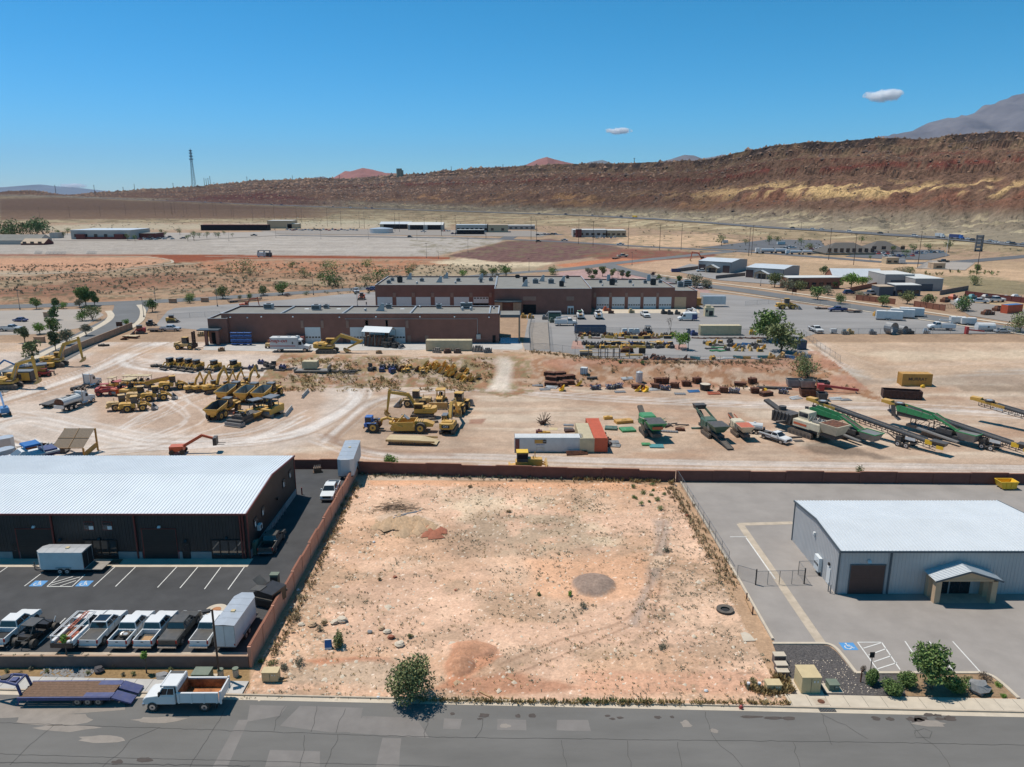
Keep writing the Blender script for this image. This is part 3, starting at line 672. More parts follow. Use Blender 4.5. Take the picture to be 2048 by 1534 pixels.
mw=M(m1);b6(mw,[(1643,1287),(1590,1210),(1535,1128),(1480,1048)],1.0,z=.03);b6(mw,[(1479,1049),(1586,1046)],.9,z=.034);a7('drain_strip',mw)
ml=M(x8);b6(ml,[(1460,1074),(1493,1074)],.14,z=.04);b6(ml,[(1492,1076),(1550,1158)],.16,z=.04)
for a,b in(((1715,1285),(1757,1343)),((1763,1285),(1800,1340)),((1715,1285),(1763,1285)),((1727,1297),(1763,1286)),((1737,1311),(1772,1298)),((1748,1324),(1783,1312)),((1756,1338),(1794,1326)),((1810,1283),(1850,1343)),((1858,1283),(1908,1344)),((1905,1283),(1960,1344))):b6(ml,[a,b],.13,z=.04)
for a,b in(((22,1129),(-20,1158)),((85,1145),(49,1172)),((120,1150),(94,1173)),((94,1173),(144,1173)),((170,1149),(144,1173)),((103,1166),(146,1153)),((100,1171),(160,1154)),((120,1172),(152,1161)),((234,1130),(187,1173)),((276,1129),(231,1173)),((356,1131),(315,1175)),((398,1131),(360,1176)),((444,1131),(409,1178)),((493,1128),(456,1179)),((131,1236),(70,1296)),((50,1256),(12,1296)),((182,1236),(130,1294)),((165,1120),(120,1150))):b6(ml,[a,b],.11,dz=.006)
a7('parking_lines',ml)
def d3(px,py,ang,s=1.0,name='access_mark'):
 o=at(px,py);ca,sa=math.cos(R(ang)),math.sin(R(ang));z=o.z+(.03 if o.z<.5 else .008)
 def T(x,y,k):return(o.x+s*(x*ca-y*sa),o.y+s*(x*sa+y*ca),z+k)
 m=M('paint_blue');m.b5(T(-.75,-.65,0),T(.75,-.65,0),T(.75,.65,0),T(-.75,.65,0));m.use(x8)
 def ln(pts,w_=.11):
  for(a,b),(c,d)in zip(pts[:-1],pts[1:]):
   l=math.hypot(c-a,d-b);nx,ny=-(d-b)/l*w_/2,(c-a)/l*w_/2
   m.b5(T(a+nx,b+ny,.006),T(a-nx,b-ny,.006),T(c-nx,d-ny,.006),T(c+nx,d+ny,.006))
 ln([(-.12+.3*math.cos(t),-.15+.3*math.sin(t))for t in np.linspace(2.2,6.1,10)])
 ln([(-.08,.35),(-.05,.02),(.25,.02),(.36,-.3),(.48,-.27)]);ln([(-.06,.2),(.2,.2)],.09)
 m.add([T(-.08+.1*math.cos(t),.48+.1*math.sin(t),.006)for t in np.linspace(0,6.28,9)[:-1]],[tuple(range(8))])
 a7(name,m.mesh(name))
d3(77,1167,0);d3(169,1167,0);d3(1697,1293,0)
b4('concrete_apron',[(418,683),(1042,683),(1046,697),(1036,700),(960,698),(560,703),(405,700)],q2,dz=.03)
b4('equipment_lot',[(1046,690),(1056,640),(1042,628),(1190,629),(1192,620),(1400,620),(1400,585),(1470,590),(1640,613),(1860,638),(2080,668),(2080,667),(1630,668),(1606,675),(1618,712),(1600,719),(1400,722),(1170,716),(1135,706),(1050,700)],u1,dz=.03)
b4('concrete_apron',[(1190,618),(1395,618),(1400,626),(1186,627)],m0,dz=.05)
b4('wash_pad',[(1060,645),(1098,645),(1100,699),(1062,699)],w9,dz=.05)
b4('back_lot',[(310,652),(335,622),(350,616),(440,610),(590,598),(690,588),(760,583),(760,640),(440,655),(400,660)],u1,dz=.03)
b4('side_lot',[(-40,622),(190,618),(208,630),(165,655),(90,668),(-40,672)],z3,dz=.03)
b7('junction_road',[(-60,615),(100,611),(270,605),(420,597),(560,588),(700,579),(800,568),(920,555),(1050,544),(1140,538),(1235,526),(1310,518),(1420,507),(1500,500)],11,v7,.08)
b7('side_road',[(262,603),(262,618),(248,636),(215,655),(150,690),(80,725),(20,755),(-40,785)],12,v7,.11)
b7('frontage_road',[(1212,529),(1246,540),(1300,553),(1380,567),(1500,583),(1620,601),(1760,621),(1900,641),(2100,671)],11,v7,.11)
b7('far_road',[(380,470),(560,471),(760,474),(960,477),(1130,484),(1300,494),(1480,503),(1660,516),(1780,525),(1880,526),(1980,519),(2100,508)],13,r3,.12)
b7('spur_road',[(1012,478),(1030,471),(1070,466),(1120,470)],14,r3,.14)
_,HWY=b7('highway',[(-60,391.5),(100,393),(325,401.5),(510,409),(660,414.6),(825,420),(955,424),(1130,430),(1232,434),(1312,438),(1420,446),(1536,455),(1640,461),(1736,467),(1900,478),(2048,492),(2180,504)],17,r3,.55,n=10)
b7('trackside_path',[(-40,548),(150,546),(260,538),(400,526)],1.4,m0,.15)
b7('track_rail_path',[(-40,512),(240,513),(320,517),(345,523),(330,528),(260,535)],1.6,m1,.15)
b7(u7,[(410,513),(560,516),(900,520)],1.5,m1,.12)
b7(u7,[(-60,779),(60,722),(140,682),(205,649),(222,633),(216,622)],2.2,m0,.13)
b7(u7,[(278,610),(286,622),(282,640),(262,656)],2.0,m0,.13)
b7(u7,[(1262,556),(1400,577),(1640,610),(1880,645),(2090,676)],1.6,m0,.16)
b7(u7,[(1300,547),(1400,562),(1520,577),(1660,597),(1800,617),(1980,643),(2090,660)],2.4,m0,.16)
b4('dealer_lot',[(1400,496),(1540,479),(1640,481),(1664,509),(1540,503)],r3,dz=.25)
b4('dealer_lot',[(1690,514),(1740,500),(1880,500),(1900,511),(1860,520),(1780,519)],r3,dz=.25)
b4('gravel_pad',[(1830,537),(1860,521),(1950,526),(1930,541)],z3,dz=.2)
b4('unit_lot',[(1340,541),(1380,528),(1560,552),(1560,570),(1440,561)],u1,dz=.15)
b4('town_lot',[(60,470),(200,465),(420,466),(540,464),(560,471),(400,480),(60,482)],z3,dz=.25)
b4('town_lot',[(520,462),(760,458),(1060,462),(1110,468),(1080,474),(760,470),(540,468)],w9,dz=.22)
b4('court_yard',[(1890,600),(1990,610),(2090,625),(2090,655),(1940,632)],w9,dz=.12)
pm(z4,A(124,84,74),.92,var=.14,scale=1.2,geo=True,streak=.6)
pm('wall_terra',A(220,160,132),.92,var=.1,scale=1.5,geo=True)
pm(p7,A(126,112,106),.92,var=.15,scale=1.2,geo=True)
pm(r1,A(184,152,126),.92,var=.12,scale=1,geo=True)
pm(n0,A(156,104,82),.92,var=.12,scale=1,geo=True)
def a6(name,p0,p1,n,hgts,mat,capm,label,th=.2,base=None,cap=.0,pil=True):
 e=link(name,None);tag(e,label,C7);a=Vector(p0);b=Vector(p1)
 mp_=M(mat);ms_=M(capm)
 for i in range(n):
  q=a.lerp(b,i/n);r=a.lerp(b,(i+1)/n)
  h_=hgts(i/max(1,n-1))if callable(hgts)else hgts
  zb=(min(hz(q.x,q.y,False),hz(r.x,r.y,False))if base is None else base)-.05
  mid=zb+h_/2
  mp_.a0((q.x,q.y,mid),(r.x,r.y,mid),th,h_)
  ms_.a0((q.x,q.y,zb+h_+.03),(r.x,r.y,zb+h_+.03),th+.06,.07)
  if pil:mp_.box(q.x-.16,q.x+.16,q.y-.2,q.y+.2,zb,zb+h_+.002)
 link('panels',mp_,e);link('coping',ms_,e)
 return e
bA=Vector((-25.6,117.0,0));bB=at(1350,963);bC=Vector((120,111.4,0))
a6(u2,(bA.x,bA.y,0),(bB.x,bB.y,0),9,lambda t:2.15-.25*t+.1*math.sin(t*30),z4,n0,'brown stepped block wall behind the vacant dirt lot')
a6(u2,(bB.x+.3,bB.y,0),bC,16,lambda t:1.9+.09*math.sin(t*40),z4,n0,'brown block wall behind the grey metal building')
a6(u2,(-140,118.6,0),(-26.0,117.2,0),20,lambda t:2.5+.15*math.sin(t*25),z4,n0,'brown block wall behind the black metal building')
a6(u2,(-25.6,64.6,0),(-25.6,116.8,0),14,lambda t:2.35+.12*math.sin(t*44),'wall_terra',n0,'terracotta stepped wall along the left side of the vacant lot')
a6('retaining_wall',(-140,64.5,0),(-25.7,64.5,0),24,1.3,p7,r1,'low grey retaining wall below the row of parked pickups',base=.0,pil=False)
pw=[at(*p)for p in[(-60,790),(60,752),(160,700),(265,657)]]
a6('street_wall',pw[1],pw[3],14,2.0,r1,r1,'tan block wall between the equipment yard and the side road')
def a4(name,px,hgt,gap,label,cat='fence',wires=2,parent=None):
 pts=[at(*p)for p in px]if parent is None else px
 m=M(q9);mw_=M(mesh_mat)
 for a,b in zip(pts[:-1],pts[1:]):
  n=max(1,round((b-a).length/gap))
  for i in range(n+1):
   q=a.lerp(b,i/n);zb=hz(q.x,q.y)if parent is None else q.z;m.cyl((q.x,q.y,zb-.1),(q.x,q.y,zb+hgt),.035,n=5)
  m.a0((a.x,a.y,a.z+hgt),(b.x,b.y,b.z+hgt),.04)
  mw_.b5((a.x,a.y,a.z+.05),(b.x,b.y,b.z+.05),(b.x,b.y,b.z+hgt),(a.x,a.y,a.z+hgt))
 if parent is None:
  e=link(name,None);tag(e,label,cat)
 else:e=parent
 link('posts',m,e);link('wire_mesh',mw_,e);return e
def g9():
 m=bpy.data.materials.new('wire_lattice');m.use_nodes=True;t=NT(m);p=t.n[m9];out=t.n[x3]
 si(p,u5,(.35,.35,.35,1));si(p,'Metallic',.6);si(p,A8,.5)
 tr=t.add('ShaderNodeBsdfTransparent');mx=t.add('ShaderNodeMixShader');si(mx,0,.16)
 t.link(tr.outputs[0],mx.inputs[1]);t.link(p.outputs[0],mx.inputs[2]);t.link(mx.outputs[0],out.inputs['Surface']);return m
mesh_mat=g9()
a4(k6,[(1354,962),(1385,1013),(1418,1066),(1457,1130)],1.85,3.0,'long chain link fence along the right side of the vacant lot')
e=a4('chain_link_gate',[(1474,1158),(1511,1169)],1.85,4,'double leaf chain link gate across the grey building yard','gate')
g0,g1,g2=at(1511,1170),at(1558,1169),at(1608,1168)
a4('',[g0,g1],1.8,1.6,'',parent=e);a4('',[g1,g2],1.8,1.6,'',parent=e)
mgp=M(k8);[mgp.cyl((g.x,g.y,0),(g.x,g.y,2.05),.08,n=8)for g in(g0,g2)];link('gate_post',mgp,e)
a4(k6,[(1608,1167),(1596,1150),(1640,1149)],1.85,2.4,'short chain link fence beside the meter cabinet of the grey building')
a4(k6,[(1060,700),(1100,702),(1150,708),(1232,722),(1400,727),(1560,726),(1625,722)],2.0,5,'chain link fence along the edge of the attachment lot')
a4(k6,[(1150,667),(1240,668),(1400,670),(1540,672)],2.0,5,'chain link fence behind the rows of machine attachments')
a4(k6,[(1606,672),(1640,700),(1680,727)],2.0,4,'chain link fence beside the blue container')
a4(k6,[(1490,612),(1560,606),(1640,611),(1700,617)],1.9,6,'chain link fence behind the parked wheel loader')
a4(k6,[(1630,668),(1760,669),(1900,668),(2080,667)],1.9,6,'chain link fence above the graded dirt slope')
a4(k6,[(316,640),(380,636),(440,633)],1.9,5,'chain link fence at the corner of the rear parking lot')
a4(k6,[(1064,640),(1058,668),(1061,700)],2.4,4,'tall chain link fence left of the dusty driveway')
a4(k6,[(1096,652),(1098,676),(1100,702)],2.4,4,'tall chain link fence right of the dusty driveway')
a4(k6,[(1835,541),(1862,523),(1945,527)],2.0,6,'chain link fence around the small block utility building')
pm('siding_black',(.020,.021,.023),.42,var=.25,scale=.6,spec=.55)
pm('siding_grey',A(196,196,196),.5,.1,var=.05,scale=.5,spec=.5)
pm(v8,(.16,.028,.022),.5,var=.15)
pm(o4,A(84,96,104),.5,var=.1)
pm('roof_white',(.70,.725,.74),.45,.0,var=.05,scale=.25)
pm(o5,(.55,.57,.58),.45,.0,var=.05,scale=.25)
pm(t9,A(146,142,134),.95,var=.12,scale=.25,geo=True,detail=9)
pm(C3,A(150,104,90),.92,var=.12,scale=.35,geo=True,detail=8)
pm(s4,A(168,134,118),.92,var=.1,scale=1,geo=True)
pm(x4,A(190,192,194),.5,.3,var=.08)
pm(u8,A(232,232,230),.5,var=.05)
pm(z5,A(92,66,60),.55,var=.1)
pm(D8,(.014,.014,.015),.5,var=.2)
pm(z6,A(166,164,162),.9,var=.1,scale=1.2,geo=True)
pm(u9,A(214,182,148),.9,var=.06,scale=1)
pm(x9,A(178,174,170),.9,var=.06,scale=.6)
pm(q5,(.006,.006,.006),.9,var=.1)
def e9(m,x0,x1,y,z0,z1,gap=.4,d=.03,axis='x'):
 n=int(abs(x1-x0)/gap)
 for i in range(n):
  c=x0+(i+.5)*(x1-x0)/n
  if axis=='x':m.b5((c-.05,y,z0),(c,y-d,z0),(c,y-d,z1),(c-.05,y,z1));m.b5((c,y-d,z0),(c+.05,y,z0),(c+.05,y,z1),(c,y-d,z1))
  else:
   zz=z1(c)if callable(z1)else z1
   m.b5((y,c-.05,z0),(y+d,c,z0),(y+d,c,zz),(y,c-.05,zz));m.b5((y+d,c,z0),(y,c+.05,z0),(y,c+.05,zz),(y+d,c,zz))
def e6(name,label,x0,x1,y0,y1,zb,eave,ridge,wall,roof,trim,side,gap,wains=.0):
 e=link(name,None);e.location=((x0+x1)/2,y0,zb);tag(e,label,v9);inv=Vector(e.location)
 def prt(nm,m,par=None,lb=None):
  for i,v in enumerate(m.v):m.v[i]=tuple(Vector(v)-inv)
  o=link(nm,m,par or e)
  if par:pass
  if lb:o[H2]=lb
  return o
 ym=(y0+y1)/2;ze,zr=zb+eave,zb+ridge
 m=M(wall);m.c7([(y0,zb),(y1,zb),(y1,ze),(ym,zr),(y0,ze)],x0,x1)
 zt=lambda y:ze+(zr-ze)*(1-abs(y-ym)/(ym-y0))
 e9(m,x0,x1,y0-.001,zb+wains,ze-.02,gap,.035);xs=x1 if side>0 else x0
 e9(m,y0,y1,xs+.001*side,zb+wains,lambda y:zt(y)-.02,gap,.035*side,'y');prt(C7,m)
 m=M(roof);o=.25
 for s_,ya,yb in((1,y0-o,ym),(-1,y1+o,ym)):
  za=ze-(zr-ze)*o/(ym-y0)
  m.b5(*[(x0-.12,ya,za+.10),(x1+.12,ya,za+.10),(x1+.12,yb,zr+.10),(x0-.12,yb,zr+.10)][::s_])
  n=int((x1-x0)/gap)
  for i in range(n+1):
   c=x0+i*(x1-x0)/n;w_=.07;hh=.085
   a=[(c-w_,ya,za+.10),(c,ya,za+.10+hh),(c+w_,ya,za+.10)];b=[(c-w_,yb,zr+.10),(c,yb,zr+.10+hh),(c+w_,yb,zr+.10)]
   m.add(a+b,[(0,1,4,3)[::s_],(1,2,5,4)[::s_],(0,1,2)])
 prt(u3,m)
 m=M(trim);za=ze-(zr-ze)*o/(ym-y0)
 m.box(x0-.14,x1+.14,y0-o-.12,y0-o,za-.10,za+.12)
 for xx in(x0-.15,x1+.15):
  for ya,yb in((y0-o,ym),(y1+o,ym)):m.a0((xx,ya,za+.05),(xx,yb,zr+.05),.1,.24)
 for xx in(x0-.04,x1+.04):
  m.box(xx-.07,xx+.07,y0-.1,y0+.12,zb,ze-.05)
  m.box(xx-.05,xx+.05,y1-.12,y1+.1,zb,ze-.05)
 prt('trim',m)
 return e,prt,ze,zr
LX0,LX1,LY0,LY1=-76.0,-32.6,85.2,105.7
zrL=atY(542,950,95.45).z-1.0
eL,pL,zeL,zrLL=e6(y7,'long black metal building with white ribbed roof and red trim',LX0,LX1,LY0,LY1,1.0,6.05,zrL,'siding_black','roof_white',v8,1,.41,wains=.9)
def on(px,py,Y):v=atY(px,py,Y);return v.x,v.z
m=M(z6);
def fx(px,Y=85.1,z=1.5):
 c=e8(np.array([1.0]),np.array([Y]),np.array([z]));c0=e8(np.array([.0]),np.array([Y]),np.array([z]));return(px-c0[0][0])/(c[0][0]-c0[0][0])
doors=[(fx(40),fx(110)),(fx(290),fx(356))]
segs=[(LX0,fx(25)),(fx(39),fx(41)),(fx(111),fx(136)),(fx(236),fx(285)),(fx(357),fx(365)),(fx(382),fx(424))]
for a,b in segs:m.box(a,b,LY0-.09,LY0-.02,1.0,1.95)
m.box(LX1+.02,LX1+.09,LY0,LY1,1.0,1.95);pL('wainscot',m)
for a,b in doors:
 m=M(D8);m.box(a,b,LY0-.075,LY0-.04,1.0,5.0)
 for k in range(12):m.box(a,b,LY0-.085,LY0-.07,1.05+k*.33,1.33+k*.33)
 m.use(v8);m.box(a-.14,a,LY0-.09,LY0-.03,1.0,5.1);m.box(b,b+.06,LY0-.09,LY0-.03,1.0,5.1);m.box(a-.1,b+.06,LY0-.1,LY0-.03,5.0,5.08);pL(s5,m)
for a,b in((fx(26),fx(38)),(fx(366),fx(381))):
 m=M(D8);m.box(a,b,LY0-.08,LY0-.03,1.0,3.15);m.use(j6);m.box(a+.2,b-.2,LY0-.09,LY0-.07,2.1,2.9);pL(B0,m)
pm('storefront_glass',(.05,.05,.05),.03,var=.05,spec=1.0,coat=.6)
for a,b in((fx(425),fx(492)),(fx(172),fx(236))):
 m=M(j4);n=4
 for i in range(n+1):c=a+(b-a)*i/n;m.box(c-.07,c+.07,LY0-.14,LY0-.03,1.0,3.55)
 m.box(a,b,LY0-.13,LY0-.03,3.43,3.56);m.box(a,b,LY0-.13,LY0-.03,1.0,1.5)
 o=pL('storefront',m);m=M('storefront_glass');m.box(a,b,LY0-.09,LY0-.05,1.5,3.43);g_=pL('pane',m,o)
for px0 in(168,205):
 a,b=fx(px0,z=5.5),fx(px0+18,z=5.5);m=M(v8);m.box(a-.05,b+.05,LY0-.07,LY0-.03,4.85,6.0);o=pL(G1,m)
 m=M(j6);m.box(a,b,LY0-.09,LY0-.06,4.95,5.9);m.use(u8);m.box(a+(b-a)*.5,b,LY0-.095,LY0-.085,4.95,5.4);pL('pane',m,o)
for px0 in(107,272,488):c=fx(px0,z=4);m=M(v8);m.box(c-.09,c+.09,LY0-.22,LY0-.06,1.1,6.9);pL(F2,m)
m=M(v8);m.box(LX1-.9,LX1-.72,LY0-.22,LY0-.06,1.1,6.9);pL(F2,m)
for yy,z_,kk in((103.4,5.2,1),(100.3,5.0,1),(91.0,4.8,0),(88.0,4.6,0)):
 m=M(j4);m.box(LX1+.02,LX1+.09,yy-.6,yy+.6,z_-.6,z_+.6);o=pL(G1,m)
 m=M(j6);m.box(LX1+.08,LX1+.11,yy-.5,yy+.5,z_-.5,z_+.5);m.use(u6);m.box(LX1+.1,LX1+.115,yy-.45,yy-.05,z_-.45,z_+.2);pL('pane',m,o)
for px0,zz in((67,5.35),(318,5.35),(120,3.6),(198,3.75),(371,3.5),(453,3.9)):
 c=fx(px0,z=zz);m=M(i9 if zz>5 else j4);m.b0(c-.18,c+.18,LY0-.32,LY0-.04,zz-.12,c-.15,c+.15,LY0-.15,LY0-.04,zz+.1);pL(s6,m)
m=M(j4);m.box(LX1+.04,LX1+.3,96.5,96.9,4.0,4.25);pL(s6,m)
m=M(i9);m.box(LX1+.05,LX1+.45,88.3,89.2,3.3,4.0);m.use(k8);m.cyl((LX1+.455,88.75,3.65),(LX1+.47,88.75,3.65),.28,n=14);m.use(q9);m.a0((LX1,88.4,3.28),(LX1+.5,88.4,3.28),.05);m.a0((LX1,89.1,3.28),(LX1+.5,89.1,3.28),.05);pL('air_conditioner',m)
m=M(p6);m.box(LX1+.05,LX1+.5,86.1,87.0,1.0,2.7);m.box(LX1+.05,LX1+.35,87.3,87.9,1.2,2.4);pL(A6,m)
m=M(E6)
for i in range(9):y_=89.5+i*1.25;m.cyl((LX1+.25,y_,1.0),(LX1+.25,y_,1.7+.3*(i%2)),.06,n=6)
m.a0((LX1+.25,89.5,1.9),(LX1+.25,100,1.9),.07);pL('pipework',m)
b4('front_walk',[(LX0-3,83.0),(LX1+.4,83.0),(LX1+.4,LY0),(LX0-3,LY0)],m0,z=1.012,world=True)
pm('bollard_red',(.24,.03,.025),.5,var=.15)
for i,(px,py,lb)in enumerate([(42,1117,'red steel bollard left of the first roll-up door'),(289,1117,'red steel bollard left of the right roll-up door'),(360,1117,'red steel bollard right of the right roll-up door'),(604,989,'red steel bollard at the rear corner of the black building')]):
 q=at(px,py);m=M('bollard_red');m.cyl((0,0,0),(0,0,1.05),.1,n=12);m.e5((0,0,1.05),.1);one(E7,m,lb,E7,q,group='red bollards by the black building')
RX0,RX1,RY0,RY1=37.55,atY(1996,997,92.4).x,78.4,92.4
zrR=atY(1636,1039,85.4).z
eR,pR,zeR,zrRR=e6(y7,'grey metal building with pale ribbed roof and small porch',RX0,RX1,RY0,RY1,0,5.5,zrR,'siding_grey',o5,o4,-1,.41)
def gx(px,Y=78.35,z=1.5):return fx(px,Y,z)
a,b=gx(1699,z=1.8),gx(1767,z=1.8)
m=M(z5);m.box(a,b,RY0-.06,RY0-.03,.05,3.7)
for k in range(11):m.box(a,b,RY0-.075,RY0-.05,.1+k*.33,.38+k*.33)
m.use(o4);m.box(a-.1,a,RY0-.09,RY0-.02,0,3.8);m.box(b,b+.1,RY0-.09,RY0-.02,0,3.8);m.box(a-.1,b+.1,RY0-.1,RY0-.02,3.7,3.8);pR(s5,m)
c=gx(1778,z=2.5);m=M(o4);m.box(c-.08,c+.08,RY0-.2,RY0-.05,.1,5.4);pR(F2,m)
c=gx(1738,z=4.2);m=M(i9);m.b0(c-.22,c+.22,RY0-.38,RY0-.04,4.1,c-.18,c+.18,RY0-.16,RY0-.04,4.35);pR(s6,m)
m=M(i9);m.box(RX0-.3,RX0-.04,85.2,85.5,4.2,4.5);m.box(RX0-.2,RX0-.04,85.3,85.4,3.8,4.2);pR(s6,m)
m=M(u8);m.box(RX0-.08,RX0-.03,80.2,81.15,.1,2.2);pR(B0,m)
m=M(k8);m.box(RX0-.2,RX0-.04,80.5,80.8,2.5,2.8);pR(s6,m)
m=M(s3);m.use(pm('meter_white',A(232,236,236),.5,var=.05));m.box(RX0-.45,RX0-.04,82.6,84.0,.5,2.3);m.use(k8);[m.box(RX0-.47,RX0-.44,82.75+k*.42,83.05+k*.42,1.2,1.5)for k in range(3)];m.box(RX0-.3,RX0-.1,82.7,82.9,0,.5);pR(A6,m)
a,b=gx(1865,76.6,0),gx(1985,76.6,0);yo=RY0-2.1;w_=b-a;cx=(a+b)/2
m=M(u9)
for px_ in(a+.25,b-.25):
 for py_ in(yo+.3,RY0-.35):m.box(px_-.32,px_+.32,py_-.32,py_+.32,0,2.75)
m.box(a,b,yo,yo+.5,2.75,3.02);m.box(a,a+.45,yo,RY0,2.752,3.022);m.box(b-.45,b,yo,RY0,2.752,3.022);m.a5([(a-.1,3.02),(b+.1,3.02),(cx,4.05)],yo+.04,yo+.2)
o=pR('porch',m)
m=M(o5)
for s_ in(-1,1):
 ex=cx+s_*(w_/2+.4)
 q=[(ex,yo-.4,2.95),(cx,yo-.4,4.2),(cx,RY0,4.2),(ex,RY0,2.95)];m.b5(*(q if s_>0 else q[::-1]))
 for k in range(10):yy=yo-.4+k*(RY0-yo+.4)/9;m.a0((ex,yy,2.98),(cx,yy,4.23),.06,.05)
m.use(o4);m.a0((cx-w_/2-.4,yo-.42,2.92),(cx,yo-.42,4.15),.08,.2);m.a0((cx+w_/2+.4,yo-.42,2.92),(cx,yo-.42,4.15),.08,.2);pR('porch_roof',m)
m=M(j6);m.box(a+1.0,a+2.6,RY0-.07,RY0-.03,.1,2.5);pR(G1,m)
m=M(j6);m.box(cx-.6,cx+1.7,RY0-.07,RY0-.03,.1,2.5);m.use(k8);m.box(cx+.5,cx+.58,RY0-.09,RY0-.03,.1,2.5);pR('front_door',m)
b4('porch_slab',[(a,yo),(b,yo),(b,RY0),(a,RY0)],m1,z=.06,world=True)
for px,py,lb in((1660,1187,'thin steel pipe bollard nearest the corner of the grey building'),(1656,1183,'thin steel pipe bollard beside the white side door')):q=at(px,py);m=M(q9);m.cyl((0,0,0),(0,0,1.1),.07,n=8);m.e5((0,0,1.1),.07,n=8,m=4);one(E7,m,lb,E7,q)
def b8(e,X0,X1,Y0,Y1,zb,zt,wall=C3,roof=t9,par=.5,cap=x4):
 m=M(wall);m.box(X0,X1,Y0,Y1,zb-.3,zt-par)
 for x0,x1,y0,y1 in((X0,X1,Y0,Y0+.25),(X0,X1,Y1-.25,Y1),(X0,X0+.25,Y0+.25,Y1-.25),(X1-.25,X1,Y0+.25,Y1-.25)):m.box(x0,x1,y0,y1,zt-par,zt-.06)
 link(C7,m,e)
 m=M(roof);m.b5((X0+.25,Y0+.25,zt-par+.02),(X1-.25,Y0+.25,zt-par+.02),(X1-.25,Y1-.25,zt-par+.02),(X0+.25,Y1-.25,zt-par+.02));link(u3,m,e)
 m=M(cap)
 for x0,x1,y0,y1 in((X0-.04,X1+.04,Y0-.04,Y0+.3),(X0-.04,X1+.04,Y1-.3,Y1+.04),(X0-.04,X0+.3,Y0+.3,Y1-.3),(X1-.3,X1+.04,Y0+.3,Y1-.3)):m.box(x0,x1,y0,y1,zt-.06,zt)
 link('parapet_cap',m,e)
def d9(e,x0,x1,Y,z0,z1,win=None,open_=.0,mat=u8,name='overhead_door'):
 m=M(mat);zb=z0+(z1-z0)*open_;n=6
 for k in range(n):
  a=zb+(z1-zb)*k/n;m.box(x0,x1,Y-.08,Y-.03,a+.03,zb+(z1-zb)*(k+1)/n)
 m.box(x0,x1,Y-.06,Y-.028,zb,z1)
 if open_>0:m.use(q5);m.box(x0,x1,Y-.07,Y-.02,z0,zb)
 o=link(name,m.mesh(name),e)
 if win is not None:
  m=M(j6);nw=5;w_=(x1-x0)/nw;zw=zb+(z1-zb)*win
  for k in range(nw):m.box(x0+k*w_+.15*w_,x0+(k+1)*w_-.15*w_,Y-.1,Y-.07,zw,zw+.45)
  link('door_window',m,o)
bl=link('brick_workshop',None);tag(bl,'long low brown brick workshop with flat roof nearest the yard',v9)
BY=214.3;bx0=atY(447,683,BY).x;bx1=atY(998,683,BY).x;bzt=b3(626.5,BY);bY1=f5(613,bzt-.3)
b8(bl,bx0,bx1,BY,bY1,3,bzt)
wx0=atY(419,690,BY-1.5).x;wt=b3(637,BY-1.5);b8(bl,wx0,bx0+2,BY-1.2,bY1-4,3,wt)
m=M(o4);m.box(wx0-2.2,bx0+.4,BY-4.2,BY-1.25,7.3,7.6);link('entry_canopy',m,bl)
m=M(C3);m.box(wx0-.2,wx0+.6,BY-4,BY-3.3,3,7.3);m.box(bx0-.5,bx0+.3,BY-4,BY-3.3,3,7.3);link('canopy_post',m,bl)
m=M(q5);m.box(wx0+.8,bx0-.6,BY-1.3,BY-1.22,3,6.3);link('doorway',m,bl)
zd0,zd1=3.0,b3(654.5,BY)
for i,(p0,p1,wn,op)in enumerate([(610.5,641.5,.32,0),(700.6,730.3,.32,0),(739,769.7,.75,.1),(779.5,810.5,.32,0)]):
 x0,x1=atY(p0,670,BY).x,atY(p1,670,BY).x;d9(bl,x0,x1,BY,zd0,zd1,wn)
 m=M(s4);m.box(x0-1.05,x0-.25,BY-.16,BY,zd1-.2,zd1+2.0);m.box(x1+.25,x1+1.05,BY-.16,BY,zd1-.2,zd1+2.0);link(q8,m,bl)
for p0 in(686,815,850):x0=atY(p0,678,BY).x;m=M(s4 if p0!=686 else z5);m.box(x0,x0+1.0,BY-.08,BY-.02,3,5.2);link(B0,m,bl)
for p0,q0 in((461,634),(495,635),(523,633),(586,633),(679,634),(752,633),(840,633),(909,633),(978,634)):
 v=atY(p0,q0,BY);m=M(u6);m.b0(v.x-.2,v.x+.2,BY-.35,BY-.03,v.z-.15,v.x-.15,v.x+.15,BY-.15,BY-.03,v.z+.15);link(s6,m,bl)
m=M(x4);z_=b3(637.5,BY);xa,xb=atY(691,660,BY).x,atY(955,660,BY).x;m.a0((xa,BY-.1,z_),(xb,BY-.1,z_),.1);m.a0((xb,BY-.1,z_),(xb,BY-.1,5),.1);link('conduit',m,bl)
x0=atY(953,670,BY).x;m=M(q2);m.box(x0,x0+1.2,BY-.5,BY,4.2,5.6);link(A6,m,bl)
x0=atY(985,670,BY).x;m=M(q5);m.box(x0,x0+.9,BY-.06,BY-.02,3,5.3);link(B0,m,bl)
m=M(x4)
for p0 in(575,695,826,980):x0=atY(p0,620,(BY+bY1)/2).x;m.box(x0-.2,x0+.2,BY+.3,bY1-.3,bzt-.46,bzt-.05)
link('roof_divider',m,bl)
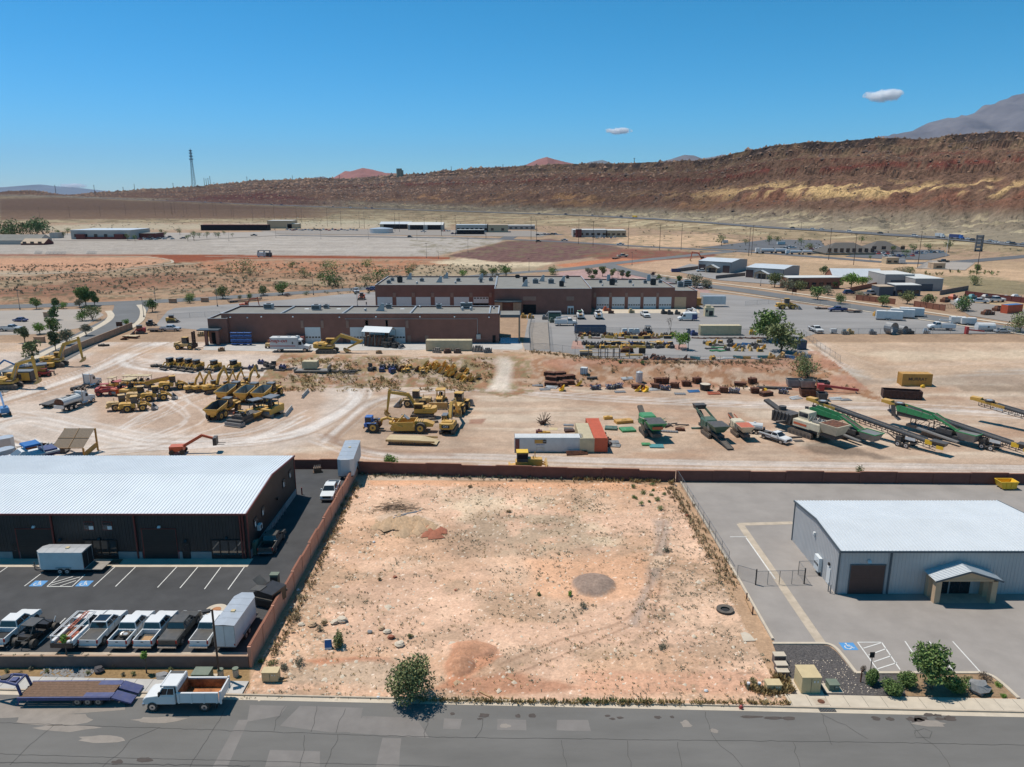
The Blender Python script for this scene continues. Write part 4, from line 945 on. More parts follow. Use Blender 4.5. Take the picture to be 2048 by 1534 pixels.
def f0(e,px,py,ztop,w_,d_,h_,kind):
 p=atz(px,py,ztop);x,y=p.x,p.y;m=M(x4 if kind!=n5 else k8)
 if kind==v0:
  m.a5([(x-w_/2,ztop),(x+w_/2,ztop),(x+w_/2,ztop+h_),(x+w_*.2,ztop+h_)],y-d_/2,y+d_/2)
 elif kind==y2:m.cyl((x,y,ztop),(x,y,ztop+h_*.6),w_/3,n=10);m.e5((x,y,ztop+h_*.6),w_/2,w_/2,h_*.4,10,5)
 elif kind==G7:m.b0(x-w_/2,x+w_/2,y-d_/2,y+d_/2,ztop,x-w_/2+.2,x+w_/2-.2,y-d_/2+.2,y+d_/2-.2,ztop+h_)
 else:
  m.box(x-w_/2,x+w_/2,y-d_/2,y+d_/2,ztop+.25,ztop+h_);m.box(x-w_/2+.2,x+w_/2-.2,y-d_/2+.2,y+d_/2-.2,ztop,ztop+.25)
  m.use(k8);m.cyl((x,y,ztop+h_),(x,y,ztop+h_+.12),min(w_,d_)*.35,n=12)
  for k in range(3):m.box(x-w_/2+.15,x+w_/2-.15,y-d_/2-.03,y-d_/2+.01,ztop+.4+k*(h_-.5)/3,ztop+.4+(k+.7)*(h_-.5)/3)
 link({v0:'ridge_vent',y2:'roof_vent',G7:'skylight'}.get(kind,'air_unit'),m.mesh('unit'),e)
for px,py,w_,d_,h_,k in((538,618,2.6,2,1.6,o6),(633,620,2.5,2,1.6,o6),(653,617,1.5,1.5,1.2,o6),(614,618,1.5,1,.2,G7),(678,618,1.5,1,.2,G7),(731,622,.9,.9,.9,y2),(760,622,2.6,.6,2.3,v0),(778,617,1.7,1.5,1.4,o6),(805,618,1.5,1,.2,G7),(878,617,1.6,1.4,1.4,o6),(925,621,.9,.9,1.2,y2),(942,621,.9,.9,1.2,y2),(933,618,3.6,1.4,2.0,o6),(840,615,.7,.7,.7,y2),(988,618,.8,.8,.8,y2)):f0(bl,px,py,bzt-.5,w_,d_,h_,k)
ub=link('brick_workshop',None);tag(ub,'large brown brick workshop behind with many white bay doors',v9)
UY=f5(617.5,3.0);UYc=f5(628,3.0)
zL,zC,zR_=b3(569.5,UY),b3(577,UYc),b3(574.5,UY)
ux=[atY(p,600,y).x for p,y in((751,UY),(989,UYc),(1183,UYc),(1349,UY),(1394,UY))]
b8(ub,ux[0],ux[1]+.5,UY,f5(553.5,zL-.3),3,zL);b8(ub,ux[1],ux[2],UYc,f5(553,zC-.3),3,zC+.02);b8(ub,ux[2]-.5,ux[3],UY+.02,f5(559,zR_-.3),3,zR_)
b8(ub,ux[3]-.01,ux[4],UY+.05,f5(566,b3(581,UY)),3,b3(581,UY))
zt_=b3(594,UY)
for i,(p0,p1)in enumerate(((755,785),(793,823),(832,861.5),(870,900),(908,938),(947,977))):
 x0,x1=atY(p0,605,UY).x,atY(p1,605,UY).x;d9(ub,x0,x1,UY,3,zt_,.12 if i<5 else .72,0 if i<5 else .48)
 m=M(s4);m.box(x1+.25,x1+1.35,UY-.14,UY,zt_-.1,zt_+1.6);link(q8,m,ub)
for i,(p0,p1)in enumerate(((1193,1218),(1224,1249),(1256,1280.5),(1287,1312),(1318,1342.5))):
 x0,x1=atY(p0,605,UY).x,atY(p1,605,UY).x;d9(ub,x0,x1,UY+.02,3,zt_,.28)
 m=M(s4);m.box(x0-1.15,x0-.2,UY-.14,UY,zt_-.1,zt_+1.6);link(q8,m,ub)
x0,x1=atY(1349,605,UY).x,atY(1372,605,UY).x;d9(ub,x0,x1,UY+.05,3,zt_,None,0,u9)
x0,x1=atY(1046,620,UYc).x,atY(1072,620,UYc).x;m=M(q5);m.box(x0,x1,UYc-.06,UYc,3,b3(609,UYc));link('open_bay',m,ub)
m=M(s4);m.box(x0,x1,UYc-.05,UYc,b3(601,UYc),b3(593,UYc));xq=atY(1133,600,UYc).x;m.box(xq,xq+2.7,UYc-.05,UYc,b3(601,UYc),b3(593,UYc));link(q8,m,ub)
x0=atY(1135,620,UYc).x;m=M(u8);m.box(x0,x0+2.2,UYc-.08,UYc,3,5.9);m.use(j6);m.box(x0+.2,x0+1.0,UYc-.1,UYc,3.1,5.2);m.box(x0+1.2,x0+2.0,UYc-.1,UYc,3.1,5.2);link('front_door',m,ub)
x0,x1=atY(989,610,UYc).x,atY(1043,610,UYc).x;m=M(o4);m.e1([(x0,UYc),(x1,UYc),(x1,UYc-1.5),((x0+x1)/2,UYc-3.0),(x0,UYc-1.5)],b3(603,UYc),b3(601,UYc));link('entry_canopy',m,ub)
m=M(r1);m.box(x0+.1,x0+2.8,UYc-1.5,UYc,3,b3(604,UYc));m.box(x1-3.0,x1-.1,UYc-1.5,UYc,3,b3(604,UYc));link('entry_pier',m,ub)
for px,py,w_,d_,h_,k,z_ in((778,567,1.6,1.5,1.3,o6,zL),(785,562,1.4,1.4,1.2,o6,zL),(800,565,1.9,1.6,2.4,n5,zL),(818,559,2.2,.6,2.6,v0,zL),(844,563,1.6,1.5,1.3,o6,zL),(834,568,.9,.9,1,y2,zL),(878,565,2.4,.6,2.4,v0,zL),(891,557,2.2,.6,2.4,v0,zL),(917,563,1.6,1.5,1.3,o6,zL),(911,567,.9,.9,1,y2,zL),(961,559,2.2,.6,2.4,v0,zL),(962,565,1.2,1.2,1.8,o6,zL),(982,562,1.7,1.5,1.3,o6,zL),(1049,573,2.3,.6,2.6,v0,zC),(1050,565,1.8,1.6,2.2,n5,zC),(1071,567,2.2,1.9,1.8,o6,zC),(1083,563,2.3,.6,2.6,v0,zC),(1102,567,2.2,1.9,1.8,o6,zC),(1123,573,1.7,1.5,2.0,n5,zC),(1124,565,2.2,.6,2.5,v0,zC),(1035,556,1.8,1.4,1.3,n5,zC),(1135,557,1.2,1.2,1.2,n5,zC),(1201,566,1.3,1.3,1.2,o6,zR_),(1217,562,1.6,1,2.6,G7,zR_),(1224,570,2.0,1.6,2.4,n5,zR_),(1231,565,1.2,1.2,1.1,o6,zR_),(1260,566,1.3,1.3,1.2,o6,zR_),(1290,567,1.4,1.4,1.3,o6,zR_),(1297,562,1.6,1,2.6,G7,zR_),(1306,570,2.0,1.6,2.4,n5,zR_),(1320,566,1.5,1.3,1.2,o6,zR_),(1205,572,.8,.8,.9,y2,zR_),(1266,572,.8,.8,.9,y2,zR_),(1360,574,2.2,2,2.2,o6,b3(581,UY)),(1374,573,3,2.4,2.6,o6,b3(581,UY))):f0(ub,px,py,z_-.5,w_,d_,h_,k)
wc=link('wash_canopy',None);tag(wc,'open wash bay canopy beside the near brick workshop','canopy')
cx0,cx1=bx1+.3,atY(1041,640,BY).x;m=M(o4);m.box(cx0,cx1,BY+1.5,BY+9.5,10.2,11.0);m.use(t9);m.b5((cx0+.2,BY+1.7,11.02),(cx1-.2,BY+1.7,11.02),(cx1-.2,BY+9.3,11.02),(cx0+.2,BY+9.3,11.02));link(u3,m,wc)
m=M(r1);m.box(cx1-.5,cx1-.05,BY+1.6,BY+9.4,3,10.2);link('side_wall',m,wc)
pm('wet_blue',A(60,92,130),.25,var=.2);b4('wash_floor',[(cx0,BY-1),(cx1,BY-1),(cx1,BY+8),(cx0,BY+8)],'wet_blue',z=3.09,world=True)
pm(j0,(.66,.36,.045),.5,var=.14,scale=1.2,dust=.55)
pm(k2,(.58,.36,.12),.6,var=.16,scale=1.2,dust=.75)
pm(l3,(.80,.48,.02),.45,var=.08,scale=1.2,dust=.2)
pm(l6,(.42,.03,.03),.5,var=.12,dust=.4)
pm(j8,(.55,.10,.03),.5,var=.12,dust=.35)
pm(v1,(.02,.13,.42),.45,var=.15,dust=.3)
pm(k0,(.025,.045,.16),.5,var=.2,dust=.25)
pm(p5,(.03,.20,.45),.5,var=.15,dust=.3)
pm(m3,(.02,.24,.08),.5,var=.15,dust=.3)
pm(o2,(.03,.10,.07),.5,var=.2,dust=.35)
pm(m5,(.62,.55,.40),.6,var=.15,dust=.45)
pm(s7,(.16,.16,.165),.4,var=.1,dust=.15)
pm(j1,(.055,.055,.05),.35,var=.15,dust=.25)
pm(j3,(.55,.56,.57),.35,.4,var=.06,dust=.15)
pm(i8,(.05,.052,.056),.55,.3,var=.25,dust=.4)
pm(C4,(.13,.105,.085),.75,.2,var=.3,dust=.6)
pm(j9,(.3,.29,.27),.5,.6,var=.2,dust=.4)
pm(k3,(.22,.225,.23),.5,.3,var=.15,dust=.3)
pm(l5,(.56,.42,.22),.6,var=.1,dust=.5)
pm(m6,(.12,.15,.18),.5,var=.1,dust=.35)
pm(v2,A(226,104,66),.6,var=.12,dust=.15,scale=.8)
pm(p8,A(226,208,170),.65,var=.14,dust=.25,scale=.7)
pm(j5,A(226,226,224),.55,var=.1,dust=.12,scale=.7)
pm(z7,A(56,84,116),.6,var=.15,dust=.3,scale=.7)
pm(n7,A(214,160,74),.65,var=.14,dust=.3,scale=.7)
pm('dirt_load',A(176,146,112),.95,var=.2)
pm(z8,(.03,.25,.27),.5,var=.15,dust=.3)
pm(s8,(.15,.03,.03),.6,var=.2,dust=.4)
pm(C8,(.01,.12,.36),.6,var=.1)
pm(l4,(.02,.02,.022),.8,var=.2)
def i5(x,y,r,w,rim=r4,dual=False):
 s=1 if y>0 else-1
 m=M(n6);m.cyl((x,y-w/2,r),(x,y+w/2,r),r,n=18)
 q=M(rim);yo=y+s*(w/2-.01);q.cyl((x,yo,r),(x,yo+s*.03,r),r*.58,n=14);q.use(i8);q.cyl((x,yo+s*.03,r),(x,yo+s*.045,r),r*.22,n=8)
 return P('wheel',m,P('rim',q))
def a8(xs,y,r,w,rim=r4):return[i5(x,s*y,r,w,rim)for x in xs for s in(-1,1)]
def i1(m,c,n,w):
 m.b5(*c)
def d2(x0,x1,X0,X1,y,Y,z0,z1,split=(.0,),body=i9,roof=None):
 m=M(body);m.b0(x0,x1,-y,y,z0,X0,X1,-Y,Y,z1)
 out=[];e=.012
 def L(a,b,t):return a+(b-a)*t
 def h9(s,ta,tb):
  g=M(j6);c=[]
  for t,u in((ta,.12),(tb,.12),(tb,.86),(ta,.86)):
   xa=L(L(x0,X0,u),L(x1,X1,u),t);c.append((xa,s*(L(y,Y,u)+e),L(z0,z1,u)))
  g.b5(*(c if s<0 else c[::-1]));return P(y3,g)
 ts=[.05]+list(split)+[.95]
 for s in(-1,1):
  for a,b in zip(ts[:-1],ts[1:]):out.append(h9(s,a+.02,b-.02))
 for nm,xx,XX,d in((v3,x1,X1,1),('rear_window',x0,X0,-1)):
  g=M(j6);c=[(L(xx,XX,u)+d*e,k*L(y,Y,u)*.95,L(z0,z1,u))for k,u in((-1,.06),(1,.06),(1,.9),(-1,.9))]
  g.b5(*(c if d>0 else c[::-1]));out.append(P(nm,g))
 return m,out
def mk_pickup(body=i9,bed=s9,crew=True,sunroof=False,rim=r4,old=False):
 parts=[];W=.98
 b=M(body);xc=-.95 if crew else-.35
 b.a5([(xc,.48),(2.84,.48),(2.94,.6),(2.9,.98),(2.72,1.1),(1.4,1.22),(xc,1.22)],-W,W)
 for s in(-1,1):b.box(-2.9,xc+.01,s*W-(.12 if s>0 else 0),s*W+(.12 if s<0 else 0),.55,1.22)
 b.box(-2.9,xc,-.86,.86,.55,.68);b.box(xc-.06,xc,-.86,.86,.6,1.22)
 hx0,hx1=xc+.02,1.52
 gh,gl=d2(hx0,hx1,hx0+.22,.72,.93,.74,1.215,1.86,(.5,)if crew else(),body)
 parts.append(P(z9,b,bevel=.08));parts.append(P(I0,gh,*gl,bevel=.0))
 for s in(-1,1):
  a=M(l4)
  for xw in(1.92,-1.82):
   pts=[(xw+.5*math.cos(t),.42+.5*math.sin(t))for t in np.linspace(0,math.pi,9)]
   y0=s*W+(.008 if s>0 else-.008);a.a5(pts,min(y0,s*.8),max(y0,s*.8))
  parts.append(P('wheel_arch',a))
 parts+=a8((1.92,-1.82),.87,.40,.28,rim)
 t=M(body);t.box(-2.97,-2.9,-.84,.84,.62,1.2);parts.append(P(C9,t,P('gate_handle',M(j4).box(-2.985,-2.965,-.12,.12,1.0,1.08))))
 for s in(-1,1):
  parts.append(P(A0,M(G0).box(-2.96,-2.88,min(s*.85,s*.985),max(s*.85,s*.985),.82,1.15)))
  parts.append(P('headlight',M(u6).box(2.86,2.95,min(s*.62,s*.95),max(s*.62,s*.95),.80,.98)))
  parts.append(P('mirror',M(j4 if body!=i9 else i9).box(1.05,1.2,min(s*.98,s*1.2),max(s*.98,s*1.2),1.25,1.45)))
 parts.append(P(D9,M(r4).box(-3.1,-2.95,-.92,.92,.45,.62)));parts.append(P(D9,M(r4).box(2.9,3.05,-.96,.96,.42,.62)))
 parts.append(P('grille',M(j4).box(2.9,2.955,-.6,.6,.66,.98)))
 if bed==E8:parts.append(P('bed_cover',M(j4).use(j1).box(-2.88,xc-.02,-.86,.86,1.2,1.245)))
 else:
  f=M(l4 if bed!='tan' else j1).box(-2.88,xc-.05,-.86,.86,.68,.72)
  if bed=='tan':f.use(r5);f.box(-2.6,xc-.5,-.4,.5,.72,.75)
  parts.append(P(F3,f))
 sm_=M(l4);[sm_.box(x,x+.025,s*W-.004*(s<0)-.008,s*W+.012,.6,1.2)for x in((xc+.08,.25,1.38)if crew else(xc+.08,1.38))for s in(-1,1)];[sm_.box(xc,2.2,s*W-.01,s*W+.012,.46,.56)for s in(-1,1)];parts.append(P('door_seam',sm_))
 if sunroof:parts.append(P('sunroof',M(j6).box(hx0+.35,.62,-.62,.62,1.855,1.875)))
 if old:parts.append(P('side_stripe',M(j1).box(xc,2.7,-W-.015,W+.015,.6,.85)))
 return parts
def mk_car(body=i9,suv=False):
 L=2.3;h=1.0 if suv else .86;parts=[]
 b=M(body);b.a5([(-L,.35),(L-.05,.35),(L,.6),(L-.1,.75),(1.1,h),(-1.9,h+.02),(-L,.8)],-.9,.9)
 gh,gl=d2(-2.0 if suv else-1.6,1.25,-1.7 if suv else-.85,.45,.84,.66,h-.01,1.75 if suv else 1.42,(.5,),body)
 return[P(z9,b,bevel=.05),P(I0,gh,*gl)]+a8((1.4,-1.4),.8,.34,.22)
def mk_far_car(body=i9,suv=False):
 b=M(body);h=1.0 if suv else .86
 b.a5([(-2.3,.35),(2.25,.35),(2.3,.6),(2.2,.75),(1.1,h),(-1.9,h+.02),(-2.3,.8)],-.9,.9)
 x0,X0,zt=(-2.0,-1.7,1.75)if suv else(-1.6,-.85,1.42)
 b.use(j6).b0(x0,1.25,-.84,.84,h-.01,X0,.45,-.68,.68,zt-.06);b.use(body).b0(X0-.05,.5,-.69,.69,zt-.06,X0,.45,-.66,.66,zt)
 b.use(n6);[b.cyl((x,y-.11,.34),(x,y+.11,.34),.34,n=8)for x in(1.4,-1.4)for y in(-.8,.8)]
 return b.mesh(x5)
def mk_far_pickup(body=i9):
 b=M(body);b.box(-2.9,2.9,-.95,.95,.5,1.15);b.use(l4).box(-2.8,-1,-.8,.8,1.15,1.17)
 b.use(j6).b0(-.95,1.4,-.9,.9,1.15,-.7,.7,-.74,.74,1.75);b.use(body).box(-.72,.72,-.75,.75,1.75,1.86)
 b.use(n6);[b.cyl((x,y-.13,.4),(x,y+.13,.4),.4,n=8)for x in(1.9,-1.8)for y in(-.85,.85)]
 return b.mesh(l8)
def mk_van(body=i9,rear=k0):
 b=M(body);b.a5([(-2.9,.45),(2.75,.45),(2.9,.7),(2.85,1.0),(2.05,1.25),(1.25,2.35),(.9,2.5),(-2.9,2.5)],-1.0,1.0)
 g=M(j6);g.b5((2.0,-.85,1.33),(2.0,.85,1.33),(1.35,.8,2.25),(1.35,-.8,2.25));[g.xf(Matrix.Translation((.03,0,.02)),0)]
 s=[P(y3,M(j6).box(.75,1.5,q*1.0-.015,q*1.0+.015,1.35,2.0))for q in(-1,1)]
 r=M(rear).box(-2.93,-1.3,-1.015,1.015,.5,2.1)
 return[P(z9,b,P(v3,g),*s,bevel=.08),P('rear_wrap',r)]+a8((1.85,-1.85),.88,.37,.26)
def mk_utility(body=i9,crane=True,green=False,s_=1.0):
 parts=mk_cabchassis(body);b=M(body)
 for q in(-1,1):b.box(-3.6,.3,min(q*.6,q*1.15),max(q*.6,q*1.15),.75,1.95)
 b.box(-3.6,.3,-.6,.6,.75,1.0);parts.append(P('locker_body',b,*[P('locker_door',M(body).box(-3.4+k*.95,-2.6+k*.95,-1.175,-1.15,.9,1.8))for k in range(4)],bevel=.03))
 if crane:
  c=M(body);c.cyl((-3.1,-.8,1.95),(-3.1,-.8,2.6),.14,n=8);c.a0((-3.2,-.8,2.65),(.4,-.5,2.95),.25,.3);parts.append(P('crane',c,P('crane_hook',M(j4).a0((.4,-.5,2.7),(.4,-.5,2.4),.1))))
 l=M(j0);l.box(-2.6,-1.6,-.4,.4,1.0,1.7);l.use(j8).box(-1.4,-.6,-.3,.35,1.0,1.5);l.use(i8).box(-3.4,-2.8,-.5,.4,1.0,1.6);parts.append(P('tool_load',l))
 if green:parts.append(P('cab_cover',M(m3).box(.5,1.6,-.7,.7,2.36,2.42)))
 return parts
def mk_cabchassis(body=i9,xr=-3.6,hood=True):
 f=M(i8);[f.box(xr,3.4,q*.42-.06,q*.42+.06,.55,.78)for q in(-1,1)];f.box(xr,xr+.2,-.5,.5,.55,.78)
 b=M(body);b.a5([(.45,.7),(3.35,.7),(3.45,.9),(3.4,1.3),(3.1,1.5),(2.0,1.65),(.45,1.65)],-1.0,1.0)
 gh,gl=d2(.45,2.05,.5,1.6,.97,.85,1.64,2.4,(.5,),body)
 out=[P(y8,f),P('hood',b,bevel=.08),P(I0,gh,*gl)]
 out+=a8((2.6,),.92,.48,.28)+a8((-2.2,),.9,.48,.46)
 for s in(-1,1):
  out.append(P('headlight',M(u6).box(3.38,3.47,min(s*.6,s*.92),max(s*.6,s*.92),.95,1.15)))
  out.append(P('mirror',M(j4).box(1.75,1.87,min(s*1.02,s*1.25),max(s*1.02,s*1.25),1.7,2.1)))
 out.append(P(D9,M(r4).box(3.4,3.55,-1.0,1.0,.55,.8)))
 return out
def mk_dump_truck():
 p=mk_cabchassis(i9,-3.5)
 b=M(i9)
 for q in(-1,1):
  b.box(-3.6,.15,min(q*1.08,q*1.18),max(q*1.08,q*1.18),1.0,2.0)
  for k in range(4):b.box(-3.5+k*1.15,-3.38+k*1.15,min(q*1.17,q*1.26),max(q*1.17,q*1.26),1.0,2.04)
  b.box(-3.62,.2,min(q*1.06,q*1.24),max(q*1.06,q*1.24),1.98,2.08)
 b.box(-3.6,.15,-1.1,1.1,.95,1.03)
 b.b0(.05,.2,-1.15,1.15,1.0,.05,.2,-1.15,1.15,2.75);b.box(.1,1.6,-1.12,1.12,2.7,2.8);b.box(1.5,1.6,-1.12,1.12,2.62,2.84)
 o=M(k5);o.use(pm('rust_orange',A(186,122,72),.85,var=.4,scale=1.4,tint=A(120,62,34)))
 o.box(-3.52,.05,-1.06,1.06,1.03,1.06);o.box(-3.5,.02,1.05,1.078,1.06,1.92);o.box(-3.5,.02,-1.078,-1.05,1.06,1.92);o.box(.02,.05,-1.06,1.06,1.06,2.2)
 t=M(i9).b0(-3.75,-3.62,-1.15,1.15,.98,-3.85,-3.72,-1.15,1.15,2.05);t.box(-3.86,-3.72,-1.2,-1.05,.9,2.2);t.box(-3.86,-3.72,1.05,1.2,.9,2.2)
 m=M(j4);[m.box(-3.3,-3.27,min(q*.75,q*1.15),max(q*.75,q*1.15),.3,.95)for q in(-1,1)]
 k=M(r4);k.cyl((.1,-.85,.65),(1.3,-.85,.65),.28,n=12);k.box(.2,1.3,-1.1,-.8,.25,.32)
 sp=M(j1).box(.2,1.5,-1.125,-.7,2.801,2.81);sp.box(.15,.2,-1.12,1.12,2.2,2.72)
 return p+[P('tipper_body',b),P('bed_lining',o),P(C9,t),P('mud_flap',m),P(F1,k),P('tarp_roll',sp)]
def mk_step_van():
 b=M(j5);b.box(-5.2,1.6,-1.25,1.25,.75,3.6);c=M(i9);c.a5([(1.6,.7),(4.2,.7),(4.35,1.0),(4.3,1.45),(3.0,1.75),(2.35,2.9),(1.6,3.3)],-1.1,1.1)
 g=M(j6);g.b5((2.98,-.95,1.85),(2.98,.95,1.85),(2.42,.9,2.75),(2.42,-.9,2.75));g.xf(Matrix.Translation((.06,0,.03)))
 sw=[P(y3,M(j6).box(1.75,2.5,q*1.1-.02,q*1.1+.02,1.8,2.6))for q in(-1,1)]
 r=M(l6);r.box(-5.21,1.0,-1.27,-1.25,1.45,1.65);r.box(-5.21,1.0,1.25,1.27,1.45,1.65)
 d=M(i8).box(.2,.55,-1.27,-1.25,2.0,2.6)
 v=M(i9);v.box(-3.5,-3.0,-.4,.4,3.6,3.75);v.box(-1,-.4,-.4,.4,3.6,3.75);v.box(1.0,1.5,-.5,.5,3.6,3.85)
 return[P('box_body',b,bevel=.06),P(I0,c,P(v3,g),*sw,bevel=.06),P('stripe',r),P('hatch',d),P('roof_unit',v),P(D9,M(r4).box(4.3,4.5,-1.1,1.1,.5,.8))]+a8((3.2,),.98,.5,.3)+a8((-3.0,),.95,.5,.5)
def g7(name,txt,size,mat,ext=.01,shear=.0):
 cu=bpy.data.curves.new(name,'FONT');cu.body=txt;cu.size=size;cu.extrude=ext;cu.align_x='CENTER';cu.align_y='CENTER';cu.shear=shear;cu.offset=size*.015
 o=bpy.data.objects.new(name,cu);col.objects.link(o)
 dg=bpy.context.evaluated_depsgraph_get();me=bpy.data.meshes.new_from_object(o.evaluated_get(dg));bpy.data.objects.remove(o)
 me.materials.clear();me.materials.append(_mats[mat]);me.transform(Matrix.Rotation(math.pi/2,4,'X'));return me
def c9(e,name,txt,size,mat,x,y,z,shear=.0,rz=.0,sx=1.0):
 me=g7(name,txt,size,mat,shear=shear);o=link(name,me,e);o.location=(x,y,z);o.rotation_euler=(0,0,rz);o.scale=(sx,1,1);return o
def mk_trailer(L=6.0,W=2.3,H=2.2,body=j5,ax=2,roof=j3,vnose=.6,ramp=False,hitch=1.2,z0=.55,peak=.08):
 b=M(body);hl=L/2
 if vnose:b.e1([(-hl,-W/2),(hl-vnose,-W/2),(hl,-W*.28),(hl,W*.28),(hl-vnose,W/2),(-hl,W/2)],z0,z0+H)
 else:b.box(-hl,hl,-W/2,W/2,z0,z0+H)
 r=M(roof);e=.03;zz=z0+H
 for q in(-1,1):c=[(-hl-e,q*(W/2+e),zz+.01),(hl-vnose,q*(W/2+e),zz+.01),(hl-vnose,0,zz+peak+.01),(-hl-e,0,zz+peak+.01)];r.b5(*(c if q<0 else c[::-1]))
 if vnose:r.add([(hl-vnose,-W/2-e,zz+.01),(hl+e,-W*.28,zz+.01),(hl+e,W*.28,zz+.01),(hl-vnose,W/2+e,zz+.01),(hl-vnose,0,zz+peak+.01)],[(0,1,4),(1,2,4),(2,3,4)])
 for k in range(1,5):x=-hl+L*k/5;r.a0((x,-W/2,zz+.02),(x,0,zz+peak+.02),.05,.02);r.a0((x,0,zz+peak+.02),(x,W/2,zz+.02),.05,.02)
 v=M(s3).box(-.2-L*.1,.2-L*.1,-.2,.2,zz+peak-.02,zz+peak+.1)
 f=M(i8);f.box(-hl,hl,-W/2+.1,W/2-.1,z0-.12,z0);f.a0((hl-.3,-.6,z0-.06),(hl+hitch,0,z0-.06),.08);f.a0((hl-.3,.6,z0-.06),(hl+hitch,0,z0-.06),.08);f.cyl((hl+hitch-.2,0,.05),(hl+hitch-.2,0,z0+.4),.05,n=6)
 t=M(E6);t.box(-hl-.02,-hl,-W/2,-W/2+.05,z0,zz);t.box(-hl-.02,-hl,W/2-.05,W/2,z0,zz);t.box(-hl-.025,-hl,-.02,.02,z0+.05,zz-.05);t.box(-hl-.03,-hl+.02,-W/2,W/2,zz-.04,zz+.015)
 out=[P('box_body',b),P(u3,r,P('roof_vent',v)),P(C1,f),P('door_trim',t)]
 xs=[(-(ax-1)/2+i)*.85-.4 for i in range(ax)]
 out+=a8(xs,W/2+.02,.36,.22,j3)
 fe=M(E6);[fe.box(xs[0]-.5,xs[-1]+.5,min(q*(W/2-.02),q*(W/2+.16)),max(q*(W/2-.02),q*(W/2+.16)),.76,.82)for q in(-1,1)];out.append(P(D5,fe))
 for q in(-1,1):out.append(P(A0,M(G0).box(-hl-.03,-hl,min(q*W*.42,q*W*.47),max(q*W*.42,q*W*.47),z0+.15,z0+.35)))
 if ramp:
  out.append(P('interior',M(l4).box(-hl-.012,-hl-.004,-W/2+.1,W/2-.1,z0+.08,zz-.12)))
  out.append(P('ramp_door',M(j9).b0(-hl-2.1,-hl,-W/2+.08,W/2-.08,z0-.08,-hl-2.1,-hl,-W/2+.08,W/2-.08,z0).xf(Matrix.Rotation(0,4,'Y')),label=None))
 return out
def mk_container(L=12.2,W=2.44,H=2.6,mat=v2,roof=None,end=None):
 b=M(mat);hl=L/2;b.box(-hl,hl,-W/2,W/2,.12,H);rr_=M(roof or mat);n=int(L/.3)
 for q in(-1,1):
  for i in range(n):
   x=-hl+.15+i*(L-.3)/n;b.box(x,x+.14,min(q*W/2,q*(W/2+.04)),max(q*W/2,q*(W/2+.04)),.28,H-.14)
 for i in range(n):x=-hl+.15+i*(L-.3)/n;rr_.box(x,x+.15,-W/2+.12,W/2-.12,H,H+.03)
 rr_.box(-hl,hl,-W/2,W/2,H-.01,H+.012)
 d=M(end or mat)
 for y0,y1 in((-W/2+.06,-.03),(.03,W/2-.06)):
  d.box(hl,hl+.05,y0,y1,.2,H-.1);d.use(j9);d.cyl((hl+.07,y0+.35,.2),(hl+.07,y0+.35,H-.15),.025,n=5);d.cyl((hl+.07,y1-.35,.2),(hl+.07,y1-.35,H-.15),.025,n=5);d.use(end or mat)
 for i in range(7):y=-W/2+.2+i*.32;d.box(-hl-.04,-hl,y,y+.16,.25,H-.15)
 f=M(mat)
 for x in(-hl,hl):
  for y in(-W/2,W/2):f.box(x-.07,x+.07,y-.07,y+.07,0,H+.02)
 return[P('shell',b),P(u3,rr_),P('end_door',d),P('corner_post',f)]
def mk_skip(L=6.5,W=2.3,H=1.6,mat=n9,load=None,slope=.0):
 hl=L/2;t=.07;b=M(mat)
 b.box(-hl+slope,hl-slope,-W/2,W/2,.15,.25)
 for q in(-1,1):
  y=q*W/2;b.a5([(-hl+slope,.2),(hl-slope,.2),(hl,H),(-hl,H)],y-t/2,y+t/2)
  for k in range(int(L/.8)):x=-hl+.4+slope+k*.8;b.box(x,x+.12,min(y,y+q*.1),max(y,y+q*.1),.25,H-.08)
  b.box(-hl,hl,y-.07,y+.07,H-.06,H+.04)
 for s in(-1,1):b.b0(s*(hl-slope)-t,s*(hl-slope)+t,-W/2,W/2,.2,s*hl-t,s*hl+t,-W/2,W/2,H+.03)
 f=M(i8);f.box(-hl+.3,hl-.3,-.5,-.38,0,.16);f.box(-hl+.3,hl-.3,.38,.5,0,.16)
 out=[P(I1,b),P('skid',f)]
 if load:l=M(load);l.b0(-hl+.1,hl-.1,-W/2+.08,W/2-.08,.3,-hl+.3,hl-.3,-W/2+.2,W/2-.2,H*.72);out.append(P('load',l))
 return out
def c5(L,w,h,y,n=10):
 r=h/2;pts=[(L/2-r+r*math.cos(t),r+r*math.sin(t))for t in np.linspace(-math.pi/2,math.pi/2,7)]+[(-L/2+r+r*math.cos(t),r+r*math.sin(t))for t in np.linspace(math.pi/2,3*math.pi/2,7)]
 m=M(C4);m.a5(pts,y-w/2,y+w/2)
 k=int(L/.28)
 for i in range(k):x=-L/2+r+i*(L-2*r)/k;m.box(x,x+.1,y-w/2,y+w/2,h,h+.03)
 s=M(i8);s_=1 if y>0 else-1
 for i in range(6):x=-L/2+r+i*(L-2*r)/5;s.cyl((x,y+s_*w/2,r*.8),(x,y+s_*(w/2+.02),r*.8),r*.55,n=8)
 return P('track',m,P('rollers',s))
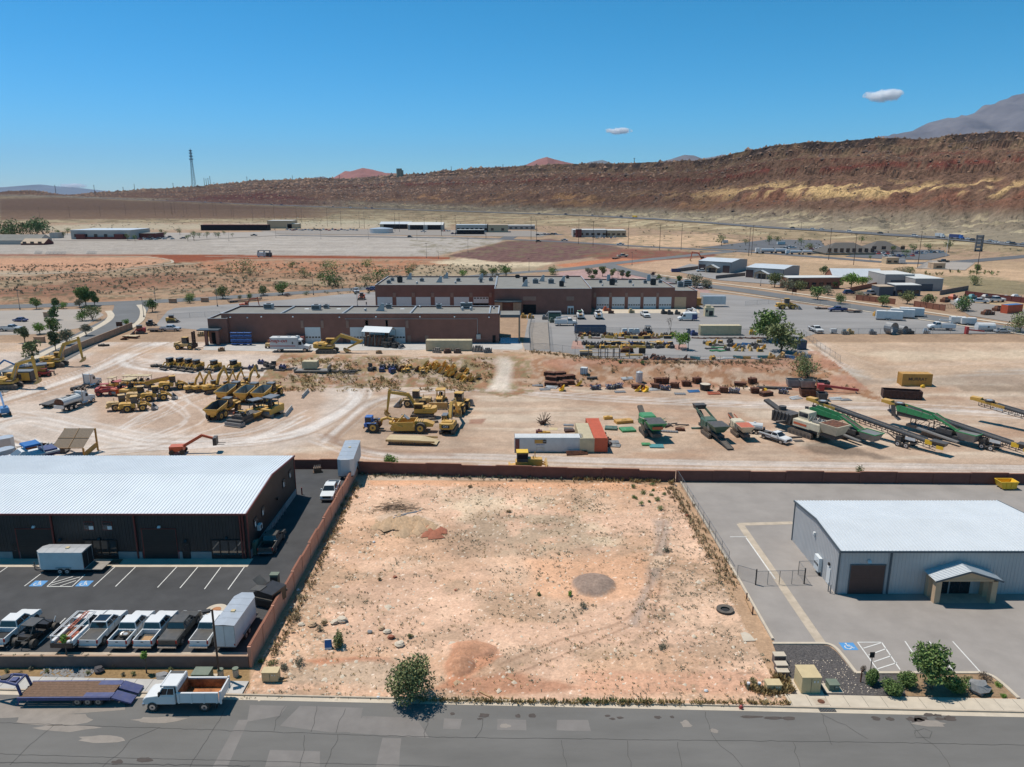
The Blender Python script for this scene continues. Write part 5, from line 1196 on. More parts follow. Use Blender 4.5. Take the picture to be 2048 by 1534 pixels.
def d1(x0,x1,y0,y1,z0,z1,col_,taper=.08,roof=None):
 c=M(col_);c.b0(x0,x1,y0,y1,z0,x0+taper*.3,x1-taper,y0+.04,y1-.04,z1);e=.015
 g=M(j6);zb,zt=z0+(z1-z0)*.38,z1-.12
 g.box(x1-taper*.2,x1+e,y0+.08,y1-.08,zb-.2,zt);g.box(x0-e,x0+.1,y0+.12,y1-.12,zb,zt);g.box(x0+.12,x1-.12,y0-e,y0+.05,zb,zt);g.box(x0+.12,x1-.12,y1-.05,y1+e,zb,zt)
 rf=M(roof or col_);rf.box(x0-.06,x1+.03,y0-.04,y1+.04,z1,z1+.1)
 return P(I0,c,P(E0,g),P('cab_roof',rf))
def f4(pts,w0,w1,y,th):
 m=M();m.use(j0);n=len(pts);up=[];dn=[]
 for i,(x,z)in enumerate(pts):
  a=pts[max(i-1,0)];b=pts[min(i+1,n-1)];dx,dz=b[0]-a[0],b[1]-a[1];l=math.hypot(dx,dz);nx,nz=-dz/l,dx/l
  w=w0[i];up.append((x+nx*w/2,z+nz*w/2));dn.append((x-nx*w/2,z-nz*w/2))
 for i in range(n-1):m.a5([dn[i],dn[i+1],up[i+1],up[i]],y-th/2,y+th/2)
 return m
def i6(m,mat):
 m.mats[0]=_mats[mat];return m
def c4(cx,cz,w,r,ang,mat,y=.0):
 m=M(mat);pts=[(r*math.cos(t),r*math.sin(t)*.85)for t in np.linspace(-2.6,.3,8)]
 ca,sa=math.cos(ang),math.sin(ang);q=[(cx+a*ca-b*sa,cz+a*sa+b*ca)for a,b in pts]
 qi=[(cx+.88*(a*ca-b*sa),cz+.88*(a*sa+b*ca))for a,b in pts]
 for i in range(len(q)-1):m.a5([q[i],q[i+1],qi[i+1],qi[i]],y-w/2,y+w/2)
 for s in(-1,1):m.a5(q,y+s*w/2-.03,y+s*w/2+.03)
 for k in range(5):yy=y-w/2+(k+.5)*w/5;x,z=q[-1];m.a0((x,yy,z),(x+.25*ca,yy,z+.25*sa),.12,.08)
 return m
def mk_excavator(pose=H3,col_=j0,arm=None,logo=False,blade=False):
 P_={H3:[(1.0,2.2),(2.6,4.6),(6.0,4.3),(9.0,1.0)],'tall':[(1.0,2.2),(2.4,5.0),(5.6,6.0),(5.9,1.6)],'down':[(1.0,2.1),(2.8,4.7),(6.6,5.2),(7.2,1.0)],o3:[(1.0,2.2),(3.2,3.9),(7.6,2.6),(4.6,1.0)],D0:[(1.0,2.2),(1.9,4.6),(3.4,6.6),(4.2,3.4)]}[pose]
 mat=arm or col_
 b=M(col_);b.b0(-2.4,1.6,-1.3,1.3,1.15,-2.3,1.4,-1.25,1.25,1.55);b.box(-2.2,.2,-1.25,1.2,1.55,2.15);b.b0(-1.9,-.4,-1.0,1.0,2.15,-1.8,-.6,-.9,.9,2.4)
 b.use(i8);b.box(-1.6,-.8,-1.27,-1.2,1.65,2.05);b.cyl((-1.3,.6,2.3),(-1.3,.6,2.95),.08,n=7);b.box(-.3,1.3,-1.25,-.5,1.55,1.85)
 cw=M(col_);cw.e1([(-2.2,-1.35),(-2.2,1.35),(-2.75,1.2),(-3.0,.6),(-3.0,-.6),(-2.75,-1.2)][::-1],1.2,2.25)
 und=M(i8);und.box(-1.3,1.3,-.85,.85,.45,.95);und.cyl((0,0,.9),(0,0,1.2),.75,n=16)
 bm_=f4(P_[:3],(.6,.8,.45),0,0,.5);st_=f4([(P_[2][0]-(P_[3][0]-P_[2][0])*.15,P_[2][1]-(P_[3][1]-P_[2][1])*.15),P_[2],P_[3]],(.35,.6,.3),0,0,.38)
 i6(bm_,mat);i6(st_,mat)
 cy=M(j9);k=P_[1];cy.a0((1.3,.32,1.7),(k[0],.32,k[1]-.3),.14);cy.a0((1.3,-.32,1.7),(k[0],-.32,k[1]-.3),.14);cy.a0((k[0]+.3,0,k[1]+.45),(P_[2][0]-.3,0,P_[2][1]+.5),.14)
 d=(P_[3][0]-P_[2][0],P_[3][1]-P_[2][1]);a=math.atan2(d[1],d[0]);bk=c4(P_[3][0]-.2,P_[3][1]-.15,1.25,.75,a+1.9,k2)
 out=[c5(4.6,.6,.95,-1.15),c5(4.6,.6,.95,1.15),P('undercarriage',und),P('house',b,bevel=.04),P('counterweight',cw,bevel=.06),d1(-.3,1.5,.35,1.3,1.5,3.0,col_,roof=m6 if pose in(H3,D0)else None),P('boom',bm_),P('stick',st_),P('boom_cylinder',cy),P(q3,bk)]
 if blade:out.append(P(C2,M(col_).box(2.4,2.55,-1.3,1.3,.15,.7)))
 return out
def mk_loader(col_=j0,big=1.0):
 b=M(col_);b.a5([(-3.0,.9),(.0,.8),(.0,1.75),(-2.6,1.95),(-3.1,1.8)],-.85,.85);b.use(j4);b.box(-3.13,-3.05,-.6,.6,1.0,1.7);b.use(i8);b.cyl((-1.6,.3,1.9),(-1.6,.3,2.6),.08,n=7)
 cw=M(col_);cw.b0(-3.35,-2.7,-.95,.95,.75,-3.3,-2.7,-.95,.95,1.1)
 f=M(col_);f.box(.4,1.9,-.6,.6,.7,1.5);fe=M(col_);[fe.box(x-.65,x+.65,min(q*.72,q*1.25),max(q*.72,q*1.25),1.52,1.6)for x in(1.45,-1.5)for q in(-1,1)]
 ar=M(col_)
 for q in(-.45,.45):ar.a0((.9,q,1.9),(2.5,q,1.2),.16,.4);ar.a0((2.5,q,1.2),(3.2,q,.6),.16,.35)
 ar.a0((.9,0,1.5),(2.6,0,1.5),.18);
 bk=M(k3);q=[(3.1,.15),(4.2,.12),(4.3,.2),(3.5,.9),(3.15,1.15),(3.0,.7)];bk.a5([(3.1,.12),(4.3,.12),(4.3,.2),(3.25,.24)],-1.35,1.35);bk.a5([(3.0,.12),(3.2,.14),(3.35,1.15),(3.2,1.2)],-1.35,1.35);[bk.a5([(3.1,.15),(4.2,.15),(3.5,.95),(3.2,1.15)],s*1.35-.04,s*1.35+.04)for s in(-1,1)]
 return[P(z9,b,bevel=.05),P('counterweight',cw),P('front_frame',f),P(D5,fe),P(G2,ar),P(q3,bk),d1(-.75,.55,-.65,.65,1.7,3.15,i8,roof=col_)]+a8((1.45,-1.5),1.0,.78,.55,col_)
def mk_skid(col_=j0):
 b=M(col_);b.b0(-1.3,.9,-.45,.45,.3,-1.2,.8,-.42,.42,1.2);b.box(-1.35,-.6,-.75,.75,.5,1.5);b.use(j4);b.box(-1.38,-1.33,-.4,.4,.7,1.3)
 ar=M(col_)
 for q in(-.82,.82):ar.a0((-1.2,q,1.45),(.9,q,1.15),.14,.26);ar.a0((.9,q,1.15),(1.5,q,.35),.14,.22)
 bk=M(i8);bk.a5([(1.4,.08),(2.3,.06),(2.3,.12),(1.55,.2)],-1.0,1.0);bk.a5([(1.35,.08),(1.5,.1),(1.55,.65),(1.42,.68)],-1.0,1.0);[bk.a5([(1.4,.1),(2.2,.08),(1.6,.62)],s-.03,s+.03)for s in(-1,1)]
 return[c5(2.2,.4,.65,-.72),c5(2.2,.4,.65,.72),P(z9,b),P(G2,ar),P(q3,bk),d1(-.55,.75,-.48,.48,.95,2.1,i8,roof=m6)]
def mk_adt(dark=False):
 h=M(j0);O=[(-5.6,-1.55),(-5.6,1.55),(-1.6,1.55),(-.6,1.2),(-.6,-1.2),(-1.6,-1.55)];I=[(-5.1,-.9),(-5.1,.9),(-1.9,.9),(-1.1,.8),(-1.1,-.8),(-1.9,-.9)]
 zt=[2.55,2.55,3.15,3.35,3.35,3.15];n=6;vo=[(x,y,z)for(x,y),z in zip(O,zt)];vb=[(x,y,1.25)for x,y in I];vt=[(x*.985-.03,y*.94,z-.03)for(x,y),z in zip(O,zt)];vi=[(x,y*.95,1.4)for x,y in I]
 h.add(vo+vb,[(i,(i+1)%n,n+(i+1)%n,n+i)for i in range(n)]+[tuple(range(n,2*n))]);h.add(vo+[(a[0],a[1],a[2]+.0)for a in vt],[((i+1)%n,i,n+i,n+(i+1)%n)for i in range(n)])
 li=M(j9 if not dark else i8);li.add(vt+vi,[((i+1)%n,i,n+i,n+(i+1)%n)for i in range(n)]+[tuple(range(2*n-1,n-1,-1))])
 rib=M(j0);rib.a0((-5.62,-1.57,2.5),(-5.62,1.57,2.5),.12,.3);[rib.a0((-5.5,q*1.6,2.5),(-1.7,q*1.58,3.1),.12,.25)for q in(-1,1)]
 f=M(j0);f.box(-5.0,1.0,-.4,.4,.85,1.3);f.box(.6,3.3,-.7,.7,.8,1.3)
 b=M(j0);b.a5([(1.9,1.1),(4.3,1.1),(4.5,1.4),(4.4,1.9),(3.4,2.35),(1.9,2.45)],-.95,.95);fe=M(j0);[fe.box(1.9,3.7,min(q*.9,q*1.6),max(q*.9,q*1.6),1.9,2.0)for q in(-1,1)]
 mr=M(l6);[mr.box(2.3,2.4,min(q*1.6,q*1.8),max(q*1.6,q*1.8),2.9,3.3)for q in(-1,1)];mr.use(i8);[mr.a0((1.6,q*.8,3.0),(2.35,q*1.7,3.0),.05)for q in(-1,1)]
 return[P('dump_body',h),P('body_lining',li),P('body_rib',rib),P(C1,f),P('hood',b,bevel=.08),P(D5,fe),P('mirror',mr),d1(.3,1.9,-.8,.8,1.6,3.3,i8,roof=m6)]+a8((2.8,-2.5,-4.1),1.22,.9,.62,j0)
def mk_roller(col_=j0,canopy=l5,double=True,big=False):
 m=M(j9);out=[]
 m.cyl((1.05,-.65,.5),(1.05,.65,.5),.5,n=20);out.append(P(G3,m))
 if double:m=M(j9);m.cyl((-1.05,-.65,.5),(-1.05,.65,.5),.5,n=20);out.append(P(G3,m))
 else:out+=a8((-1.1,),.6,.55,.4,col_)
 b=M(col_);b.box(-1.5,1.5,-.72,-.66,.45,.95);b.box(-1.5,1.5,.66,.72,.45,.95);b.box(-.5,1.55,-.7,.7,.95,1.3);b.box(-1.55,-.5,-.7,.7,.95,1.15)
 c=M(i8);[c.a0((x,y,1.1),(x,y,2.5),.07)for x in(-.9,.5)for y in(-.6,.6)];r=M(canopy);r.box(-1.1,.8,-.75,.75,2.5,2.62)
 s=M(j4);s.box(-.5,0,-.3,.3,1.15,1.4);s.box(-.5,-.38,-.3,.3,1.4,1.85);s.a0((.3,0,1.3),(.2,0,1.75),.3,.1)
 return out+[P(z9,b),P('canopy_frame',c),P('canopy',r),P('seat',s)]
def mk_dozer(canopy=True,six=False):
 b=M(j0);b.a5([(.1,.8),(2.3,.8),(2.35,1.9),(.1,2.0)],-.6,.6);b.box(-1.7,.1,-.8,.8,.8,1.6);b.use(i8);b.cyl((1.3,.2,1.95),(1.3,.2,2.9),.07,n=7);b.cyl((1.0,-.2,1.95),(1.0,-.2,2.4),.09,n=7);b.box(2.35,2.4,-.5,.5,.95,1.8)
 bl=M(k2);pts=[(3.0,.1),(3.12,.12),(3.0,.6),(3.05,1.1),(3.2,1.35),(3.05,1.38),(2.86,.95),(2.84,.5)];bl.a5(pts,-1.75,1.75)
 pa=M(j0);[pa.a0((-.3,q*1.35,.55),(2.95,q*1.35,.45),.16,.28)for q in(-1,1)];[pa.a0((1.6,q*.5,1.6),(2.9,q*.5,1.0),.14)for q in(-1,1)]
 rp_=M(j0);rp_.a0((-1.7,0,.9),(-2.6,0,.8),.9,.25);rp_.a0((-2.6,-1.0,.8),(-2.6,1.0,.8),.3,.3);[rp_.a0((-2.65,q,.9),(-2.75,q,.15),.12,.22)for q in(-.7,0,.7)]
 out=[c5(3.4,.55,1.0,-1.05),c5(3.4,.55,1.0,1.05),P(z9,b,bevel=.05),P(C2,bl),P('push_arm',pa),P('ripper',rp_)]
 if canopy:
  c=M(j0);[c.a0((x,y,1.5),(x,y,2.95),.12)for x in(-1.5,0)for y in(-.75,.75)];c.box(-1.75,.25,-.95,.95,2.95,3.1);out.append(P('canopy',c));s=M(j4);s.box(-1.1,-.5,-.35,.35,1.6,1.9);s.box(-1.2,-1.05,-.35,.35,1.9,2.4);out.append(P('seat',s))
 else:out.append(d1(-1.5,.2,-.8,.8,1.5,3.0,i8,roof=l3))
 return out
def mk_scraper():
 t=M(v1);t.box(3.6,5.4,-1.15,1.15,.9,1.6);t.box(3.9,5.2,-.5,1.1,1.6,2.9);[t.box(3.0,4.7,min(q*1.15,q*1.75),max(q*1.15,q*1.75),1.75,1.9)for q in(-1,1)];t.a0((4.6,-1.45,1.0),(4.85,-1.45,1.85),.6,.12);t.a0((4.6,1.45,1.0),(4.85,1.45,1.85),.6,.12)
 tw=M(j6);tw.box(5.19,5.22,-.4,1.0,1.9,2.75);tw.box(4.0,5.1,-.52,-.49,1.9,2.75);tw.box(4.0,5.1,1.09,1.12,1.9,2.75)
 eg=M(k5);eg.box(2.3,3.7,-.6,.6,1.0,1.8);eg.use(i8);eg.cyl((3.0,.3,1.7),(3.0,.3,2.3),.12,n=8);eg.use(j9);[eg.a0((2.4+k*.3,-.5,1.8),(2.5+k*.3,.5,2.0),.12)for k in range(4)]
 bp=M(j0);bp.box(5.35,5.6,-1.0,1.0,.6,1.0)
 gk=M(j0);gk.g5([(2.6,0,1.3),(2.2,0,2.2),(1.2,0,2.5),(.4,0,2.2)],.28,8);gk.a0((.4,-1.5,1.9),(.4,1.5,1.9),.45,.4);[gk.a0((.4,q*1.5,1.9),(-1.8,q*1.6,1.1),.2,.4)for q in(-1,1)]
 bo=M(j0);[bo.a5([(-4.0,.5),(.2,.4),(.5,.8),(-.2,2.0),(-4.0,2.2)],q*1.45-.08,q*1.45+.08)for q in(-1,1)];bo.box(-4.0,-.2,-1.4,1.4,.45,.6);bo.b0(-4.2,-4.0,-1.4,1.4,.5,-4.3,-4.1,-1.4,1.4,2.3);bo.use('dirt_load');bo.box(-3.9,-.5,-1.36,1.36,.6,.9)
 el=M(j0);el.a0((-.2,-.8,1.0),(-1.8,-.8,2.9),.15,.3);el.a0((-.2,.8,1.0),(-1.8,.8,2.9),.15,.3);[el.a0((-.2-k*.32,-.8,1.1+k*.38),(-.2-k*.32,.8,1.1+k*.38),.12,.2)for k in range(6)];el.use(m6).a0((-1.6,-.7,3.0),(-3.0,.7,2.5),.6,.15)
 rr_=M(j0);rr_.a5([(-4.2,.9),(-7.4,1.1),(-7.6,1.6),(-6.2,2.1),(-4.2,2.2)],-.85,.85);rr_.use(i8);[rr_.box(-5.6+k*.4,-5.4+k*.4,-.86,.86,1.7,2.2)for k in range(3)]
 ap=M(l3);[ap.b0(-.9+k*.95,-.1+k*.95,-2.1,-1.65,.1,-.8+k*.95,-.2+k*.95,-2.0,-1.7,1.1)for k in range(2)]
 return[P('tractor',t,P(E0,tw),bevel=.05),P(w2,eg),P(D9,bp),P('gooseneck',gk),P('bowl',bo),P('elevator',el),P('rear_engine',rr_,bevel=.05),P('weight_block',ap)]+a8((3.6,),1.3,1.0,.8,j0)+a8((-5.2,),1.3,1.0,.8,j0)
def mk_paver():
 b=M(i8);b.box(-1.6,1.4,-1.0,1.0,.5,1.5);b.box(-1.9,-.2,-.7,.7,1.5,1.9);b.box(-2.0,-1.7,-1.15,1.15,.6,1.7)
 for k in range(6):b.a0((-1.5+k*.4,-.9,1.5),(-1.4+k*.4,-.5,2.1),.1);b.e5((-1.2+k*.35,.4-.15*k,1.9),.22,n=6,m=4)
 h=M(j0);h.b0(1.4,3.2,-1.0,1.0,.6,1.2,3.4,-1.5,1.5,1.4);h.use(i8);h.b0(1.5,3.0,-.9,.9,1.1,1.4,3.2,-1.3,1.3,1.42)
 s=M(k3);s.box(-3.2,-2.0,-1.8,1.8,.08,.75);s.use(i8);s.box(-2.9,-2.1,-1.6,1.6,.75,1.15);s.use(j9);s.box(-3.4,-3.2,-1.8,1.8,.1,.2)
 c=M(j4);c.box(-1.3,-.8,-.9,-.4,1.9,2.3);c.box(-1.3,-.8,.4,.9,1.9,2.3);c.use(j0);c.box(-.7,-.3,-.8,.8,1.9,2.35);c.use(j8);c.box(-1.6,-1.3,.9,1.15,1.7,2.2)
 return[P('tractor',b),P('hopper',h),P('screed',s),P('controls',c),c5(2.6,.45,.8,-.9),c5(2.6,.45,.8,.9)]
def mk_telehandler(col_=l6,canopy=False):
 b=M(col_);b.box(-1.8,1.5,-.8,.8,.7,1.4);b.a5([(-1.9,.9),(-1.0,.9),(-1.0,1.7),(-1.8,1.6)],-.85,.85)
 c=M(col_ if not canopy else i8);[c.a0((x,y,1.3),(x,y,2.4),.08)for x in(-.6,.7)for y in(-.7,.2)];c.use(col_).box(-.75,.85,-.8,.3,2.4,2.5)
 ar=M(col_);ar.a0((-1.4,.55,1.7),(2.4,.55,1.2),.3,.35);ar.use(i8);ar.box(2.4,2.5,-.2,1.2,.3,1.3);ar.a0((2.5,.1,.35),(3.5,.1,.35),.1,.06);ar.a0((2.5,.9,.35),(3.5,.9,.35),.1,.06)
 return[P(z9,b,bevel=.04),P('cab_frame',c),P(G2,ar)]+a8((1.2,-1.2),.85,.5,.36,col_)
def mk_forklift():
 b=M(k2);b.box(-2.8,1.0,-1.2,1.2,.9,1.7);b.b0(-3.2,-2.0,-1.25,1.25,.7,-3.0,-2.0,-1.2,1.2,2.0)
 ma_=M(n9);[ma_.box(2.0,2.4,q*.6-.18,q*.6+.18,.3,5.0)for q in(-1,1)];[ma_.box(2.0,2.4,-.7,.7,z,z+.25)for z in(.6,2.4,4.5)];ma_.box(2.4,2.6,-1.3,1.3,.5,1.6);ma_.use(i8);[ma_.box(2.6,4.3,q*.8-.12,q*.8+.12,.25,.35)for q in(-1,1)]
 return[P(z9,b,bevel=.05),P('mast',ma_),d1(-1.0,.5,-.7,.7,1.7,3.3,i8,roof=j0)]+a8((1.5,-2.0),1.05,.75,.6,j0)
def mk_boomlift(col_=p5):
 b=M(col_);b.box(-1.4,1.4,-.9,.9,.7,1.1);b.box(-1.9,.9,-.8,.8,1.2,2.1)
 a=M(col_);a.a0((-1.2,0,2.2),(2.2,0,5.0),.35,.4);a.a0((2.2,0,5.0),(4.8,.2,3.3),.28,.32);a.a0((4.8,.2,3.3),(6.4,.2,3.5),.22,.25)
 k=M(i8);[k.a0((6.4+x,y,3.2),(6.4+x,y,4.3),.05)for x in(0,1)for y in(-.9,.9)];k.box(6.4,7.4,-.9,.9,3.15,3.25);[k.a0((6.4,y,4.3),(7.4,y,4.3),.05)for y in(-.9,.9)];[k.a0((x,-.9,4.3),(x,.9,4.3),.05)for x in(6.4,7.4)]
 return[P(y8,b,bevel=.04),P('boom',a),P('basket',k)]+a8((1.2,-1.2),.95,.48,.38,j9)
def mk_scissor(col_=v1,lv=3):
 m=M(col_);
 for k in range(lv):
  z=.25+k*1.15;m.box(-.9,.9,-.4,.4,z,z+.35);m.use(i8);m.a0((-.8,-.3,z+.4),(.8,-.3,z+.75),.08);m.a0((.8,-.3,z+.4),(-.8,-.3,z+.75),.08);m.use(col_);m.box(-.95,.95,-.42,.42,z+.8,z+.92)
  [m.a0((x,y,z+.92),(x,y,z+1.15),.05)for x in(-.9,.9)for y in(-.4,.4)]
 w_=M(n6);[w_.cyl((x,y-.08,.2),(x,y+.08,.2),.2,n=10)for x in(-.65,.65)for y in(-.35,.35)]
 return[P('lift_deck',m),P('wheels',w_)]
def mk_semi(sleeper=False,col_=i9):
 f=M(i8);[f.box(-4.4,3.2,q*.45-.07,q*.45+.07,.75,1.0)for q in(-1,1)];f.box(-3.9,-1.9,-.55,.55,1.0,1.12);[f.box(-4.3+k*1.3,-4.1+k*1.3,-.5,.5,.7,1.0)for k in range(4)]
 b=M(col_);b.a5([(1.3,.75),(3.5,.75),(3.65,1.0),(3.55,1.6),(1.9,1.95),(1.3,2.0)],-.95,.95);c=M(col_);c.a5([(.1 if not sleeper else-.8,.9),(1.7,.9),(1.75,1.9),(1.35,2.75),(.9,3.1),(.1 if not sleeper else-.8,3.2)],-1.1,1.1)
 g=M(j6);g.b5((1.76,-.95,1.98),(1.76,.95,1.98),(1.42,.92,2.68),(1.42,-.92,2.68));sw=[P(y3,M(j6).box(.75,1.4,q*1.1-.015,q*1.1+.015,1.9,2.55))for q in(-1,1)]
 st=M(r4);[st.cyl((.0 if not sleeper else-.9,q*.95,1.0),(.0 if not sleeper else-.9,q*.95,3.5),.08,n=8)for q in(-1,1)];tk=M(r4);[tk.cyl((-.4,q*.95,.7),(1.2,q*.95,.7),.3,n=12)for q in(-1,1)]
 fe=M(col_);[fe.a5([(x+.62*math.cos(t),.55+.62*math.sin(t))for t in np.linspace(0,math.pi,7)],min(q*.8,q*1.12),max(q*.8,q*1.12))for x in(2.7,)for q in(-1,1)]
 return[P(y8,f),P('hood',b,bevel=.08),P(I0,c,P(v3,g),*sw,bevel=.05),P('exhaust',st),P(F1,tk),P(D5,fe)]+a8((2.7,),.98,.5,.3)+a8((-2.2,-3.5),.95,.5,.5)
def mk_tanker():
 p=mk_semi();t=M(j5);n=14;pts=[(1.18*math.cos(a),2.0+.85*math.sin(a))for a in np.linspace(0,2*math.pi,n+1)[:-1]];t.c7(pts,-5.2,-.4)
 t.use(j9);t.box(-4.6,-1.0,-.35,.35,2.82,2.9);t.use(i8);t.box(-2.9,-2.3,-.3,.3,2.9,3.05)
 r=M(j3);r.box(-5.6,-5.2,-1.1,1.1,.8,1.5);r.use(k5);r.c7([(y*1.01,z*1.0)for y,z in pts],-5.26,-5.2)
 return p+[P(w3,t),P('rear_deck',r)]
def mk_lowboy(L=11.0,W=2.5,col_=k0,deck=n8,neck=True,beaver=True,z=.95,ax=3,tan=False):
 hl=L/2;f=M(col_);f.box(-hl+1.8,hl,-W/2,-W/2+.14,z-.3,z);f.box(-hl+1.8,hl,W/2-.14,W/2,z-.3,z);f.box(-hl+1.8,hl,-.5,-.35,z-.4,z-.02);f.box(-hl+1.8,hl,.35,.5,z-.4,z-.02)
 n=int((L-2)/1.0);[f.box(-hl+1.9+k,-hl+2.0+k,-W/2,W/2,z-.22,z-.04)for k in range(n)]
 f.box(-hl+1.7,-hl+3.8,-W/2+.14,-W/2+.7,z-.03,z+.022);f.box(-hl+1.7,-hl+4.3,W/2-.7,W/2-.14,z-.03,z+.022)
 d=M(deck)
 for k in range(9):y=-W/2+.15+k*(W-.3)/9;d.box(-hl+1.8,hl-.1,y+.01,y+(W-.3)/9-.01,z-.04,z+.012)
 out=[P(C1,f),P('deck',d)]
 if beaver:
  r=M(col_);[r.b0(-hl,-hl+1.7,min(q*.15,q*W/2),max(q*.15,q*W/2),z-.75,-hl,-hl+1.7,min(q*.15,q*W/2),max(q*.15,q*W/2),z-.6)for q in(-1,1)]
  for i,v in enumerate(r.v):r.v[i]=(v[0],v[1],v[2]+(v[0]+hl)/1.7*.58)
  out.append(P('ramp',r))
 if neck:
  g=M(col_);[g.g5([(hl-.1,q*.75,z-.1),(hl+.15,q*.7,z+.95),(hl+1.2,q*.55,z+1.15),(hl+3.0,0,z+1.0)],.13,6)for q in(-1,1)];g.a0((hl+.3,-.7,z+.95),(hl+.3,.7,z+.95),.15);g.a0((hl+1.2,-.55,z+1.15),(hl+1.2,.55,z+1.15),.12);g.box(hl+.5,hl+1.1,-.3,.3,z+.7,z+1.1);g.cyl((hl+2.9,0,z+.9),(hl+2.9,0,z+.3),.08,n=8);g.a0((hl-.1,-1,z-.3),(hl+.2,-1,0),.1);g.a0((hl-.1,1,z-.3),(hl+.2,1,0),.1)
  sp=M(n6);sp.cyl((hl+1.6,0,z+1.15),(hl+1.6,0,z+1.35),.38,n=14);out+=[P('gooseneck',g),P('spare_wheel',sp)]
 out+=a8([-hl+3.0+.95*k for k in range(ax)],W/2-.35,.40,.5,j9)
 return out
def mk_conveyor(L=26.0,z0=1.6,z1=4.6,wheels_x=-4.5,head=j0):
 f=M(i8);hl=L/2;W=.65;n=int(L/1.15)
 zz=lambda x:z1+(z0-z1)*(x+hl)/L
 for q in(-1,1):
  f.a0((-hl,q*W,zz(-hl)),(hl,q*W,zz(hl)),.16,.34);f.a0((-hl+1,q*W,zz(-hl+1)-.95),(hl-1,q*W,zz(hl-1)-.95),.09)
  for k in range(n):
   x=-hl+1+k*(L-2)/n;x2=x+(L-2)/n;f.a0((x,q*W,zz(x)),(x,q*W,zz(x)-.95),.1);f.a0((x,q*W,zz(x)-.95),(x2,q*W,zz(x2)),.06)
 b=M(n6);b.a0((-hl,0,zz(-hl)+.14),(hl,0,zz(hl)+.14),1.0,.05);g=M(k3);[g.a0((-hl+4,q*.62,zz(-hl+4)+.25),(hl-3,q*.62,zz(hl-3)+.25),.05,.3)for q in(-1,1)]
 hd=M(head);[hd.a0((-hl-.4,q*.72,zz(-hl)+.1),(-hl+5.6,q*.72,zz(-hl+5.6)+.1),.1,.5)for q in(-1,1)];hd.box(-hl-.7,-hl+1.2,-.72,.72,zz(-hl)-.2,zz(-hl)+.45)
 sw=M(n6);sw.cyl((-hl+2.6,0,zz(-hl+2.6)+.3),(-hl+2.6,0,zz(-hl+2.6)+.62),.95,n=18);rm=M(j3);rm.cyl((-hl+2.6,0,zz(-hl+2.6)+.62),(-hl+2.6,0,zz(-hl+2.6)+.65),.55,n=14)
 wx=hl-6.5;l=M(i8);[l.a0((wx,q*1.4,.6),(wx-3,q*.65,zz(wx-3)-.9),.18)for q in(-1,1)];[l.a0((wx,q*1.4,.6),(wx+2.5,q*.65,zz(wx+2.5)-.9),.15)for q in(-1,1)];l.a0((wx,-1.7,.6),(wx,1.7,.6),.25);l.box(wx-1.4,wx-.4,-1.2,.2,.7,1.9)
 y=M(l3);y.box(hl-2.9,hl-1.7,-.85,-.7,zz(hl-2.5)-.3,zz(hl-2.5)+.5);y.box(hl-.9,hl+.3,-.85,-.7,zz(hl)-.4,zz(hl)+.2);y.box(hl-1.2,hl-.4,.7,.85,zz(hl)-.3,zz(hl)+.4)
 hp=M(i8);hp.b0(hl-1.8,hl+.3,-.6,.6,zz(hl)+.1,hl-2.1,hl+.6,-.9,.9,zz(hl)+.8);pl=M(i9);pl.box(hl-6.4,hl-4.6,-W-.1,-W-.05,zz(hl-5.5)-.75,zz(hl-5.5)-.2);pl.box(-hl+3.8,-hl+5.4,-.78,-.74,zz(-hl+4.6)-.75,zz(-hl+4.6)-.35)
 return[P('truss',f),P('belt',b),P('side_skirt',g),P('head_guard',hd),P('spare_wheel',sw,P('rim',rm)),P('wheel_frame',l),P('guard_box',y),P(y4,hp),P('name_plate',pl)]+[i5(wx+dx,s*yy,.55,.4,j3)for dx in(-.75,.75)for yy in(1.35,)for s in(-1,1)]
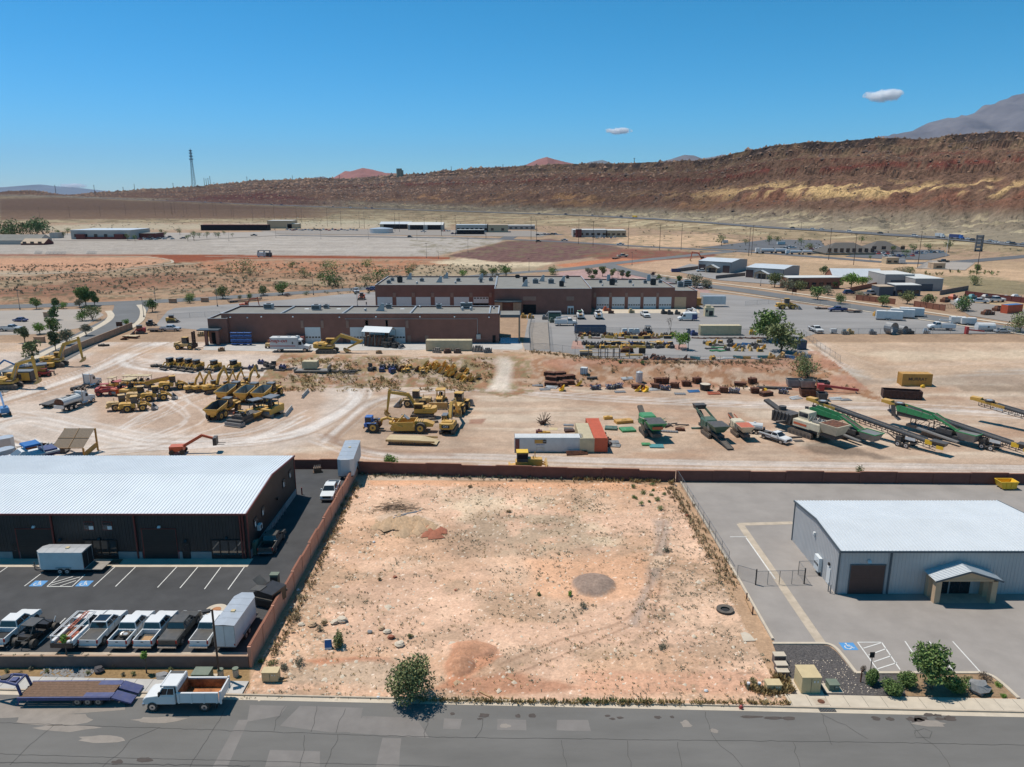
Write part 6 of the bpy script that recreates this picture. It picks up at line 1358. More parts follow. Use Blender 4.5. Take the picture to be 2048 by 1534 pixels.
def mk_screen(col_=m3,L=15.0):
 t=[c5(3.6,.5,.9,-1.1),c5(3.6,.5,.9,1.1)]
 ch=M(i8);ch.box(-5,5.5,-.9,.9,.8,1.3);[ch.a0((x,y,1.2),(x,y,2.6),.14)for x in(-4.2,-.8,2.2)for y in(-.85,.85)];[ch.a0((-4.5+k*1.2,q*.9,1.3),(-3.6+k*1.2,q*.9,2.2),.08)for k in range(6)for q in(-1,1)]
 bx=M(col_);[bx.a5([(-7.0,3.3),(-1.2,3.2),(.2,3.5),(-.4,4.0),(-6.6,4.5),(-7.3,4.2)],q*1.0-.06,q*1.0+.06)for q in(-1,1)];bx.use(i8);bx.a0((-7,0,2.9),(-.4,0,3.2),1.9,.12);[bx.a5([(-7.0,2.4),(-1.2,2.7),(-1.2,3.2),(-7.0,3.3)],q*.9-.05,q*.9+.05)for q in(-1,1)];[bx.a0((-6.6+k*1.4,-1.02,3.0),(-6.4+k*1.4,-1.02,4.3),.08)for k in range(5)]
 inc=M(col_);inc.a0((-.6,.65,4.1),(5.2,.65,1.9),.12,.4);inc.a0((-.6,-.65,4.1),(5.2,-.65,1.9),.12,.4);inc.use(n6);inc.a0((-.6,0,4.1),(5.2,0,1.9),1.15,.06)
 hp=M(k3);hp.b0(4.6,7.2,-.9,.9,1.0,4.2,7.6,-1.4,1.4,2.4);hpr=M(col_);[hpr.a0((4.1,q*1.42,2.45),(7.7,q*1.42,2.45),.16,.16)for q in(-1,1)];[hpr.a0((x,-1.42,2.45),(x,1.42,2.45),.16,.16)for x in(4.1,7.7)];hpi=M(k5);hpi.box(4.3,7.5,-1.32,1.32,2.2,2.38)
 sc_=M(k3);sc_.a0((-2.5,-1.4,1.2),(5.2,-2.0,.75),.7,.25);sc_.a0((-6.8,0,1.4),(-9.2,0,2.9),.9,.2);sc_.use(i8);sc_.a0((-7.4,-1.1,2.2),(-7.8,-1.1,4.3),.8,.15);sc_.a0((-7.4,1.1,2.2),(-7.8,1.1,4.3),.8,.15)
 en=M(i8);en.box(.6,3.4,-1.0,1.0,1.3,2.1)
 return t+[P(y8,ch),P('screen_box',bx),P('incline_belt',inc),P(y4,hp,P('hopper_rim',hpr),P('hopper_bed',hpi)),P('side_conveyor',sc_),P(y9,en)]
def mk_crusher(kind=k7):
 A_,B_={k7:(m3,i8),G8:(o2,i8),'cream':(m5,i8),F7:(m5,j8)}[kind]
 tr=[c5(4.2,.55,1.0,-1.15),c5(4.2,.55,1.0,1.15)]
 ch=M(i8);ch.box(-4.8,4.8,-.8,.8,.9,1.5)
 eh=M(A_);eh.box(-2.9,.2,-1.3,1.3,1.5,3.1);eh.b0(-2.9,.2,-1.3,1.3,3.1,-2.6,-.1,-1.1,1.1,3.45)
 hp=M(A_ if kind!=F7 else m5);hp.b0(1.6,4.4,-.8,.8,2.0,1.1,5.2,-1.7,1.7,3.5);hp.use(B_ if kind!=F7 else j8);hp.b0(1.3,5.0,-1.45,1.45,3.4,1.2,5.1,-1.62,1.62,3.52)
 cb=M(i8);cb.a0((-2.0,0,1.2),(-6.8,0,3.4),1.0,.35);cb.use(n6);cb.a0((-2.0,0,1.42),(-6.8,0,3.62),.85,.05)
 mch=M(j9);mch.box(.3,1.5,-1.1,1.1,1.5,2.7);[mch.a0((-.5+k*.5,-1.35,1.2),(-.3+k*.5,-1.5,2.2),.12)for k in range(5)];[mch.cyl((.4+k*.5,1.1,1.7),(.4+k*.5,1.35,1.7),.4,n=10)for k in range(2)];[mch.a0((-2.5+k*1.2,-1.36,1.5),(-2.5+k*1.2,-1.36,3.0),.06)for k in range(3)]
 out=tr+[P(y8,ch),P(y9,eh,bevel=.05),P(y4,hp),P('discharge_belt',cb),P('crusher_box',mch)]
 if kind==k7:d=M(m3);d.a0((.5,-1.4,2.6),(1.8,-2.4,3.3),1.0,.08);d.a0((.8,1.4,2.6),(1.6,2.3,3.4),1.0,.08);d.use(m5).a0((2.0,-1.2,3.3),(2.4,-2.2,3.9),1.5,.08);d.use(j8).box(4.4,5.3,-.9,.9,2.5,3.0);out.append(P('open_panel',d))
 if kind==G8:d=M(i8);[d.a0((2.5,q*.6,1.2),(9.5,q*.6,.3),.12,.3)for q in(-1,1)];d.use(n6);d.a0((2.5,0,1.2),(9.5,0,.32),1.1,.06);out.append(P('tail_conveyor',d));s=M(o2);[s.a0((-6.5,q*1.0,4.4),(2.0,q*1.1,2.6),.1,.6)for q in(-1,1)];s.use(i8);s.b0(-7.4,-6.0,-1.0,1.0,4.0,-7.6,-5.8,-1.3,1.3,5.0);out.append(P('upper_screen',s))
 if kind==F7:s=M(j8);[s.a0((-6.0,q*.75,3.5),(-1.0,q*.75,2.9),.08,.25)for q in(-1,1)];out.append(P('belt_guard',s))
 return out
def mk_big_crusher():
 tr=[c5(5.2,.6,1.1,-1.4),c5(5.2,.6,1.1,1.4)]
 ch=M(i8);ch.box(-7,7,-1.0,1.0,1.1,1.7)
 eh=M(m5);eh.box(-1.6,2.0,-1.7,1.7,1.7,3.0);eh.box(-1.4,.9,-.6,1.5,3.0,4.4);eh.box(2.0,4.2,-1.7,1.7,1.8,3.1);st=M(j8);st.box(-1.4,1.4,-1.73,-1.7,2.1,2.5)
 w_=M(j6);w_.box(-1.42,-1.38,-.4,1.3,3.4,4.2);w_.box(-1.2,.7,-.63,-.59,3.4,4.2)
 hp=M(m5);hp.b0(4.4,7.2,-1.2,1.2,1.9,4.0,7.8,-1.9,1.9,3.7);hp.use(k5).b0(4.3,7.4,-1.6,1.6,3.2,4.2,7.6,-1.75,1.75,3.72)
 la=M(m5);[la.a0((4.1,q,.9),(4.1,q,3.2),.06)for q in(-2.0,-1.6)];[la.a0((4.1,-2.0,1.0+k*.3),(4.1,-1.6,1.0+k*.3),.05)for k in range(8)]
 bl=M(i8);bl.a0((-1.6,0,1.6),(-9.5,0,4.4),1.3,.4);bl.box(-6.6,-2.4,-1.5,1.5,1.6,3.3);[bl.a0((-6.4+k*.8,-1.55,1.5),(-5.9+k*.8,-1.6,3.6),.14)for k in range(6)];bl.cyl((-5.8,.4,3.3),(-5.8,.4,4.0),.7,n=12);bl.a0((-3.4,-1.5,2.0),(-4.6,-2.6,1.6),.8,.3)
 mc_=M(j9);[mc_.a0((1.2+k*.45,-.8+.3*(k%3),3.0),(1.4+k*.45,-.3+.3*(k%2),3.9),.2)for k in range(7)];mc_.box(2.1,3.9,-1.2,1.2,3.1,3.4)
 return tr+[P(y8,ch),P(y9,eh,P('side_stripe',st),P(E0,w_),bevel=.06),P(y4,hp),P('ladder',la),P('discharge_belt',bl),P('crusher_head',mc_)]
def mk_boat():
 h=M(k0);hull=[]
 st_=[(-3.6,1.25,.35),(-1.5,1.35,.3),(1,1.2,.35),(2.8,.75,.55),(4.0,.12,.95)]
 for x,w_,k in st_:hull+=[(x,0,k+.45),(x,-w_*.8,k+.75),(x,-w_,1.55),(x,w_,1.55),(x,w_*.8,k+.75)]
 fs=[]
 for i in range(4):
  for k in range(5):
   if k==2:continue
   a=i*5+k;b=i*5+(k+1)%5;fs.append((a,b,b+5,a+5))
 fs+=[(0,4,3,2,1)];h.add(hull,fs)
 d=M(i9);top=[(x,-w_*1.02,1.55)for x,w_,k in st_]+[(x,w_*1.02,1.55)for x,w_,k in st_[::-1]];d.e1([(p[0],p[1])for p in top],1.5,1.72)
 dk=M(r5);dk.e1([(1.4,-.75),(3.2,-.4),(3.2,.4),(1.4,.75)],1.72,1.75);dk.use(k0);dk.box(-3.4,-1.9,-1.05,1.05,1.72,1.95);dk.use(l4);dk.box(1.7,2.1,-.25,.25,1.75,1.77);dk.box(2.5,2.8,-.2,.2,1.75,1.77)
 ws=M(i9);ws.b0(.2,1.2,-1.05,1.05,1.72,-.3,.35,-.9,.9,2.3);wg=M(j6);wg.use(pm('glass_grey',(.12,.14,.15),.1,var=.1,spec=.8));wg.b5((1.22,-.95,1.8),(1.22,.95,1.8),(.4,.82,2.27),(.4,-.82,2.27))
 bi=M(C8);bi.b0(-1.9,.1,-1.1,1.1,2.75,-1.8,.0,-1.0,1.0,2.95);ar=M(i9);ar.g5([(-1.9,-1.15,1.7),(-1.7,-1.1,3.0),(-1.7,1.1,3.0),(-1.9,1.15,1.7)],.07,6)
 tr=M(i8);[tr.a0((-3.4,q*.7,.45),(3.0,q*.5,.5),.1)for q in(-1,1)];tr.a0((3.0,-.5,.5),(4.8,0,.5),.1);tr.a0((3.0,.5,.5),(4.8,0,.5),.1)
 return[P('hull',h),P('deck',d),P('deck_cover',dk),P(v3,ws,P('screen_glass',wg)),P('bimini_top',bi),P('arch',ar),P('trailer_frame',tr)]+a8((-1.6,-.7),1.15,.35,.22)
def mk_utv():
 f=M(j4);f.box(-1.3,1.3,-.55,.55,.45,.6);f.a5([(.6,.55),(1.7,.6),(1.6,.95),(.6,1.05)],-.6,.6);f.box(-1.5,-.7,-.65,.65,.75,1.05)
 c=M(j1);[c.g5([(1.0,q*.65,1.0),(.35,q*.6,1.75),(-.9,q*.6,1.78),(-1.4,q*.62,1.0)],.04,6)for q in(-1,1)];[c.g5([(x,-.6,1.76),(x,.6,1.76)],.04,6)for x in(.35,-.9)];c.g5([(-1.4,-.62,1.0),(-1.9,-.3,.9),(-1.9,.3,.9),(-1.4,.62,1.0)],.035,6)
 r=M(j1);r.box(-.95,.4,-.62,.62,1.78,1.83);s=M(l4);[s.box(-.6,-.1,q*.32-.22,q*.32+.22,.6,.85)for q in(-1,1)];[s.box(-.75,-.58,q*.32-.22,q*.32+.22,.8,1.4)for q in(-1,1)]
 a=M(i8);[a.a0((x,q*.3,.5),(x,q*.85,.42),.07)for x in(1.25,-1.35)for q in(-1,1)]
 w_=M(i9);w_.a0((1.3,-.75,.9),(1.5,-.85,1.4),.06)
 return[P(z9,f),P('roll_cage',c),P(u3,r),P('seat',s),P('suspension',a),P('whip_flag',w_)]+a8((1.3,-1.4),.85,.40,.32,i8)
def mk_service_flatbed():
 p=[q for q in mk_pickup(i9,s9,crew=False)if q[0]not in(C9,F3,A0)]
 b=M(j4);b.box(-3.6,-.3,-1.1,1.1,.8,.92);b.box(-3.65,-3.5,-1.1,1.1,.75,1.25);s=M(i9);[s.box(-3.4,-.4,min(q*.8,q*1.12),max(q*.8,q*1.12),.92,1.4)for q in(-1,1)]
 r=M(i9);[r.a0((-3.6,q*1.0,2.05),(.9,q*1.0,2.05),.07)for q in(-1,-.82,.82,1)];[r.a0((x,-1.0,2.05),(x,1.0,2.05),.07)for x in(-3.6,-1.9,-.3,.9)];[r.a0((x,q*1.0,1.2),(x,q*1.0,2.05),.07)for x in(-3.5,-.5)for q in(-1,1)]
 l=M(j8);[l.a0((-2.4,y,2.14),(.8,y,2.14),.06,.08)for y in(-.35,-.05)];[l.a0((-2.3+k*.3,-.35,2.14),(-2.3+k*.3,-.05,2.14),.04)for k in range(11)]
 g=M(j8);g.box(-2.6,-1.5,-.6,.2,.95,1.3);g.e5((-3.0,.2,1.1),.4,.3,.2);g.use(k5);g.box(-1.4,-.6,-.3,.5,.95,1.25);g.use(i9);g.e5((-3.1,-.5,1.1),.25,.25,.2);g.use(r5);g.a0((-3.3,.6,1.05),(-.6,.6,1.05),.25,.15)
 return p+[P('flatbed',b),P('side_locker',s),P('ladder_rack',r),P('ladder',l),P('tool_load',g)]
def mk_flatbed_pickup():
 p=[q for q in mk_pickup(i9,s9,crew=False,old=True)if q[0]not in(C9,F3,A0)]
 b=M(n9);b.box(-3.0,-.4,-1.05,1.05,.85,.97);b.box(-.5,-.4,-.95,.95,.97,1.7);b.use(i8);b.box(-2.4,-1.4,-.5,.4,.97,1.3);return p+[P('flatbed',b)]
def mk_dumpster():
 b=M(j4);b.a5([(-.95,.15),(.95,.15),(1.05,1.25),(.4,1.6),(-1.05,1.45)],-1.0,1.0);b.use(j1);[b.box(-1.08,1.0,min(q*1.0,q*1.12),max(q*1.0,q*1.12),.8,1.0)for q in(-1,1)]
 l=M(j1);l.a0((.95,-.5,1.3),(1.75,-.5,1.9),.95,.04);l.a0((.2,.5,1.62),(1.3,.5,1.5),.95,.04);return[P(I1,b),P('lid',l)]
def mk_water_trailer():
 t=M(j3);t.use(j5);pts=[(.75*math.cos(a),1.45+.7*math.sin(a))for a in np.linspace(0,2*math.pi,13)[:-1]];t.c7(pts,-1.5,1.5);t.cyl((0,0,2.1),(0,0,2.25),.25,n=10)
 f=M(n9);f.box(-2.0,1.8,-.7,.7,.65,.75);f.a0((1.8,-.5,.7),(3.4,0,.6),.1);f.a0((1.8,.5,.7),(3.4,0,.6),.1);f.use(i8);f.box(-2.4,-1.7,-.6,.6,.75,1.4);f.box(1.6,2.0,-.4,.4,.75,1.3);return[P(w3,t),P(C1,f)]+a8((-.5,.4),.85,.36,.24)
def mk_genset():
 b=M(j0);b.box(-2.6,2.6,-1.15,1.15,.6,2.3);b.use(i8);b.box(-2.9,-2.6,-1.15,1.15,.6,2.5);b.box(2.6,2.9,-1.15,1.15,.6,2.5);b.box(-.6,.9,-1.17,1.17,.8,2.0);r=M(m6);r.box(-2.95,2.95,-1.2,1.2,2.5,2.62);r.box(-2.6,2.6,-1.1,1.1,2.3,2.5)
 f=M(i8);f.box(-3,3,-1,1,.45,.6);return[P('enclosure',b),P(u3,r),P(C1,f)]+a8((-.5,.5),1.0,.38,.25)
def mk_barrier():
 m=M(q2);pts=[(-.30,0),(.30,0),(.28,.12),(.1,.35),(.08,.85),(-.08,.85),(-.1,.35),(-.28,.12)];m.c7(pts,-3.0,3.0);return m.mesh(G9)
def mk_flat_trailer():
 m=M(k2);m.box(-4.0,4.0,-1.35,-1.25,.55,.85);m.box(-4.0,4.0,1.25,1.35,.55,.85);m.box(-4,-3.85,-1.3,1.3,.55,.85);d=M(l5);d.box(-3.9,1.6,-1.25,-.02,.82,.9);d.box(-3.9,1.6,.02,1.25,.82,.9);d.add([(1.6,-1.25,.9),(4.3,-1.25,.3),(4.3,1.25,.3),(1.6,1.25,.9)],[(0,1,2,3)])
 l=M(i8);[l.box(x,x+.2,q*1.1-.1,q*1.1+.1,0,.55)for x in(-3.6,-1.6,.6)for q in(-1,1)];return[P(C1,m),P('deck',d),P('jack_leg',l)]
def h8(name,c,var=.45):
 m=bpy.data.materials.new(name);m.use_nodes=True;t=NT(m);p=t.n[m9]
 si(p,A8,.75);si(p,t8,.25)
 g=t.add(p4);mx=t.add(u0,data_type='RGBA')
 si(mx,'A',(*[v*(1-var)for v in c],1));si(mx,'B',(*[min(1,v*(1+var))for v in c],1))
 t.link(g.outputs['Random Per Island'],mx.inputs[F8]);t.link(mx.outputs[A9],p.inputs[u5]);_mats[name]=m
LEAF={k7:(.14,.20,.06),n5:(.09,.145,.05),k4:(.19,.205,.085),t0:(.20,.20,.13),m7:(.16,.27,.05),G4:(.30,.22,.12),'straw':(.36,.26,.12),A1:(.17,.165,.115),'pine':(.11,.13,.06),'bare':(.16,.12,.09),'plum':(.10,.05,.045)}
for k,v in LEAF.items():h8('leaf_'+k,v)
pm(H4,(.12,.085,.06),.9,var=.25,scale=6)
def h5(n,lobes,size,seed,droop=.0,aspect=.45):
 r=np.random.default_rng(seed);L=np.array(lobes,float);vol=L[:,3]*L[:,4]*L[:,5];k=r.choice(len(L),n,p=vol**.8/(vol**.8).sum())
 d=r.normal(size=(n,3));d/=np.linalg.norm(d,axis=1,keepdims=True);rad=r.uniform(.25,1.0,n)**.5
 c=L[k,:3]+d*rad[:,None]*L[k,3:6];c+=r.normal(size=(n,3))*L[k,3:4]*.06
 a=r.normal(size=(n,3));a[:,2]-=droop;a/=np.linalg.norm(a,axis=1,keepdims=True);b=np.cross(a,r.normal(size=(n,3)));b/=np.linalg.norm(b,axis=1,keepdims=True)
 s=size*r.uniform(.6,1.4,n)[:,None];A_=a*s;B_=b*s*aspect
 v=np.stack([c-A_,c+B_*.9,c+A_,c-B_*.9],1).reshape(-1,3)
 return v,np.arange(4*n).reshape(n,4)
def d7(name,v,f,mat):
 me=bpy.data.meshes.new(name);me.vertices.add(len(v));me.vertices.foreach_set('co',np.ascontiguousarray(v,dtype=np.float32).ravel())
 me.loops.add(f.size);me.polygons.add(len(f));me.loops.foreach_set('vertex_index',f.ravel().astype(np.int32));me.polygons.foreach_set('loop_start',(np.arange(len(f))*f.shape[1]).astype(np.int32));me.materials.append(_mats[mat]);me.update();return me
def mk_tree(kind=k7,seed=0,n=900,h=5.0,r=2.2,trunk=1.6,leaf=.22,nl=9,flat=.75):
 rn=random.Random(seed*13+5);lobes=[]
 for i in range(nl):
  a=rn.uniform(0,6.28);q=r*rn.uniform(.15,.68);z=trunk+(h-trunk)*rn.uniform(.18,.84);w_=r*rn.uniform(.42,.62);lobes.append((q*math.cos(a),q*math.sin(a),z,w_,w_,w_*flat))
 lobes.append((0,0,h*.72,r*.5,r*.5,(h-trunk)*.3))
 v,f=h5(n,lobes,leaf,seed);cr=d7('crown',v,f,'leaf_'+kind)
 m=M(H4);m.cyl((0,0,-.1),(.06,.03,trunk),r*.055+.05,r*.035+.03,8)
 for l in lobes[:6]:m.cyl((.06,.03,trunk*rn.uniform(.7,1)),(l[0]*.9,l[1]*.9,l[2]),r*.025+.02,.015,5)
 return[P('trunk',m),('crown',cr,[],None)]
def mk_shrub(kind=k7,seed=0,n=420,h=1.0,r=.7,leaf=.10,nl=6,stems=True):
 rn=random.Random(seed*7+3);lobes=[]
 for i in range(nl):
  a=rn.uniform(0,6.28);q=r*rn.uniform(.1,.6);w_=r*rn.uniform(.35,.6);lobes.append((q*math.cos(a),q*math.sin(a),h*rn.uniform(.3,.62),w_,w_,h*.36))
 v,f=h5(n,lobes,leaf,seed+50,aspect=.35);cr=d7('foliage',v,f,'leaf_'+kind)
 m=M(H4);[m.cyl((0,0,-.05),(l[0]*.8,l[1]*.8,l[2]),.03*r+.008,.008,4)for l in lobes]
 return[P('stems',m),('foliage',cr,[],None)]
def mk_bare(seed=0,h=4.5):
 rn=random.Random(seed);m=M(H4)
 def br(p,d,l,r_,k):
  q=p+d*l;m.cyl(p,q,r_,r_*.6,5,False)
  if k:[br(q,(d+Vector((rn.uniform(-.7,.7),rn.uniform(-.7,.7),rn.uniform(-.1,.4)))).normalized(),l*.68,r_*.58,k-1)for _ in range(3)]
 br(Vector((0,0,0)),Vector((0,0,1)),h*.36,.09,4);return[P('trunk',m)]
def g8(px,py,h,kind,label,wide=.42,n=900,seed=None,name=E9,trunk=.3,leaf=None,group=None,cat=E9,flat=.75,nl=9):
 seed=seed if seed is not None else int(px*3+py)
 return put(mk_tree(kind,seed,n,h,h*wide,h*trunk,leaf or h*.062,nl,flat),name,label,cat,at(px,py),(seed*37)%360,group)
def e2(px,py,h,r,kind,label,n=420,group=None,leaf=None,name=A2,seed=None,dz=0):
 seed=seed if seed is not None else int(px*3+py)
 return put(mk_shrub(kind,seed,n,h,r,leaf or .09*max(r,.5)+.02),name,label,A2,at(px,py),0,group)
put(mk_tree(k4,4,5200,4.3,2.2,.3,.14,16,.85),'bush','large loose olive green bush at the kerb of the vacant lot','bush',at(823,1402),20)
put(mk_shrub(k4,9,900,1.9,.75,.13,7),A2,'upright green shrub beside the small blue board',A2,at(677,1293))
e2(1140,1192,.75,.42,m7,'round bright green bush left of the grey gravel mound',500)
bs=[(1266,976,.6),(1283,1010,.6),(1287,988,.65),(1302,992,.5),(1267,996,.5),(1272,998,.45),(1305,971,.55),(1314,1001,.65),(1320,1020,.65),(1327,990,.5),(1298,1004,.3),(1305,982,.35)]
for i,(x,y,s)in enumerate(bs):e2(x,y,s*1.1,s,k7,'small dark green shrub in the cluster at the back corner of the vacant lot',320,'green shrubs at the back of the vacant lot')
for x,y,h_,r_,k,lb in((1336,1103,.7,.8,A1,'pale sage shrub beside the wheel track'),(1168,1215,.6,.6,A1,'pale dry shrub in front of the grey gravel mound'),(1078,1190,.4,.3,k4,'tiny dry shrub left of the round green bush'),(598,1196,.5,.5,A1,'grey shrub at the foot of the terracotta wall'),(648,1250,.5,.4,G4,'brown shrub near the white rocks'),(543,1330,.5,.6,k4,'green weedy shrub behind the cream utility box'),(596,1330,.9,.8,A1,'grey brush right of the cream utility box'),(570,1338,.7,.7,A1,'low grey brush touching the cream utility box'),(523,1325,.5,.45,k7,'small green weed at the corner of the terracotta wall'),(592,1240,.9,.7,G4,'dry brown brush by the white rocks'),(760,1160,.4,.4,G4,'brown tuft in the middle of the vacant lot'),(1018,1025,.5,.6,G4,'dry brown brush near the back wall'),(940,975,.5,.5,G4,'brown dry tuft left of the pale patch'),(1505,1368,.8,.5,k4,'rounded olive shrub between two meter posts'),(640,1262,.6,.5,A1,'sage shrub beside the pale boulder'),(1325,1297,.5,.6,A1,'grey tuft beside the bare patch on the right'),(820,1275,.5,.35,k4,'small green weed right of the rubble line')):e2(x,y,h_,r_,k,lb,360)
for x,y,h_,r_,lb in((1743,1368,1.45,.78,'rounded green shrub closest to the small sign post'),(1784,1388,1.5,.95,'rounded green shrub nearest the pavement'),(1812,1370,1.5,.95,'rounded green shrub left of the planter tree'),(1914,1386,1.5,1.05,'rounded green shrub left of the grey boulder')):put(mk_shrub(k7,int(x),2400,h_*1.12,r_*1.12,.12,9),A2,lb,A2,at(x,y))
put(mk_tree(k7,21,2600,4.8,2.0,.9,.2,12),E9,'leafy green tree among the planter shrubs',E9,at(1862,1378))
for x,y,h_,r_,k,lb in((1936,1362,.6,.45,k4,'small olive shrub above the grey boulder'),(1970,1362,.9,.7,'bare','thin twiggy brush at the end of the planter'),(1997,1372,.5,.45,m7,'yellow green shrub by the curved kerb'),(1978,1386,.5,.35,k4,'small green plant right of the grey boulder'),(2006,1394,.35,.3,m7,'tiny yellow flowering plant at the tip of the planter'),(1725,1345,.9,.4,'bare','bare twig beside the rusty post')):e2(x,y,h_,r_,k,lb,380)
e2(783,935,2.6,1.6,m7,'bright green bush showing over the brown boundary wall',900,leaf=.18);e2(1718,950,1.9,.8,k4,'thin green weed tree behind the right boundary wall',420,leaf=.12)
for x,y,h_,lb in((136,1326,2.6,'young staked tree beside the grey stone patch'),(293,1342,2.6,'young staked tree left of the dump truck')):put(mk_tree(m7,int(x),320,h_,.48,1.5,.11,5),'sapling',lb,'sapling',at(x,y+4))
for i,(x,y)in enumerate(((5,1330),(32,1332),(55,1329),(88,1333),(15,1344),(40,1349),(62,1340),(95,1345),(120,1328),(177,1332),(178,1349),(228,1335),(246,1352),(268,1350),(222,1330),(360,1350),(340,1342))):e2(x,y,.45,.3,(A1,k4,G4)[i%3],'small %s desert plant on the gravel strip'%(t0,k7,G4)[i%3],150,'desert plants on the gravel strip',leaf=.07)
pm(C5,A(92,74,64),.95,var=.3,scale=.2,geo=True);pm('rock_brown',A(146,114,90),.95,var=.3,scale=.2,geo=True);pm(x6,A(150,148,146),.9,var=.2,scale=3);pm(F4,A(96,90,90),.9,var=.2,scale=3);pm(o0,A(226,208,184),.9,var=.15,scale=3);pm(w4,A(176,110,84),.9,var=.2,scale=3);pm(t5,A(200,168,134),.9,var=.2,scale=3)
def e3(px,py,r,mat,label,flat=.7,sd=None):m=M(mat);m.g6((0,0,r*flat*.6),r,sd or int(px),flat);return one('boulder',m,label,'boulder',at(px,py))
e3(199,1344,.55,F4,'dark boulder in the gravel strip behind the lowboy',.8);e3(325,1354,.75,x6,'flat grey boulder left of the green transformer',.4);e3(1955,1383,1.1,x6,'large grey boulder in the right planter',.7)
for x,y,r_,k,lb in((684,1243,.7,o0,'large pale rock in the rubble line, split in two'),(670,1246,.5,o0,'pale flat rock touching the split rock'),(625,1251,.55,t5,'tan rock between the pale rocks'),(603,1250,.4,o0,'white rock left of the tan rock'),(647,1243,.4,t5,'small tan rock above the dry brush'),(775,1265,.5,o0,'pale rock at the right of the rubble line'),(763,1258,.4,t5,'tan rock above the orange rock'),(782,1276,.45,w4,'orange rock near the small green weed'),(740,1265,.35,x6,'grey rock in the rubble line'),(800,1291,.6,o0,'low pale slab right of the sandy patch'),(1375,1032,.4,w4,'red rock near the chain link fence'),(912,1181,.25,w4,'small red rock in the middle of the lot'),(790,1155,.3,w4,'small rust brown rock'),(665,1085,.35,o0,'white rock near the terracotta wall'),(1020,962,.45,t5,'tan rock below the brown back wall'),(905,1291,.5,o0,'white rock beside the red soil mound')):e3(x,y,r_,k,lb,.5)
m=M(m0);m.e1([(-.6,-.8),(.7,-.7),(.45,.5),(.05,.9),(-.5,.7)],0,.1);one('concrete_slab',m,'pale flat broken slab lying on the right of the lot','slab',at(1494,1275))
def scatter(name,spots,maker,label,cat):
 vs,fs,off=[],[],0
 for q in spots:
  v,f=maker(q);vs.append(v);fs.append(f+off);off+=len(v)
 return vs,fs
rng=np.random.default_rng(11)
def a3(name,xy,z,hts,rad,blades,mat,label,cat='weeds',spread=1.0):
 n=len(xy);N=n*blades;base=np.repeat(np.column_stack([xy,z]),blades,0);H=np.repeat(hts,blades);Rr=np.repeat(rad,blades)
 a=rng.uniform(0,2*np.pi,N);q=Rr*rng.uniform(0,.5,N);lean=Rr*rng.uniform(.2,1.0,N)*spread;w_=.16*Rr*rng.uniform(.5,1.2,N)+.012
 c=base.copy();c[:,0]+=q*np.cos(a);c[:,1]+=q*np.sin(a);t=c.copy();t[:,0]+=lean*np.cos(a);t[:,1]+=lean*np.sin(a);t[:,2]+=H*rng.uniform(.5,1.1,N)
 pv=np.column_stack([-np.sin(a)*w_,np.cos(a)*w_,np.zeros(N)]);mid=(c+t)/2+np.column_stack([np.zeros(N),np.zeros(N),H*.12])
 v=np.stack([c,mid+pv,t,mid-pv],1).reshape(-1,3);f=np.arange(4*N).reshape(N,4)
 return f9(name,d7(name,v,f,mat),label,cat)
def e4(n,keep):
 out=[]
 while len(out)<n:
  x=rng.uniform(-24.8,25.6,4000);y=rng.uniform(59.5,112.5,4000);px,py=e8(x,y,0*x);ok=keep(x,y,px,py)>rng.uniform(0,1,4000)
  ok&=(np.hypot((x-11)/3.4,(y-79)/3.4)>1);out+=list(zip(x[ok],y[ok]))
 return np.array(out[:n])
def wz(p):return d0(p[:,0],p[:,1])
k1=lambda x,y,px,py:np.clip(.12+a1((fbm(x/6,y/3.2,13)-.45)*7)*.7+a1((px-1270)/120)*.6+.5*a1((620-px)/80),0,1)*(.1+.9*(fbm(x/1.2,y/1.2,15,3)>.52))
p=e4(3400,k1);a3('dry_weeds',p,wz(p)-.02,rng.uniform(.06,.22,len(p)),rng.uniform(.06,.2,len(p)),7,B1,'low grey dry weeds spread over the vacant lot','weeds',1.3)
p=e4(1500,lambda x,y,px,py:np.clip(.1+.8*a1((fbm(x/5,y/4,44)-.5)*8),0,1));a3('dry_weeds',p,wz(p)-.02,rng.uniform(.08,.25,len(p)),rng.uniform(.06,.2,len(p)),6,v4,'straw coloured dry grass over the vacant lot','weeds',1.2)
def b9(pxs,n,w_):
 P_=[at(*q)for q in pxs];L=np.array([(b-a).length for a,b in zip(P_[:-1],P_[1:])]);k=rng.choice(len(L),n,p=L/L.sum());t=rng.uniform(0,1,n)
 A_=np.array([(q.x,q.y)for q in P_]);o=A_[k]+(A_[k+1]-A_[k])*t[:,None];return o+rng.normal(size=(n,2))*w_
p=b9([(830,1402),(1100,1406),(1290,1408),(1420,1408),(1580,1408)],420,.12);a3(o8,p,wz(p)+.05,rng.uniform(.15,.45,len(p)),rng.uniform(.12,.3,len(p)),9,v4,'straw weeds growing along the kerb of the vacant lot')
p=b9([(1160,1405),(1270,1407),(1310,1406)],70,.15);a3(o8,p,wz(p)+.05,rng.uniform(.2,.5,len(p)),rng.uniform(.15,.3,len(p)),9,'leaf_olive','green weeds growing along the kerb of the vacant lot')
p=b9([(1488,1375),(1530,1385),(1575,1380),(1560,1358),(1540,1352)],150,.35);a3(o8,p,wz(p),rng.uniform(.3,.7,len(p)),rng.uniform(.15,.4,len(p)),10,v4,'tall straw weeds around the right cream utility box')
p=b9([(1140,960),(1350,966),(1300,962),(1150,958)],90,.35);a3(o8,p,wz(p),rng.uniform(.4,.8,len(p)),rng.uniform(.25,.5,len(p)),10,v4,'pale dry brush along the foot of the back wall')
